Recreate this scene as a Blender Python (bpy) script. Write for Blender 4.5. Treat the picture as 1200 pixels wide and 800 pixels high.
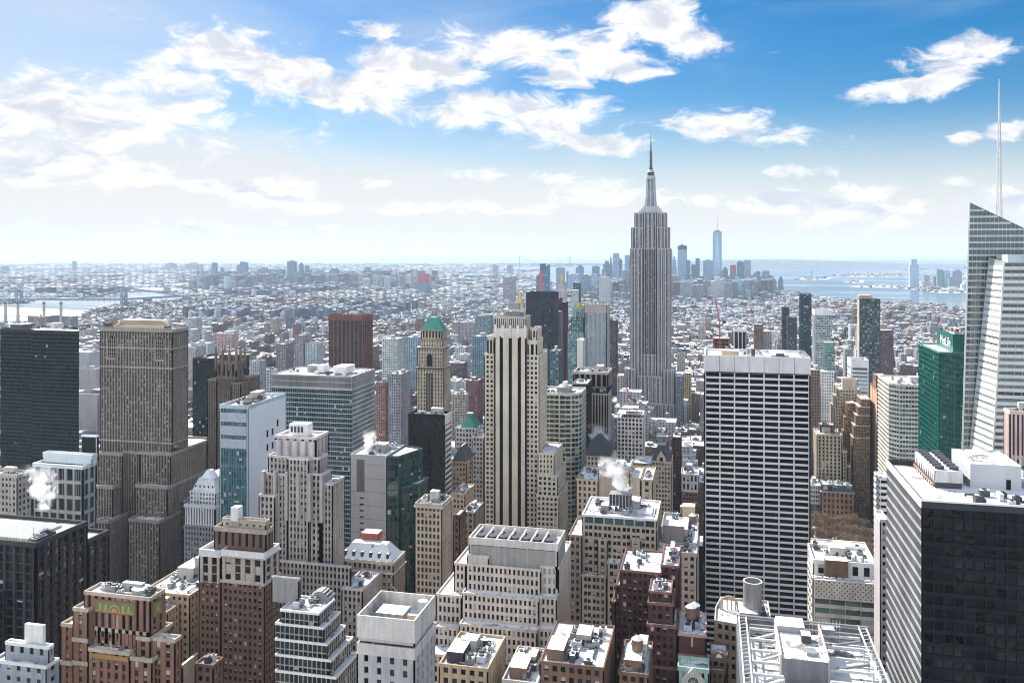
import bpy, math, random
from mathutils import Vector
R = math.radians
for o in list(bpy.data.objects): bpy.data.objects.remove(o)
S = bpy.context.scene
COL = S.collection
random.seed(7)

# ---------------------------------------------------------------- camera (level, view turned 13 degrees east of the avenues)
H = 260.0; TH = R(13.06); FPX = 1000.0; HOR = 297.0
CT, ST_ = math.cos(TH), math.sin(TH)
cd = bpy.data.cameras.new("camera"); cam = bpy.data.objects.new("camera", cd); COL.objects.link(cam)
cam.location = (0, 0, H); cam.rotation_euler = (R(90), 0, TH)
cd.sensor_width = 36; cd.lens = 36*FPX/1200
cd.shift_x = 0; cd.shift_y = -(400-HOR)/1200
cd.clip_start = 1; cd.clip_end = 200000
S.camera = cam

# ---------------------------------------------------------------- sun, exposure
SUN_AZ = R(-47); SUN_EL = R(40)          # azimuth from +Y towards +X
sd = bpy.data.lights.new("sun", 'SUN'); sun = bpy.data.objects.new("sun", sd); COL.objects.link(sun)
sdir = Vector((math.sin(SUN_AZ)*math.cos(SUN_EL), math.cos(SUN_AZ)*math.cos(SUN_EL), math.sin(SUN_EL)))
sun.rotation_euler = sdir.to_track_quat('Z', 'Y').to_euler()
sd.energy = 4.8; sd.angle = R(0.53); sd.color = (1.0, 0.95, 0.87)
S.view_settings.view_transform = 'Standard'; S.view_settings.look = 'None'
S.view_settings.gamma = 1; S.view_settings.use_curve_mapping = False
S.view_settings.exposure = 0.95
S.render.engine = 'CYCLES'
S.cycles.volume_bounces = 8; S.cycles.max_bounces = 10; S.cycles.diffuse_bounces = 1; S.cycles.glossy_bounces = 3
S.cycles.use_denoising = True; S.cycles.filter_width = 1.1

# ---------------------------------------------------------------- node helpers
class NT:
    def __init__(s, nt): s.nt = nt; s.n = nt.nodes; s.l = nt.links
    def node(s, t, **k):
        n = s.n.new(t)
        for a, b in k.items(): setattr(n, a, b)
        return n
    def put(s, sock, v):
        if isinstance(v, bpy.types.NodeSocket): s.l.new(v, sock)
        elif v is not None:
            if hasattr(sock, 'default_value') and isinstance(v, (tuple, list)) and len(v) == 3 and len(sock.default_value) == 4: v = (*v, 1)
            sock.default_value = v
    def m(s, op, a, b=None, c=None, clamp=False):
        n = s.node('ShaderNodeMath', operation=op, use_clamp=clamp)
        s.put(n.inputs[0], a); s.put(n.inputs[1], b); s.put(n.inputs[2], c)
        return n.outputs[0]
    def v(s, op, a, b=None):
        n = s.node('ShaderNodeVectorMath', operation=op); s.put(n.inputs[0], a); s.put(n.inputs[1], b)
        return n.outputs['Value'] if op in ('DOT_PRODUCT', 'LENGTH') else n.outputs[0]
    def mr(s, v, a, b, c=0.0, d=1.0, smooth=True):
        n = s.node('ShaderNodeMapRange', interpolation_type='SMOOTHSTEP' if smooth else 'LINEAR'); n.clamp = True
        for i, x in enumerate((v, a, b, c, d)): s.put(n.inputs[i], x)
        return n.outputs[0]
    def mix(s, f, a, b):
        n = s.node('ShaderNodeMix', data_type='RGBA'); s.put(n.inputs[0], f); s.put(n.inputs[6], a); s.put(n.inputs[7], b)
        return n.outputs[2]
    def noise(s, vec, scale, detail=4, rough=.5, dist=0.0, out=0):
        n = s.node('ShaderNodeTexNoise'); s.put(n.inputs['Vector'], vec)
        n.inputs['Scale'].default_value = scale; n.inputs['Detail'].default_value = detail
        n.inputs['Roughness'].default_value = rough; n.inputs['Distortion'].default_value = dist
        return n.outputs[out]
    def scale(s, vec, xyz):
        n = s.node('ShaderNodeVectorMath', operation='MULTIPLY'); s.put(n.inputs[0], vec); n.inputs[1].default_value = xyz
        return n.outputs[0]
    def sep(s, vec):
        n = s.node('ShaderNodeSeparateXYZ'); s.put(n.inputs[0], vec); return n.outputs
    def comb(s, x, y, z):
        n = s.node('ShaderNodeCombineXYZ'); s.put(n.inputs[0], x); s.put(n.inputs[1], y); s.put(n.inputs[2], z); return n.outputs[0]

# ---------------------------------------------------------------- world: Nishita sky with broken cumulus and a veil of cirrus
W = bpy.data.worlds.new("World"); S.world = W; W.use_nodes = True
w = NT(W.node_tree); w.n.clear()
out = w.node('ShaderNodeOutputWorld'); bg = w.node('ShaderNodeBackground'); w.l.new(bg.outputs[0], out.inputs[0])
SKY_STR = 0.11; bg.inputs['Strength'].default_value = SKY_STR
sky = w.node('ShaderNodeTexSky', sky_type='NISHITA'); sky.sun_disc = False
sky.sun_elevation = SUN_EL; sky.sun_rotation = SUN_AZ; sky.altitude = 250; sky.air_density = 1.0; sky.dust_density = 0.8; sky.ozone_density = 3.0
geo = w.node('ShaderNodeTexCoord'); dirv = geo.outputs['Generated']
dx, dy, dz = w.sep(dirv)[0:3]
az = w.m('ARCTAN2', dx, dy)                         # 0 along the avenues, positive west
hyp = w.m('SQRT', w.m('ADD', w.m('MULTIPLY', dx, dx), w.m('MULTIPLY', dy, dy)))
el = w.m('ARCTAN2', dz, hyp)
# cloud blobs: (azimuth, elevation, half-width, half-height, strength) in degrees
def pxdir(u, v):
    x = (u-600)/FPX; a = math.atan2(x*CT-ST_, CT+x*ST_); d = math.sqrt(1+x*x); return a, math.atan2((HOR-v)/FPX, d)
blobs = [(262,62,75,26,.42),(330,88,80,24,.42),(430,112,90,20,.40),(190,96,80,22,.34),(435,36,34,10,.36),(478,84,78,30,.42),(600,56,110,22,.44),
         (700,72,90,26,.44),(762,32,58,34,.46),(800,50,46,22,.42),(560,130,110,24,.36),(650,140,90,26,.42),(700,166,70,16,.36),(120,140,180,42,.34),(60,190,170,26,.30),
         (60,105,110,30,.3),(850,146,70,18,.38),(1115,66,50,18,.42),(1055,106,52,12,.40),(1105,96,28,12,.36),(930,160,50,12,.25),(160,212,58,14,.42),(235,218,30,10,.38),
         (320,226,60,20,.40),(380,244,60,12,.32),(440,218,22,8,.36),(562,204,30,8,.34),(645,209,30,8,.38),(700,226,66,22,.34),(810,236,60,14,.30),(905,238,70,16,.32),(930,200,40,9,.36),
         (1020,226,40,12,.36),(1030,244,60,10,.32),(1130,162,14,7,.4),(1190,232,40,14,.36),(1190,150,24,10,.40),(1125,212,22,7,.36),(590,246,90,12,.30),(470,244,60,10,.30),(985,258,120,14,.22),(240,268,240,12,.22)]
msk = None
for (u, v, ru, rv, s_) in blobs:
    a0, e0 = pxdir(u, v); ka = FPX/ru*(1+((u-600)/FPX)**2)**-.0; ke = FPX/rv
    qx = w.m('MULTIPLY', w.m('SUBTRACT', az, a0), ka); qy = w.m('MULTIPLY', w.m('SUBTRACT', el, e0), ke)
    r2 = w.m('ADD', w.m('MULTIPLY', qx, qx), w.m('MULTIPLY', qy, qy))
    g = w.m('MULTIPLY', w.m('POWER', 2.718, w.m('MULTIPLY', r2, -0.8)), s_)
    msk = g if msk is None else w.m('MAXIMUM', msk, g)
cvec = w.comb(w.m('MULTIPLY', az, 1.0), w.m('MULTIPLY', el, 2.1), 0.37)
n1 = w.noise(cvec, 17.0, 12, .64, .5)
n2 = w.noise(w.comb(w.m('ADD', az, .016), w.m('MULTIPLY', w.m('SUBTRACT', el, .009), 2.1), 0.37), 17.0, 8, .60, .5)
dens = w.m('ADD', n1, msk)
cum = w.mr(dens, 0.635, 0.86)
veiln = w.noise(w.comb(w.m('MULTIPLY', az, 1.0), w.m('MULTIPLY', el, 3.2), 2.1), 3.2, 7, .55, .6)
# the veil is thicker towards the sun (east, left) and near the horizon
a_l, _ = pxdir(-250, 0); a_r, _ = pxdir(1000, 0)
side = w.mr(az, a_l, a_r, 0.34, -0.04)
low = w.mr(el, 0.025, 0.17, 1.03, 0.0)
veil = w.m('ADD', w.m('MULTIPLY', w.mr(w.m('ADD', veiln, side), 0.42, 1.05), .80), low, clamp=True)
K = 1.0/SKY_STR
white = w.mix(w.mr(w.m('ADD', n2, w.m('MULTIPLY', msk, .25)), .50, .74), (0.60*K, 0.59*K, 0.58*K), (0.37*K, 0.39*K, 0.44*K))
skyc = w.node('ShaderNodeHueSaturation'); skyc.inputs['Saturation'].default_value = 1.6; skyc.inputs['Value'].default_value = 0.50
w.l.new(sky.outputs[0], skyc.inputs['Color'])
c1 = w.mix(w.m('MULTIPLY', veil, .98), skyc.outputs[0], w.mix(w.mr(el, .0, .25), (0.455*K, 0.455*K, 0.45*K), (0.36*K, 0.40*K, 0.455*K)))
c2 = w.mix(cum, c1, white)
# unseen bright cloud banks, added behind the camera to lighten the shaded north faces
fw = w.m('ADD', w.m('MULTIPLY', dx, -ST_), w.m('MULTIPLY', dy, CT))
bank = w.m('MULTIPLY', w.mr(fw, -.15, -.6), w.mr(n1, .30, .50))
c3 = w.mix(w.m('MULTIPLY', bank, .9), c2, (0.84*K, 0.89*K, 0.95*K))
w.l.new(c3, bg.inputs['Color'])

# ---------------------------------------------------------------- materials
_mc = {}
def newmat(name):
    m = bpy.data.materials.new(name); m.use_nodes = True; t = NT(m.node_tree)
    return m, t, m.node_tree.nodes['Principled BSDF']
def stone(col, rough=.85, var=.22, name='stone'):
    col = (min(.9, col[0]*1.25), min(.9, col[1]*1.22), min(.9, col[2]*1.18)) if max(col) > .15 else (col[0]*1.0, col[1], col[2])
    key = ('stone', tuple(col), rough, var)
    if key in _mc: return _mc[key]
    m, t, p = newmat(name)
    pos = t.node('ShaderNodeNewGeometry').outputs['Position']
    a = t.noise(pos, .045, 5, .6); st = t.noise(t.scale(pos, (.55, .55, .06)), 1.0, 4, .6); f = t.noise(pos, 1.3, 3, .6)
    k = t.m('ADD', t.m('MULTIPLY', a, .45), t.m('ADD', t.m('MULTIPLY', st, .35), t.m('MULTIPLY', f, .20)))
    d = tuple(c*(1-var*1.5) for c in col); l = tuple(min(1, c*(1+var)) for c in col)
    t.put(p.inputs['Base Color'], t.mix(t.mr(k, .33, .67), d, l)); p.inputs['Roughness'].default_value = rough; p.inputs['Specular IOR Level'].default_value = .15
    _mc[key] = m; return m
def plain(col, rough=.6, metal=0.0, name='paint'):
    key = ('plain', tuple(col), rough, metal)
    if key in _mc: return _mc[key]
    m, t, p = newmat(name)
    pos = t.node('ShaderNodeNewGeometry').outputs['Position']
    k = t.noise(pos, .6, 4, .6)
    t.put(p.inputs['Base Color'], t.mix(t.mr(k, .3, .7), tuple(c*.85 for c in col), tuple(min(1, c*1.1) for c in col)))
    p.inputs['Roughness'].default_value = rough; p.inputs['Metallic'].default_value = metal; p.inputs['Specular IOR Level'].default_value = .3
    _mc[key] = m; return m
def glass(col, rough=.06, metal=.0, bump=.25, var=.7, spec=.25, name='glass'):
    key = ('glass', tuple(col), rough, metal, bump, var, spec)
    if key in _mc: return _mc[key]
    m, t, p = newmat(name)
    g = t.node('ShaderNodeNewGeometry'); oi = t.node('ShaderNodeObjectInfo')
    r = t.m('FRACT', t.m('ADD', g.outputs['Random Per Island'], t.m('MULTIPLY', oi.outputs['Random'], 7.31)))
    t.put(p.inputs['Base Color'], t.mix(t.mr(r, 0, 1, smooth=False), tuple(c*(1-var) for c in col), tuple(min(1, c*(1+var)) for c in col)))
    p.inputs['Roughness'].default_value = rough; p.inputs['Metallic'].default_value = metal
    p.inputs['Specular IOR Level'].default_value = spec
    b = t.node('ShaderNodeBump'); b.inputs['Strength'].default_value = bump; b.inputs['Distance'].default_value = .08
    t.put(b.inputs['Height'], t.m('ADD', t.noise(g.outputs['Position'], .22, 2, .5), t.m('MULTIPLY', r, .0)))
    t.put(p.inputs['Normal'], b.outputs[0])
    _mc[key] = m; return m
def snowmat(amount=.55, under=(.13, .12, .12), sc=.09, name='snow_roof'):
    key = ('snow', amount, under, sc)
    if key in _mc: return _mc[key]
    m, t, p = newmat(name)
    pos = t.node('ShaderNodeNewGeometry').outputs['Position']
    k = t.m('ADD', t.m('MULTIPLY', t.noise(pos, sc, 6, .62, .6), .75), t.m('MULTIPLY', t.noise(pos, sc*9, 3, .6), .25))
    s = t.mr(k, .60-amount*.35, .66-amount*.35)
    t.put(p.inputs['Base Color'], t.mix(s, t.mix(t.noise(pos, .5, 3), under, tuple(min(1, c*2.0) for c in under)), (.78, .80, .83)))
    p.inputs['Roughness'].default_value = .8
    _mc[key] = m; return m
def pattern(col, gcol=(.05, .06, .075), bay=3.2, flr=3.5, wx=.5, wz=.5, name='brick_facade'):
    """wall whose own windows are too small to show: a grid of panes set in the wall"""
    key = ('pat', tuple(col), tuple(gcol), bay, flr, wx, wz)
    if key in _mc: return _mc[key]
    m, t, p = newmat(name)
    g = t.node('ShaderNodeNewGeometry'); pos = g.outputs['Position']; x, y, z = t.sep(pos)[0:3]; nx = t.m('ABSOLUTE', t.sep(g.outputs['True Normal'])[0])
    isx = t.m('GREATER_THAN', nx, .7)
    u = t.m('ADD', t.m('MULTIPLY', y, isx), t.m('MULTIPLY', x, t.m('SUBTRACT', 1.0, isx)))
    ri = g.outputs['Random Per Island']
    uu = t.m('ADD', t.m('DIVIDE', u, bay), t.m('MULTIPLY', ri, 5.0)); zz = t.m('DIVIDE', z, flr)
    fu = t.m('FRACT', uu); fz = t.m('FRACT', zz)
    a = t.m('LESS_THAN', fu, wx); b = t.m('LESS_THAN', fz, wz)
    wn = t.node('ShaderNodeTexWhiteNoise', noise_dimensions='2D')
    t.put(wn.inputs['Vector'], t.comb(t.m('FLOOR', uu), t.m('FLOOR', zz), 0.0))
    r = wn.outputs['Value']
    win = t.m('MULTIPLY', a, b)
    win = t.m('MULTIPLY', win, t.m('LESS_THAN', t.m('ABSOLUTE', t.sep(g.outputs['True Normal'])[2]), .5))
    gc = t.mix(t.mr(r, .72, .8), gcol, tuple(min(1, c*.6+.22) for c in col))
    ol = t.node('ShaderNodeObjectInfo').outputs['Random']
    j = t.m('FRACT', t.m('ADD', ri, ol))
    wallc = t.mix(j, tuple(c*.7 for c in col), tuple(min(1, c*1.3) for c in col))
    wallc = t.mix(t.mr(t.noise(pos, .06, 4, .6), .35, .65), wallc, t.v('SCALE', wallc) if False else tuple(col))
    t.put(p.inputs['Base Color'], t.mix(win, wallc, gc))
    t.put(p.inputs['Roughness'], t.mr(win, 0, 1, .85, .2))
    _mc[key] = m; return m

CORE = plain((.008, .009, .010), .8, name='dark_interior')
SNOW = snowmat(.54, sc=.13); SNOW_P = snowmat(.42, sc=.13); TAR = snowmat(.12)
SNOWC = plain((.80, .82, .85), .8, name='snow')
BLIND = plain((.48, .46, .42), .8, name='window_blind')
G_DARK = glass((.016, .018, .021), var=.95); G_BLUE = glass((.05, .09, .12), .05); G_BLACK = glass((.005, .006, .008), .07, bump=.4, spec=.08)
METAL = plain((.26, .27, .28), .6, .1, name='grey_metal'); DMETAL = plain((.07, .07, .08), .6, .1, name='dark_metal')
WOOD = plain((.20, .13, .09), .8, name='tank_wood')

# ---------------------------------------------------------------- geometry helpers
def ray(u):
    x = (u-600)/FPX
    return (x*CT-ST_, CT+x*ST_)
def Xat(u, Y): a, b = ray(u); return Y*a/b
def Zat(u, v, Y): a, b = ray(u); return H-(Y/b)*(v-HOR)/FPX
def P3(u, v, z=0.0):
    a, b = ray(u); D = (H-z)*FPX/(v-HOR); return (D*a, D*b, z)
def PD(u, v, D):
    a, b = ray(u); return (D*a, D*b, H-D*(v-HOR)/FPX)
def proj(x, y, z):
    D = y*CT-x*ST_
    return 600+FPX*(x*CT+y*ST_)/D, HOR+FPX*(H-z)/D, D

class MB:
    def __init__(s): s.v = []; s.f = []; s.mi = []; s.mats = []
    def slot(s, m):
        if m not in s.mats: s.mats.append(m)
        return s.mats.index(m)
    def face(s, pts, m):
        n = len(s.v); s.v += [tuple(p) for p in pts]; s.f.append(tuple(range(n, n+len(pts)))); s.mi.append(s.slot(m))
    def box(s, x0, x1, y0, y1, z0, z1, m, top=None):
        n = len(s.v)
        s.v += [(x0,y0,z0),(x1,y0,z0),(x1,y1,z0),(x0,y1,z0),(x0,y0,z1),(x1,y0,z1),(x1,y1,z1),(x0,y1,z1)]
        i = s.slot(m); j = s.slot(top or m)
        s.f += [(n,n+1,n+5,n+4),(n+1,n+2,n+6,n+5),(n+2,n+3,n+7,n+6),(n+3,n,n+4,n+7),(n+4,n+5,n+6,n+7),(n+3,n+2,n+1,n)]
        s.mi += [i,i,i,i,j,i]
    def prism(s, poly, z0, z1, m, top=None, poly2=None, cap=True):
        n = len(s.v); k = len(poly); q = poly2 or poly
        s.v += [(x, y, z0) for x, y in poly]+[(x, y, z1) for x, y in q]
        i = s.slot(m); j = s.slot(top or m)
        for a in range(k):
            b = (a+1) % k; s.f.append((n+a, n+b, n+k+b, n+k+a)); s.mi.append(i)
        if cap: s.f.append(tuple(n+k+a for a in range(k))); s.mi.append(j)
    def cyl(s, x, y, z0, z1, r, m, r1=None, n=12, top=None):
        r1 = r if r1 is None else r1
        p = [(x+r*math.cos(6.2832*i/n), y+r*math.sin(6.2832*i/n)) for i in range(n)]
        q = [(x+r1*math.cos(6.2832*i/n), y+r1*math.sin(6.2832*i/n)) for i in range(n)]
        s.prism(p, z0, z1, m, top, q)
    def bar(s, a, b, w_, m, h_=None):
        a = Vector(a); b = Vector(b); d = b-a; L = d.length
        if L < 1e-6: return
        d.normalize(); up = Vector((0, 0, 1)) if abs(d.z) < .95 else Vector((1, 0, 0))
        sx = d.cross(up).normalized(); sy = sx.cross(d).normalized(); h_ = h_ or w_
        c = [(-1,-1),(1,-1),(1,1),(-1,1)]; n = len(s.v)
        s.v += [tuple(a+sx*i*w_/2+sy*j*h_/2) for i, j in c]+[tuple(b+sx*i*w_/2+sy*j*h_/2) for i, j in c]
        s.f += [(n+i, n+(i+1) % 4, n+4+(i+1) % 4, n+4+i) for i in range(4)]+[(n+3,n+2,n+1,n),(n+4,n+5,n+6,n+7)]; s.mi += [s.slot(m)]*6
    def build(s, name, parent=None, org=(0, 0, 0), kind=None):
        me = bpy.data.meshes.new(name)
        ox, oy, oz = org
        me.from_pydata([(x-ox, y-oy, z-oz) for x, y, z in s.v], [], s.f)
        for m in s.mats: me.materials.append(m)
        me.polygons.foreach_set('material_index', s.mi)
        o = bpy.data.objects.new(name, me); COL.objects.link(o)
        if parent: o.parent = parent
        else: o.location = org
        if kind: o['kind'] = kind
        return o
def tag(o, label=None, cat=None, group=None, kind=None):
    if label: o['label'] = label
    if cat: o['category'] = cat
    if group: o['group'] = group
    if kind: o['kind'] = kind
    return o
def inset(poly, d):
    k = len(poly); ls = []
    for i in range(k):
        (x0, y0), (x1, y1) = poly[i], poly[(i+1) % k]
        L = math.hypot(x1-x0, y1-y0); n_ = (-(y1-y0)/L, (x1-x0)/L)   # inward normal of a counter-clockwise outline
        ls.append((x0+n_[0]*d, y0+n_[1]*d, (x1-x0)/L, (y1-y0)/L))
    out_ = []
    for i in range(k):
        ax, ay, adx, ady = ls[i-1]; bx, by, bdx, bdy = ls[i]
        den = adx*bdy-ady*bdx
        if abs(den) < 1e-6: out_.append((bx, by)); continue
        t = ((bx-ax)*bdy-(by-ay)*bdx)/den; out_.append((ax+adx*t, ay+ady*t))
    return out_
def rect(x0, x1, y0, y1): return [(x0, y0), (x1, y0), (x1, y1), (x0, y1)]

_pane = {}
def pane_mesh(w_, h_, mat, kind):
    key = (round(w_, 2), round(h_, 2), mat.name, kind)
    if key not in _pane:
        mb = MB(); a = w_/2; b = h_/2
        mb.face([(-a,0,-b),(a,0,-b),(a,0,b),(-a,0,b)], mat)
        if kind: f = (0, .4, .75, .22, 1.0)[kind]; mb.face([(-a*.94,-.03,b-f*h_),(a*.94,-.03,b-f*h_),(a*.94,-.03,b),(-a*.94,-.03,b)], BLIND)
        me = bpy.data.meshes.new('window'); me.from_pydata(mb.v, [], mb.f)
        for m in mb.mats: me.materials.append(m)
        me.polygons.foreach_set('material_index', mb.mi); _pane[key] = me
    return _pane[key]

STY = dict(bay=3.2, flr=3.6, pier=.45, span=.45, dp=.5, ds=.35, wall=None, spm=None, gl=None, blind=.27, edge=1.0, alt=0, pier2=.15, par=1.2, roof=None, cop=None, sol=(), pm=None)
def sty(**k): d = dict(STY); d.update(k); return d

ALLB = []       # (u0,u1,v) of every hero for the labels of its neighbours
class B:
    """one building: an Empty with wall, roof, windows and roof gear as children"""
    def __init__(s, name, label, cat='building', group=None, ref=None):
        s.name = name; s.label = label; s.cat = cat; s.group = group; s.ref = ref
        s.wall = MB(); s.roofs = []; s.win = []; s.parts = []; s.foot = []; s.rng = random.Random(label); s.nwin = 100
    def facade(s, p0, p1, z0, z1, st):
        L = math.hypot(p1[0]-p0[0], p1[1]-p0[1])
        if L < .5 or z1-z0 < .5: return
        t = ((p1[0]-p0[0])/L, (p1[1]-p0[1])/L); n = (t[1], -t[0])
        dp, ds = st['dp'], st['ds']; wm = st['wall']; sp = st['spm'] or wm; pm = st['pm'] or wm; gl = st['gl'] or G_DARK
        W_ = s.wall
        def P(a, z, off): return (p0[0]+t[0]*a+n[0]*(off-dp), p0[1]+t[1]*a+n[1]*(off-dp), z)
        e = min(st['edge'], L*.2); nx = max(1, round((L-2*e)/st['bay'])); ny = max(1, round((z1-z0)/st['flr']))
        bw = (L-2*e)/nx; fh = (z1-z0)/ny
        W_.face([P(0,z0,0), P(L,z0,0), P(L,z1,0), P(0,z1,0)], CORE)
        hp = []
        for i in range(nx+1):
            pw = bw*st['pier']
            if st['alt'] and i % st['alt'] and i != nx: pw = bw*st['pier2']
            c = e+i*bw; a, b = c-pw/2, c+pw/2
            if i == 0: a = 0
            if i == nx: b = L
            hp.append((a, b))
            if b-a > .01:
                W_.face([P(a,z0,dp), P(b,z0,dp), P(b,z1,dp), P(a,z1,dp)], pm)
                W_.face([P(b,z0,dp), P(b,z0,0), P(b,z1,0), P(b,z1,dp)], pm)
                W_.face([P(a,z0,0), P(a,z0,dp), P(a,z1,dp), P(a,z1,0)], pm)
        sh = fh*st['span']
        if sh > .01:
            if abs(ds-dp) < .015: ds = dp-.02
            for k in range(ny):
                za = z0+k*fh; zb = za+sh
                W_.face([P(0,za,ds), P(L,za,ds), P(L,zb,ds), P(0,zb,ds)], sp)
                W_.face([P(0,zb,ds), P(L,zb,ds), P(L,zb,0), P(0,zb,0)], sp)
                if k: W_.face([P(0,za,0), P(L,za,0), P(L,za,ds), P(0,za,ds)], sp)
        ang = math.atan2(t[1], t[0])
        for i in range(nx):
            a, b = hp[i][1], hp[i+1][0]
            if b-a < .15: continue
            for k in range(ny):
                za = z0+k*fh+sh; zb = z0+(k+1)*fh
                r = s.rng.random(); kind = 0 if r > st['blind'] else (1 if r > st['blind']*.65 else 2 if r > st['blind']*.4 else 3 if r > st['blind']*.12 else 4)
                c = P((a+b)/2, (za+zb)/2, .03)
                s.win.append((c, b-a, zb-za, ang, gl, kind, n, t))
    def vol(s, poly, z0, z1, st, faces=None, roof=True):
        par = st['par']; zt = z1-par; dp = st['dp']; k = len(poly); wm = st['wall']
        for i in range(k):
            sub = st
            if faces and i in faces: sub = faces[i]
            if sub == 'blank' or i in st['sol']:
                (x0, y0), (x1, y1) = poly[i], poly[(i+1) % k]
                s.wall.face([(x0,y0,z0),(x1,y1-0,z0),(x1,y1,zt),(x0,y0,zt)], wm)
            else: s.facade(poly[i], poly[(i+1) % k], z0, zt, sub)
        inn = inset(poly, dp); pi = inset(poly, max(.5, dp))
        cm = st['cop'] or wm
        for i in range(k):
            j = (i+1) % k; a, b = poly[i], poly[j]; c, d = inn[i], inn[j]; e, f = pi[i], pi[j]
            s.wall.face([(*a,zt),(*b,zt),(*b,z1),(*a,z1)], cm)
            s.wall.face([(*c,zt),(*d,zt),(*b,zt),(*a,zt)], cm)
            s.wall.face([(*a,z1),(*b,z1),(*f,z1),(*e,z1)], cm)
            s.wall.face([(*f,z1-par*.75),(*e,z1-par*.75),(*e,z1),(*f,z1)], cm)
        rm = MB(); rm.face([(x, y, z1-par*.75) for x, y in pi], st['roof'] or SNOW); s.roofs.append(rm)
        if z0 < 1: s.foot.append((min(p[0] for p in poly), max(p[0] for p in poly), min(p[1] for p in poly), max(p[1] for p in poly)))
        return z1
    def rv(s, Y, u0, u1, v, uc=None, dep=None, z0=0.0, st=None, faces=None, vb=None):
        """box volume from the face u0..u1 standing at street distance Y, its roof line at v"""
        x0, x1 = Xat(u0, Y), Xat(u1, Y)
        z1 = Zat(u1 if u1 < 832 else u0, v, Y)
        if uc is not None:
            xc = x1 if uc > u1 else x0; a, b = ray(uc); dep = xc*b/a-Y
        dep = dep or 30
        if vb is not None: z0 = Zat(u1 if u1 < 832 else u0, vb, Y)
        s.vol(rect(x0, x1, Y, Y+dep), z0, z1, st, faces)
        s.last = (x0, x1, Y, Y+dep, z1, st['par'])
        return s.last
    def part(s, name, mb, subs=()): s.parts.append((name, mb, subs)); return mb
    def band(s, x0, x1, y0, y1, z0, z1, m, out_=.5):
        s.wall.box(x0-out_, x1+out_, y0-out_, y1+out_, z0, z1, m, SNOWC)
    def clutter(s, r=None, n=4, tank=0, big=True, col=None):
        x0, x1, y0, y1, z, par = r or s.last; z = z-par*.75; g = s.rng
        w_, d_ = x1-x0, y1-y0
        if w_ < 5 or d_ < 5: return
        if big:
            bx, by = x0+w_*g.uniform(.25, .6), y0+d_*g.uniform(.35, .6); bw_, bd = w_*g.uniform(.2, .35), d_*g.uniform(.2, .35); h = g.uniform(3, 6)
            mb = MB(); m = col or g.choice([stone((.38, .34, .29)), stone((.30, .30, .31)), stone((.45, .43, .40))])
            mb.box(bx, bx+bw_, by, by+bd, z, z+h, m, SNOW); dm = MB(); dm.box(bx+bw_*.4, bx+bw_*.4+1.1, by-.06, by, z, z+2.1, DMETAL); s.part('bulkhead', mb, [('door', dm)])
        for i in range(int(n*1.7)):
            a, b, c = g.uniform(1.2, 3.2), g.uniform(1.2, 4), g.uniform(1, 2.6)
            px, py = g.uniform(x0+1.5, x1-a-1.5), g.uniform(y0+1.5, y1-b-1.5)
            mb = MB(); m = g.choice([METAL, DMETAL, plain((.55, .55, .56), .6)]); mb.box(px, px+a, py, py+b, z+.3, z+.3+c, m, SNOWC if g.random() < .4 else m)
            for q in (.2, .8): mb.box(px+a*q-.1, px+a*q+.1, py+.1, py+b-.1, z, z+.3, DMETAL)
            sb = []
            if a > 1.8: fm = MB(); fm.cyl(px+a/2, py+b/2, z+.3+c, z+.75+c, min(a, b)*.35, DMETAL, n=10); sb = [('fan', fm)]
            s.part('ac_unit', mb, sb)
        for i in range(max(1, n//2)):
            dm = MB(); px, py = g.uniform(x0+1.5, x1-2), g.uniform(y0+1.5, y1-2); qx, qy = g.uniform(x0+1.5, x1-2), g.uniform(y0+1.5, y1-2); r_ = g.uniform(.25, .6); m = g.choice([METAL, DMETAL, plain((.5, .5, .5))])
            dm.bar((px, py, z+r_+.15), (qx, py, z+r_+.15), r_, m); dm.bar((qx, py, z+r_+.15), (qx, qy, z+r_+.15), r_, m); dm.bar((px, py, z-.1), (px, py, z+r_+.15), r_, m); dm.bar((qx, qy, z-.1), (qx, qy, z+r_+.6), r_, m); s.part('duct', dm)
        if n > 4:
            am = MB(); px, py = g.uniform(x0+1.5, x1-2), g.uniform(y0+1.5, y1-2); am.bar((px, py, z), (px, py, z+g.uniform(4, 8)), .18, DMETAL); am.bar((px-.6, py, z+3), (px+.6, py, z+3), .12, DMETAL); s.part('aerial', am)
        for i in range(tank):
            px, py = g.uniform(x0+3, x1-3), g.uniform(y0+3, y1-3); mb = MB(); hh = z+g.uniform(3, 4.5)
            for sx in (-1, 1):
                for sy in (-1, 1): mb.bar((px+sx*1.3, py+sy*1.3, z), (px+sx*1.3, py+sy*1.3, hh), .3, DMETAL)
            lm = MB(); mb.cyl(px, py, hh, hh+4, 2.0, WOOD, n=14); lm.cyl(px, py, hh+4, hh+5.4, 2.15, SNOWC, .1, n=14); s.part('water_tank', mb, [('lid', lm)])
    def done(s):
        vs = s.wall.v or s.parts[0][1].v
        xs = [p[0] for p in vs]; ys = [p[1] for p in vs]; zs = [p[2] for p in vs]
        org = ((min(xs)+max(xs))/2, (min(ys)+max(ys))/2, min(0.0, min(zs)) if min(zs) < 1 else 0.0)
        e = bpy.data.objects.new(s.name, None); COL.objects.link(e); e.location = org; e.empty_display_size = 5
        tag(e, s.label, s.cat, s.group)
        if s.wall.f: s.wall.build('wall', e, org)
        for r in s.roofs: r.build('roof', e, org)
        for pt_ in s.parts:
            o = pt_[1].build(pt_[0], e, org)
            for nme, mb in (pt_[2] if len(pt_) > 2 else ()):
                mb.build(nme, o, org)
        sc = []
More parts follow.
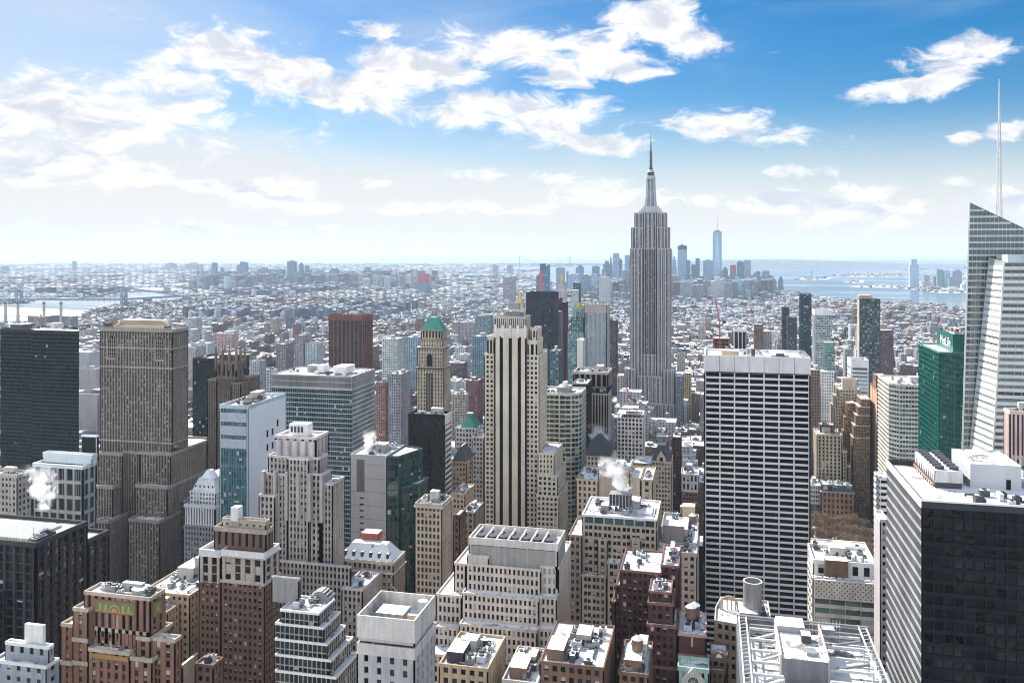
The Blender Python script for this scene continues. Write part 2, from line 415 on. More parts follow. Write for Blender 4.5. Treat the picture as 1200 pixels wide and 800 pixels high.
        for i, q in enumerate(s.win):
            c, w_, h_, ang, gl, kind, n, t = q
            D = c[1]*CT-c[0]*ST_
            face = -(n[0]*c[0]+n[1]*c[1]+0)
            u, v, _ = proj(*c) if D > 5 else (9e9, 0, 0)
            ok = face > 0 and -20 < u < 1220 and v < 815
            sc.append((w_*h_*max(0, face)/(D**3) if ok else -1, i))
        sc.sort(reverse=True)
        nind = s.nwin
        top = set(i for a, i in sc[:nind] if a > 0)
        rest = MB()
        for i, (c, w_, h_, ang, gl, kind, n, t) in enumerate(s.win):
            if i in top:
                o = bpy.data.objects.new('window', pane_mesh(w_, h_, gl, kind)); COL.objects.link(o); o.parent = e
                o.location = (c[0]-org[0], c[1]-org[1], c[2]-org[2]); o.rotation_euler = (0, 0, ang)
            else:
                a = w_/2; b = h_/2; x, y, z = c; tx, ty = t
                rest.face([(x-tx*a, y-ty*a, z-b), (x+tx*a, y+ty*a, z-b), (x+tx*a, y+ty*a, z+b), (x-tx*a, y-ty*a, z+b)], gl)
                if kind:
                    f = (0, .4, .75, .22, 1.0)[kind]; a *= .94; x += n[0]*.03; y += n[1]*.03
                    rest.face([(x-tx*a, y-ty*a, z+b-f*h_), (x+tx*a, y+ty*a, z+b-f*h_), (x+tx*a, y+ty*a, z+b), (x-tx*a, y-ty*a, z+b)], BLIND)
        if rest.f: rest.build('window', e, org, 'stuff')
        if s.foot:
            for fx in s.foot: FOOT.append(fx)
        for fx in s.foot or [(min(xs), max(xs), min(ys), max(ys))]:
            BOXES.append((fx[0], fx[1], fx[2], fx[3], max(zs)))
        if s.ref:
            us = [proj(x, y, 100)[0] for x in (min(xs), max(xs)) for y in (min(ys), max(ys))]
            ALLB.append((min(us), max(us), min(ys), s.ref))
        return e
FOOT = []; BOXES = []
# ================================================================ the towers, nearest rows first
LIME = stone((.46, .42, .36)); LIME_G = stone((.40, .38, .36)); BRN = stone((.20, .165, .14)); BRICK = stone((.24, .125, .085)); DBRICK = stone((.10, .048, .042))
BRBR = stone((.17, .105, .08)); TAN = stone((.42, .33, .23)); GREY = stone((.30, .30, .31)); CONC = stone((.38, .38, .39)); WHITE = stone((.66, .66, .66), var=.12)
DGRAN = stone((.06, .052, .056)); BLK = stone((.010, .012, .016), .6); PINK = stone((.42, .30, .27)); GREENROOF = stone((.06, .24, .19), .6)
SLATE = stone((.07, .08, .10), .6)

# ---- left foreground
b = B('office_tower', 'dark granite office block with big glass bays and skylit snowy roof, lower left edge', ref='the dark granite block')
g4 = glass((.006, .012, .018), .03, bump=.7, spec=.3)
st = sty(wall=DGRAN, gl=g4, bay=5.2, flr=4.1, pier=.22, span=.16, dp=1.1, ds=.25, blind=.03, par=2.2, edge=1.2)
b.rv(320, -120, 42, 636, uc=103, st=st)
x0, x1, y0, y1, z, _ = b.last
b.vol(rect(x0, x1, y1, y1+15), 0, z-9, st)
b.vol(rect(x0+14, x1-16, y0-9, y0-.2), 0, z-22, sty(wall=DGRAN, gl=g4, bay=3, flr=4, pier=.1, span=.2, dp=.5, ds=.3, blind=.03))
mb = MB()
for i in range(16): mb.box(x1-34+i*1.6, x1-33+i*1.6, y0+5, y0+26, z-1.6, z-.4, plain((.45, .5, .46), .3), None)
b.part('skylight', mb)
b.clutter((x1-60, x1-38, y0, y1, z, 2.2), 4); b.clutter((x1-9, x1-1, y0, y1, z, 2.2), 5, big=False); b.done()

b = B('apartment_block', 'small pale blue-grey block with penthouse louvre box, bottom left corner', ref='the pale corner block')
st = sty(wall=stone((.28, .31, .36)), bay=4, flr=4.0, pier=.62, span=.55, dp=.3, ds=.28, par=1.2, cop=WHITE)
b.rv(262, -10, 54, 780, uc=70, st=st); x0, x1, y0, y1, z, _ = b.last
b.vol(rect(x0+3, x1-1.5, y0+3, y1-1), z-1, z+5.5, st)
mb = MB(); cx = x1-9; mb.box(cx-4.5, cx+3.5, y0+6, y1-2, z+4, z+12, WHITE, SNOWC)
for i in range(2):
    for j in range(2): mb.box(cx-4+j*3.8, cx-.8+j*3.8, y0+5.85, y0+6, z+6+i*2.5, z+8+i*2.5, BLK)
b.part('louvre_box', mb); b.clutter((x0+3, x1-1, y0+3, y1-1, z+5.5, 1.2), 4, big=False); b.done()

b = B('brick_skyscraper', 'orange brick tower with green glazed mosaic panel below its roof, lower left', ref='the mosaic brick tower')
OBR = stone((.22, .125, .09)); OST = stone((.42, .36, .30))
st = sty(wall=OBR, bay=3.4, flr=3.6, pier=.55, span=.34, dp=.45, ds=.1, spm=stone((.22, .12, .08)), blind=.35, par=1.4, cop=OST)
Yf = 285
b.rv(Yf, 103, 175, 741, uc=184, st=st, vb=860)
b.rv(Yf, 98, 176, 700, uc=194, st=st, vb=760, faces={0: sty(wall=OBR, bay=3.0, flr=16, pier=.50, span=.12, dp=.7, ds=.3, spm=OST, par=8, blind=.3)})
x0, x1, y0, y1, z, _ = b.last
b.clutter(b.last, 6); mb = MB(); mb.cyl(x0+(x1-x0)*.72, y0+6, z-1, z+.9, 3.6, METAL, n=20, top=SNOWC); mb.cyl(x0+(x1-x0)*.72, y0+6, z+.9, z+1.2, 3.4, SNOWC, 3.0, n=20); b.part('water_tank', mb)
# mosaic panel (front and side)
def mosaic(xa, xb, ya, za, zb):
    mb = MB(); RED = stone((.25, .09, .06)); GRN = plain((.17, .23, .09), .35); YEL = plain((.42, .34, .12), .4)
    mb.box(xa-.5, xb+.5, ya-.25, ya+.3, za-.5, zb+.5, RED); mb.box(xa, xb, ya-.33, ya, za, zb, GRN)
    mb.box(xa+.2, xb-.2, ya-.38, ya, za+.15, za+.55, YEL)
    cx = (xa+xb)/2; h = zb-za
    for k, m, r in ((0, YEL, h*.62), (1, RED, h*.46), (2, YEL, h*.3)):
        pts = [(cx+r*math.cos(math.pi*i/14), ya-.42-.05*k, za+.6+r*math.sin(math.pi*i/14)) for i in range(15)]
        mb.face(list(reversed(pts)) if False else pts[::-1], m)
    for sx in (-1, 1):
        for q in (.22, .36):
            px = cx+sx*(xb-xa)*q; mb.box(px-.5, px+.5, ya-.45, ya, za+.7, za+h*.55, YEL); mb.box(px-.28, px+.28, ya-.45, ya, za+h*.55, za+h*.75, OST)
    return mb
b.part('mosaic_panel', mosaic(Xat(112, Yf), Xat(158, Yf), Yf, Zat(140, 718, Yf), Zat(140, 705.5, Yf)))
mb = MB(); ym = y0+(y1-y0)*.45; mb.box(x1-.1, x1+.3, ym-3, ym+3, z-8.5, z-2.5, stone((.25, .09, .06))); mb.box(x1+.1, x1+.38, ym-2.5, ym+2.5, z-8, z-3, plain((.17, .23, .09), .35)); mb.box(x1+.2, x1+.45, ym-.9, ym+.9, z-6.6, z-4.4, plain((.42, .34, .12), .4)); b.part('mosaic_panel', mb)
# shoulders
sb_ = dict(st, bay=5, pier=.72, span=.5, spm=OBR); b.rv(Yf-3, 85, 103, 713, dep=16, st=sb_); b.rv(Yf-1, 71, 86, 731, dep=14, st=sb_)
b.rv(Yf-4, 103, 152, 764, dep=20, st=st); xx = b.last
mb = MB(); mb.box(xx[0]+.8, xx[1]-.5, Yf-4.35, Yf-4, Zat(120, 771, Yf-4), Zat(120, 766, Yf-4), plain((.36, .22, .07), .4)); b.part('gilt_frieze', mb)
b.rv(Yf-2, 159, 176, 747, dep=14, st=st); b.rv(Yf-1, 177, 205, 749, uc=213, st=st); b.clutter(b.last, 3, big=False)
b.rv(Yf-4.5, 152, 178, 772, dep=12, st=st)
for (ua, ub, vv) in ((85, 103, 748), (85, 103, 775), (71, 85, 775)):
    xa, xb = Xat(ua, Yf-3), Xat(ub, Yf-3); zz = Zat(ua, vv, Yf-3); b.wall.box(xa-.15, xb+.15, Yf-3.3, Yf-2.9, zz-.9, zz+.7, OST)
b.done()

b = B('brick_building', 'long tan brick building behind the mosaic tower, snow and cooling units on its roof', ref='the long tan brick building')
st = sty(wall=TAN, bay=2.9, flr=3.5, pier=.5, span=.5, par=1.2, blind=.25)
b.rv(345, 150, 196, 716, uc=211, st=st); b.clutter(b.last, 4)
x0, x1, y0, y1, z, _ = b.last
b.vol(rect(x0, x1+5, y1+.2, y1+50), 0, z+4, st); b.clutter((x0, x1+5, y1, y1+50, z+4, 1.2), 12, tank=0)
mb = MB(); mb.box(x1-7, x1+1, y1+22, y1+32, z+2, z+13, CONC, SNOWC); b.part('lift_tower', mb)
b.done()

b = B('brick_skyscraper', 'tall brown brick tower with white snowy cornice band and set-back penthouse', ref='the white-banded brick tower')
BB = stone((.155, .10, .078)); BU = stone((.40, .35, .30))
st = sty(wall=BB, bay=2.3, flr=3.15, pier=.46, span=.45, dp=.35, ds=.33, blind=.3, par=.5)
stu = sty(wall=BU, bay=4.6, flr=3.4, pier=.42, pier2=.15, alt=0, span=.12, dp=.6, ds=.1, blind=.3, par=3.2, cop=plain((.75, .74, .75), .7))
Y = 335
b.rv(Y, 259, 310, 684, uc=327.6, st=st); b.rv(Y, 259, 310, 648, uc=327.6, st=stu, vb=684); x0, x1, y0, y1, z, _ = b.last
b.band(x0, x1, y0, y1, z-3.0, z-2.4, BU, .5); b.band(x0, x1, y0, y1, Zat(300, 684, Y)-.6, Zat(300, 684, Y)+.6, BU, .3)
b.rv(Y+3, 233, 258.6, 684, dep=18, st=st); b.rv(Y+3, 233, 258.6, 645, dep=18, st=stu, vb=684)
b.vol(rect(x0-6, x1-1.5, y0+4, y1-3), z-2, z+8.5, sty(wall=BB, bay=3.5, flr=6, pier=.6, span=.3, par=2, cop=BU, blind=.1)); r = (x0-6, x1-1.5, y0+4, y1-3, z+8.5, 2)
b.vol(rect(x0-3, x1-2.5, y0+5.5, y1-4), z+8, z+12.0, sty(wall=BU, bay=3.5, flr=6, pier=.6, span=.6, par=2)); b.clutter((x0-3, x1-2.5, y0+5.5, y1-4, z+12, 2), 4, big=False)
mb = MB(); mb.box(x0+1.5, x0+5, y1-8, y1-4, z+11, z+17, WHITE, SNOWC); b.part('bulkhead', mb); b.done()

b = B('brick_house', 'low brown brick rooftop block right at the foot of the white-banded brick tower', ref=None)
b.rv(300, 228, 250, 779, uc=262, st=sty(wall=BRBR, bay=3, flr=3.6)); b.clutter(b.last, 3, big=False); b.done()
b = B('apartment_block', 'narrow cream plastered block left of the white-banded brick tower, snow on top')
b.rv(330, 211, 214, 779, uc=233, st=sty(wall=stone((.62, .55, .46)), bay=90, flr=90, pier=.98, span=.98)); b.done()

# ---- stepped glass building
b = B('office_building', 'stepped ziggurat office of glass floors with white snowy ledges', ref='the stepped glass ziggurat')
st = sty(wall=stone((.36, .35, .33)), gl=glass((.02, .028, .032), .08), bay=1.9, flr=3.7, pier=.13, span=.12, dp=.35, ds=.30, spm=stone((.30, .30, .28)), blind=.06, par=.9, cop=WHITE, edge=.3)
Y = 300
sp = [(373.6, 718, 392.5), (379, 735, 399), (383.5, 754, 405.5), (388, 773, 414), (394, 793, 420)]
for i, (ub, v, uc) in enumerate(sp):
    YY = Y-1.6*i; z0 = 0 if i == 4 else Zat(ub, sp[i+1][1]+3, YY)
    b.rv(YY, 322 if i else 328, ub, v, uc=uc, z0=z0, st=st)
    if i == 0: top = b.last
x0, x1, y0, y1, z, _ = top
b.vol(rect(x0-8, x0+4, y0+8, y1-5), z-1, z+9, sty(wall=GREY, bay=30, flr=20, pier=.98, span=.9, par=1))
mb = MB(); pts = [(x0+6+9*t_, z+max(0, 3.2*math.sin(t_*3.0))) for t_ in [i/8 for i in range(9)]]
for i in range(8):
    (a, za), (c, zc) = pts[i], pts[i+1]
    for yy in (y0+12, y0+16): pass
    mb.prism([(a, y0+12), (c, y0+12), (c, y0+17), (a, y0+17)], z-1, (za+zc)/2, METAL, METAL)
b.part('ventilation_hood', mb); b.clutter(top, 4, big=False); b.done()

# ---- grey concrete block
b = B('office_building', 'blank grey concrete block with narrow slot windows and open snowy roof pit', ref='the blank concrete block')
st = sty(wall=CONC, bay=4.4, flr=3.6, pier=.66, span=.42, dp=.5, ds=.48, blind=.1, par=3.5, cop=stone((.50, .48, .46)), edge=1)
Y = 250
b.rv(Y, 418, 486, 760, uc=510, st=st); zt = b.last[4]
b.rv(Y, 418, 486, 727, uc=510, st=sty(wall=CONC, bay=400, flr=50, pier=.99, span=.99, dp=.5, ds=.49, par=7, cop=stone((.50, .49, .47))), vb=757)
x0, x1, y0, y1, z, _ = b.last
mb = MB(); m = SNOWC
for k in range(4): mb.box(x0+3+k*2.4, x0+5.2+k*2.4, y0+8, y1-5, z-5, z-2.2, METAL, SNOWC); 
b.part('ac_unit', mb)
mb = MB(); mb.box(x0+13.5, x0+16.5, y0+9, y1-10, z-5, z-2.4, TAN, SNOWC); b.part('bulkhead', mb)
mb = MB()
for k in range(6): mb.bar((x0+.7, y0+2+k*5, z-.4), (x0+3.2, y0+2+k*5, z-2.8), .3, METAL)
mb.cyl(x1-3, y1-3.5, z-5, z-.6, 1.6, CONC, n=14, top=SNOWC); b.part('vent_pipe', mb); b.done()

# ---- beige wedding cake
b = B('office_building', 'wide beige wedding-cake block with three snowy setbacks and grey penthouse', ref='the wide beige wedding-cake block')
WC = stone((.50, .445, .40)); st = sty(wall=WC, bay=1.92, flr=3.85, pier=.48, span=.38, dp=.5, ds=.46, blind=.18, par=1.0, edge=.9)
Y = 340
pen = stone((.34, .33, .32))
b.rv(Y+2, 549, 654, 637, dep=18, st=sty(wall=pen, bay=11, flr=30, pier=.06, span=.98, dp=.5, ds=.3, spm=stone((.27, .265, .26)), par=3.0, cop=stone((.48, .46, .44))), vb=690); pr = b.last
b.rv(Y+.5, 547, 573, 651, dep=10, st=sty(wall=stone((.42, .40, .38)), bay=200, flr=200, pier=.99, span=.985), vb=674)
b.rv(Y, 546, 634, 667, dep=30, st=st, vb=712); b.rv(Y+2, 633, 655, 664, dep=32, st=st); 
b.rv(Y+6, 532, 546, 660, dep=30, st=st, vb=712)
b.rv(Y-5, 541, 631.5, 702, dep=30, st=st, vb=745); b.rv(Y-3, 631.5, 652.5, 700, dep=32, st=st, vb=745); b.rv(Y, 511, 541, 698, dep=40, st=st, vb=745)
b.rv(Y-10, 538, 629.5, 739, dep=30, st=st, vb=783); b.rv(Y-8, 629.5, 650, 738, dep=32, st=st, vb=783); b.rv(Y-5, 507, 538, 736, dep=40, st=st)
b.rv(Y-15, 500, 611, 777, dep=50, st=st); b.rv(Y-13, 611, 645, 777, dep=40, st=st)
x0, x1, y0, y1, z, _ = pr
for i in range(7):
    mb = MB(); a = x0+2+i*(x1-x0-4)/7; c = a+(x1-x0-4)/7*.8
    mb.box(a, c, y0+2, y1-4, z-2.8, z-1.2, METAL, DMETAL)
    mb.cyl((a+c)/2, y0+6, z-1.2, z-.5, 1.8, DMETAL, n=12); mb.bar((a, y0+1, z-.4), (a, y1-2, z-.4), .45, WHITE)
    b.part('cooling_unit', mb)
b.done()

# ---- dark red brick
b = B('brick_skyscraper', 'dark red brick apartment tower with stepped left shoulder and snowy roof', ref='the dark red brick tower')
st = sty(wall=DBRICK, bay=2.3, flr=3.1, pier=.45, span=.42, dp=.35, ds=.33, blind=.32, par=.9, cop=stone((.20, .10, .085)))
Y = 352
b.rv(Y, 726, 775, 671, dep=26, st=st); x0, x1, y0, y1, z, _ = b.last; b.clutter(b.last, 4, big=False)
for k, (ua, v) in enumerate(((721, 685), (716.5, 705), (713, 742))): b.rv(Y+1+k*2, ua, 727, v, dep=22-k, st=st)
b.rv(Y+4, 774, 796, 663, dep=26, st=st); b.clutter(b.last, 3, big=True); b.done()
b = B('brick_skyscraper', 'slim dark red brick tower with two setbacks in front of the stepped one', ref='the slim dark red brick tower')
Y = 335
b.rv(Y, 760, 787, 694, dep=13, st=st); b.clutter(b.last, 4, big=False); b.rv(Y-2.5, 758.5, 789.5, 708, dep=15.5, st=st, vb=740); b.rv(Y-5, 757.5, 793.5, 734, dep=18, st=st, vb=784); b.rv(Y-7, 756, 793.5, 783, dep=20, st=st); b.done()
b = B('brick_house', 'low maroon brick building with red columned loggia above the green copper church roof', ref='the maroon brick building')
b.rv(330, 794, 828, 745, dep=22, st=sty(wall=DBRICK, bay=30, flr=50, pier=.9, span=.93, par=.8, cop=stone((.45, .25, .2)))); l = b.last
b.rv(327, 794, 828, 772, dep=3, st=sty(wall=stone((.30, .12, .09)), bay=2, flr=4, pier=.3, span=.2)); b.clutter(l, 8, tank=2, big=False); b.done()
b = B('church', 'church with green copper parapet and round rose window at the bottom edge', 'church')
CG = stone((.30, .50, .42))
b.rv(318, 794, 831, 784, dep=9, st=sty(wall=CG, bay=2.2, flr=9, pier=.6, span=.4, par=1.6, cop=CG)); x0, x1, y0, y1, z, _ = b.last
mb = MB(); cx = (x0+x1)/2
LS = stone((.5, .49, .46))
mb.prism([(cx-4.2, y0-1.4), (cx+4.2, y0-1.4), (cx+4.2, y0-.2), (cx-4.2, y0-.2)], 0, z-4, LS); mb.face([(cx-4.2, y0-1.4, z-4), (cx+4.2, y0-1.4, z-4), (cx, y0-1.4, z+.6)], LS); mb.face([(cx-4.2, y0-1.4, z-4), (cx, y0-1.4, z+.6), (cx, y0-.2, z+.6), (cx-4.2, y0-.2, z-4)], SNOWC); mb.face([(cx+4.2, y0-1.4, z-4), (cx+4.2, y0-.2, z-4), (cx, y0-.2, z+.6), (cx, y0-1.4, z+.6)], SNOWC)
b.part('gable', mb); mb = MB(); zz = z-4.6
ring = lambda r, yy: [(cx+r*math.cos(i*math.pi/10), yy, zz+r*math.sin(i*math.pi/10)) for i in range(20)]
mb.face(ring(2.3, y0-1.5), stone((.55, .54, .5))); mb.face(ring(1.9, y0-1.56), G_DARK)
for i in range(6): a = i*math.pi/6; mb.bar((cx-1.9*math.cos(a), y0-1.62, zz-1.9*math.sin(a)), (cx+1.9*math.cos(a), y0-1.62, zz+1.9*math.sin(a)), .16, LS)
b.part('rose_window', mb); b.done()
b = B('brick_house', 'little brown building with arched gable window between the church and truss roof', ref=None)
b.rv(330, 832, 853, 770, dep=14, st=sty(wall=BRBR, bay=2.3, flr=3.4, blind=.4)); x0, x1, y0, y1, z, _ = b.last
mb = MB(); cx = (x0+x1)/2; r = (x1-x0)*.42
pl = [(cx+r*math.cos(i*math.pi/12), z+r*.9*math.sin(i*math.pi/12)) for i in range(13)]
mb.face([(x, y0, zz) for x, zz in pl[::-1]], BRBR); mb.face([(x, y0+3, zz) for x, zz in pl], BRBR)
for i in range(12): (a, za), (c, zc) = pl[i], pl[i+1]; mb.face([(a, y0-.2, za), (c, y0-.2, zc), (c, y0+3, zc), (a, y0+3, za)], OST)
mb.face([(cx+r*.4*math.cos(i*math.pi/8), y0-.05, z+.3+r*.55*math.sin(i*math.pi/8)) for i in range(9)][::-1], SNOWC)
b.part('arched_gable', mb); b.rv(326, 832, 850, 784, dep=3.5, st=sty(wall=BRBR, bay=2, flr=3.2, blind=.5)); b.done()

# low roofs at the bottom edge
for (ua, ub, v, Yq, lab, m) in ((632, 708, 782, 290, 'low brown building with heavily snow-covered cluttered roof below the wedding-cake block', BRBR), (514, 572, 783, 285, 'low building with dark bulkhead and snowy roof left of the brown cluttered roof', TAN), (724, 760, 790, 300, 'small dark roof with orange-lit snow in front of the dark red brick tower', BRBR), (588, 630, 800, 285, 'narrow snowy roof between two cluttered roofs at the bottom edge', LIME_G)):
    b = B('low_building', lab, 'building'); b.rv(Yq, ua, ub, v, dep=26 if ua != 632 else 34, st=sty(wall=m, bay=3, flr=3.6)); b.clutter(b.last, 16, tank=1 if ua == 724 else 0)
    x0, x1, y0, y1, z, _ = b.last
    mb = MB(); mb.box(x0+2, x0+8, y0+3, y0+14, z-1, z+3, BRBR if ua != 514 else plain((.06, .05, .07)), SNOWC); b.part('bulkhead', mb); b.done()

# ---- truss-roofed tower in the foreground
b = B('office_tower', 'grey tower top with white steel roof trusses around a big snowy plant box', ref='the truss-roofed tower')
zt = 130.0
P = [P3(u, 723, zt) for u in (864, 1011)]
x0, x1, y1 = P[0][0]-.3, P[1][0], P[0][1]; y0 = y1-66
st = sty(wall=stone((.16, .17, .19)), bay=1.6, flr=4, pier=.3, span=.2, dp=.5, ds=.3, par=5.5, cop=stone((.17, .18, .20)), gl=G_BLUE)
b.vol(rect(x0, x1, y0, y1), 0, zt, st)
zr = zt-5.5*.75
mb = MB(); WM = plain((.55, .55, .56), .5); GM = plain((.22, .23, .25), .5)
ux0, ux1 = x0+.4*(x1-x0), x0+.62*(x1-x0)
def inrail(x, w_=.7):
    mb.bar((x, y0, zt+1.0), (x, y1, zt+1.0), w_, WM, .5)
for x in (x0+.8, x0+3.2, x1-3.2, x1-.8): inrail(x, .5)
mb.bar((x0, y1-1, zt+1), (x1, y1-1, zt+1), .9, GM, .8); mb.bar((x0, y1-5, zt-.2), (x1, y1-5, zt-.2), .9, GM, .8)
for k in range(24):
    yy = y0+k*(y1-y0)/24
    for x in (x0+.8, x1-3.2): mb.bar((x, yy, zt+1), (x+2.4, yy+1.3, zt+1), .18, WM)
b.part('roof_rail', mb)
bx0, bx1 = x0+12.8, x0+26.5
for k in range(7):
    yy = y1-9-k*8.2
    for (xa, xb) in ((x0+4, bx0), (bx1, x1-4)):
        mb = MB()
        mb.bar((xa, yy, zt+.3), (xb, yy, zt+.3), .75, WM, .8)
        if k % 2: mb.bar((xa, yy, zt-.1), (xb, yy+7, zt-.1), .7, GM if xa > bx0 else WM, .7)
        mb.bar((xa, yy, zr), (xa, yy, zt+.3), .5, WM); mb.bar((xb, yy, zr), (xb, yy, zt+.3), .5, WM)
        b.part('roof_truss', mb)
mb = MB(); mb.box(bx0, bx1, y1-36, y1-17, zr, zt+3.5, stone((.19, .19, .21)), SNOW); mb.box(bx0-.2, bx1-5, y1-16.8, y1-9, zr, zt+5.5, stone((.27, .27, .28)), SNOWC)
mb.box(bx0-.5, bx0, y1-36, y1-9, zr, zt+4.4, stone((.42, .40, .39))); mb.box(bx1, bx1+.5, y1-36, y1-9, zr, zt+4.2, stone((.42, .40, .39)))
b.part('plant_room', mb)
mb = MB(); mb.box(bx1-6, bx1-3, y1-33, y1-29, zt+3.5, zt+4.6, METAL); mb.box(bx0+7, bx0+10, y1-24, y1-20, zt+3.5, zt+6, DMETAL, SNOWC); b.part('roof_hatch', mb)
for q in (0, 1, 2, 3):
    mb = MB(); px = x0+8+q*8.5; mb.box(px-3, px+3, y1-50, y1-43, zr, zt-1.5, METAL, SNOWC); mb.cyl(px, y1-46.5, zt-1.5, zt-.8, 2.2, WM, n=16); b.part('cooling_fan', mb)
mb = MB(); 
for q in range(10): px = x0+24+q*1.1; mb.bar((px, y1-7, zr), (px, y1-7, zt+5), .15, WM)
mb.bar((x0+24, y1-7, zt+3), (x0+34, y1-7, zt+3), .25, WM); mb.box(x0+28, x0+32, y1-9, y1-6, zt, zt+2.4, METAL, SNOWC); b.part('window_cleaning_cradle', mb)
b.done()

# ---- round tank building
b = B('office_building', 'grey cylindrical cooling tower rising from a curved beige roof house', 'building', ref='the grey cylindrical cooling tower')
Yr = 372; cxr = Xat(882, Yr+10); zc = Zat(882, 680, Yr+10); rr = Xat(893.5, Yr+10)-cxr
zb = Zat(870, 716, Yr+10)
x0, x1 = Xat(837, Yr), Xat(905, Yr)
arc = [(x0, Yr), (x0+(x1-x0)*.55, Yr-3), (x1, Yr), (x1, Yr+26), (x0+3, Yr+26), (x0+.5, Yr+14)]
b.vol(arc, 0, Zat(850, 727, Yr), sty(wall=TAN, bay=3, flr=4, par=1.3, cop=stone((.45, .40, .33))))
mb = MB(); n_ = 32; rin = rr*.86
for i in range(n_):
    a, c = 6.2832*i/n_, 6.2832*(i+1)/n_; C_ = lambda r, t, z: (cxr+r*math.cos(t), Yr+10+r*math.sin(t), z); rib = rr*(1.0 if i % 2 else .975)
    mb.face([C_(rib, a, 30), C_(rib, c, 30), C_(rib, c, zc), C_(rib, a, zc)], GREY); mb.face([C_(rib, a, zc), C_(rib, c, zc), C_(rin, c, zc), C_(rin, a, zc)], WHITE)
    mb.face([C_(rin, a, zc), C_(rin, c, zc), C_(rin, c, zc-4), C_(rin, a, zc-4)], METAL); mb.face([C_(rin, a, zc-4), C_(rin, c, zc-4), C_(.2, c, zc-1.5), C_(.2, a, zc-1.5)], SNOW)
b.part('cooling_tower', mb)
zz = Zat(850, 727, Yr)
mb = MB(); ax0, ax1 = Xat(845, Yr), Xat(866, Yr)
for i in range(8):
    a = math.pi*i/8; c = math.pi*(i+1)/8; f = lambda t: ((ax0+ax1)/2-(ax1-ax0)/2*math.cos(t), zz-1+6.0*math.sin(t)**.6)
    (xa, za), (xc, zc2) = f(a), f(c); mb.face([(xa, Yr+14, za), (xc, Yr+14, zc2), (xc, Yr+15, zc2), (xa, Yr+15, za)], OST); mb.bar((xa, Yr+14, za), (xc, Yr+14, zc2), .7, stone((.45, .36, .27)))
for k in range(4): xx_ = ax0+(k+.5)*(ax1-ax0)/4; mb.bar((xx_, Yr+14.3, zz-1), (xx_, Yr+14.3, zz+4.2), .6, stone((.45, .36, .27)))
b.part('arched_screen', mb)
mb = MB(); q = Xat(867, Yr+2); mb.box(q, q+7.5, Yr+2, Yr+9, zz-2, zz+3.2, stone((.38, .33, .30)), SNOW); b.part('fan_house', mb)
b.clutter((Xat(888, Yr), x1, Yr+2, Yr+24, zz, 1.3), 6, big=False); b.done()

# ---- right foreground black tower
b = B('office_tower', 'black glass tower with pale ribbed side and rooftop cooling units, lower right', ref='the near black glass tower')
Y = 290; x0 = Xat(1080, Y); x1 = x0+75; yb = x0*ray(1039)[1]/ray(1039)[0]; zt = Zat(1080, 585, Y)
stf = sty(wall=BLK, gl=glass((.006, .007, .010), .04, bump=.9, var=.9, spec=.14), bay=2.9, flr=3.9, pier=.16, span=.34, dp=.5, ds=.4, blind=.0, par=2.6, cop=stone((.05, .055, .065)), edge=.6)
stl = sty(wall=stone((.27, .28, .30)), gl=glass((.03, .035, .045), .08), bay=1.45, flr=3.9, pier=.12, span=.24, dp=.35, ds=.5, blind=.05, par=2.6, edge=.5)
b.vol(rect(x0, x1, Y, yb), 0, zt, stf, {3: stl}); b.wall.box(x0-.3, x1, Y-.3, Y, zt-.5, zt+.05, WHITE); b.wall.box(x0-.3, x0, Y, yb, zt-2.6, zt+.06, WHITE, SNOWC)
zr = zt-2
cu = MB(); ax, bx_ = x0+9.1, x0+18; ya, yc = Y+23, Y+51
cu.box(ax, bx_, ya, yc, zr+2, zr+6, stone((.42, .44, .46)), SNOWC)
for k in range(12): yy = ya+k*(yc-ya)/11; cu.bar((ax-.5, yy, zr), (ax+.3, yy, zr+5.8), .3, stone((.2, .15, .13)))
cu.box(ax-.6, ax-.2, ya, yc, zr+1.2, zr+1.6, stone((.3, .2, .16))); cu.box(ax+.3, bx_-.3, ya+.3, yc-.3, zr, zr+2, DMETAL)
b.part('cooling_unit', cu)
for k in range(7):
    mb = MB(); yy = ya+2.6+k*3.9
    for xx_ in (ax+2.2, bx_-2.2): mb.cyl(xx_, yy, zr+6, zr+7.1, 1.5, DMETAL, n=14)
    b.part('fan', mb)
mb = MB(); PB = stone((.40, .42, .45), var=.08); mb.box(x0+21, x0+36.6, Y+26, Y+49, zr, zr+8.2, PB, SNOW); mb.box(x0+32, x0+33.4, Y+25.9, Y+26, zr, zr+3.4, BLK); b.part('plant_room', mb)
b.clutter((x0+14, x0+60, Y+2, Y+20, zr+.75, 1), 7, big=False); b.clutter((x0+40, x0+70, Y+20, Y+50, zr+.75, 1), 7); b.done()

b = B('slab_tower', 'very thin white stone slab standing beside the black glass tower', ref='the thin white slab')
Y = 372; b.rv(Y, 1031, 1041, 608, dep=16, uc=1024, st=sty(wall=stone((.62, .59, .60), var=.1), bay=1.6, flr=3.2, pier=.4, span=.5)); b.done()
b = B('office_building', 'pale office block with perforated white panel and glass bands beyond the truss roof', ref='the perforated white panel block')
Y = 415; b.rv(Y, 952, 1030, 676, uc=946, st=sty(wall=stone((.52, .50, .47)), gl=glass((.10, .14, .12), .05), bay=6, flr=4.2, pier=.04, span=.4, dp=.5, ds=.4, par=1)); x0, x1, y0, y1, z, _ = b.last
z = Zat(952, 699, Y)
mb = MB(); zz = Zat(952, 677, Y); mb.box(x0+.8, x1, y0-1.2, y0-.2, z, zz, stone((.55, .50, .44)), SNOWC)
for i in range(26):
    for j in range(7): xx_ = x0+1.6+i*1.12; za = z+.9+j*1.12; mb.box(xx_-.28, xx_+.28, y0-1.24, y0-1.19, za, za+.5, BLK) if (i+j) % 2 else None
b.part('perforated_screen', mb)
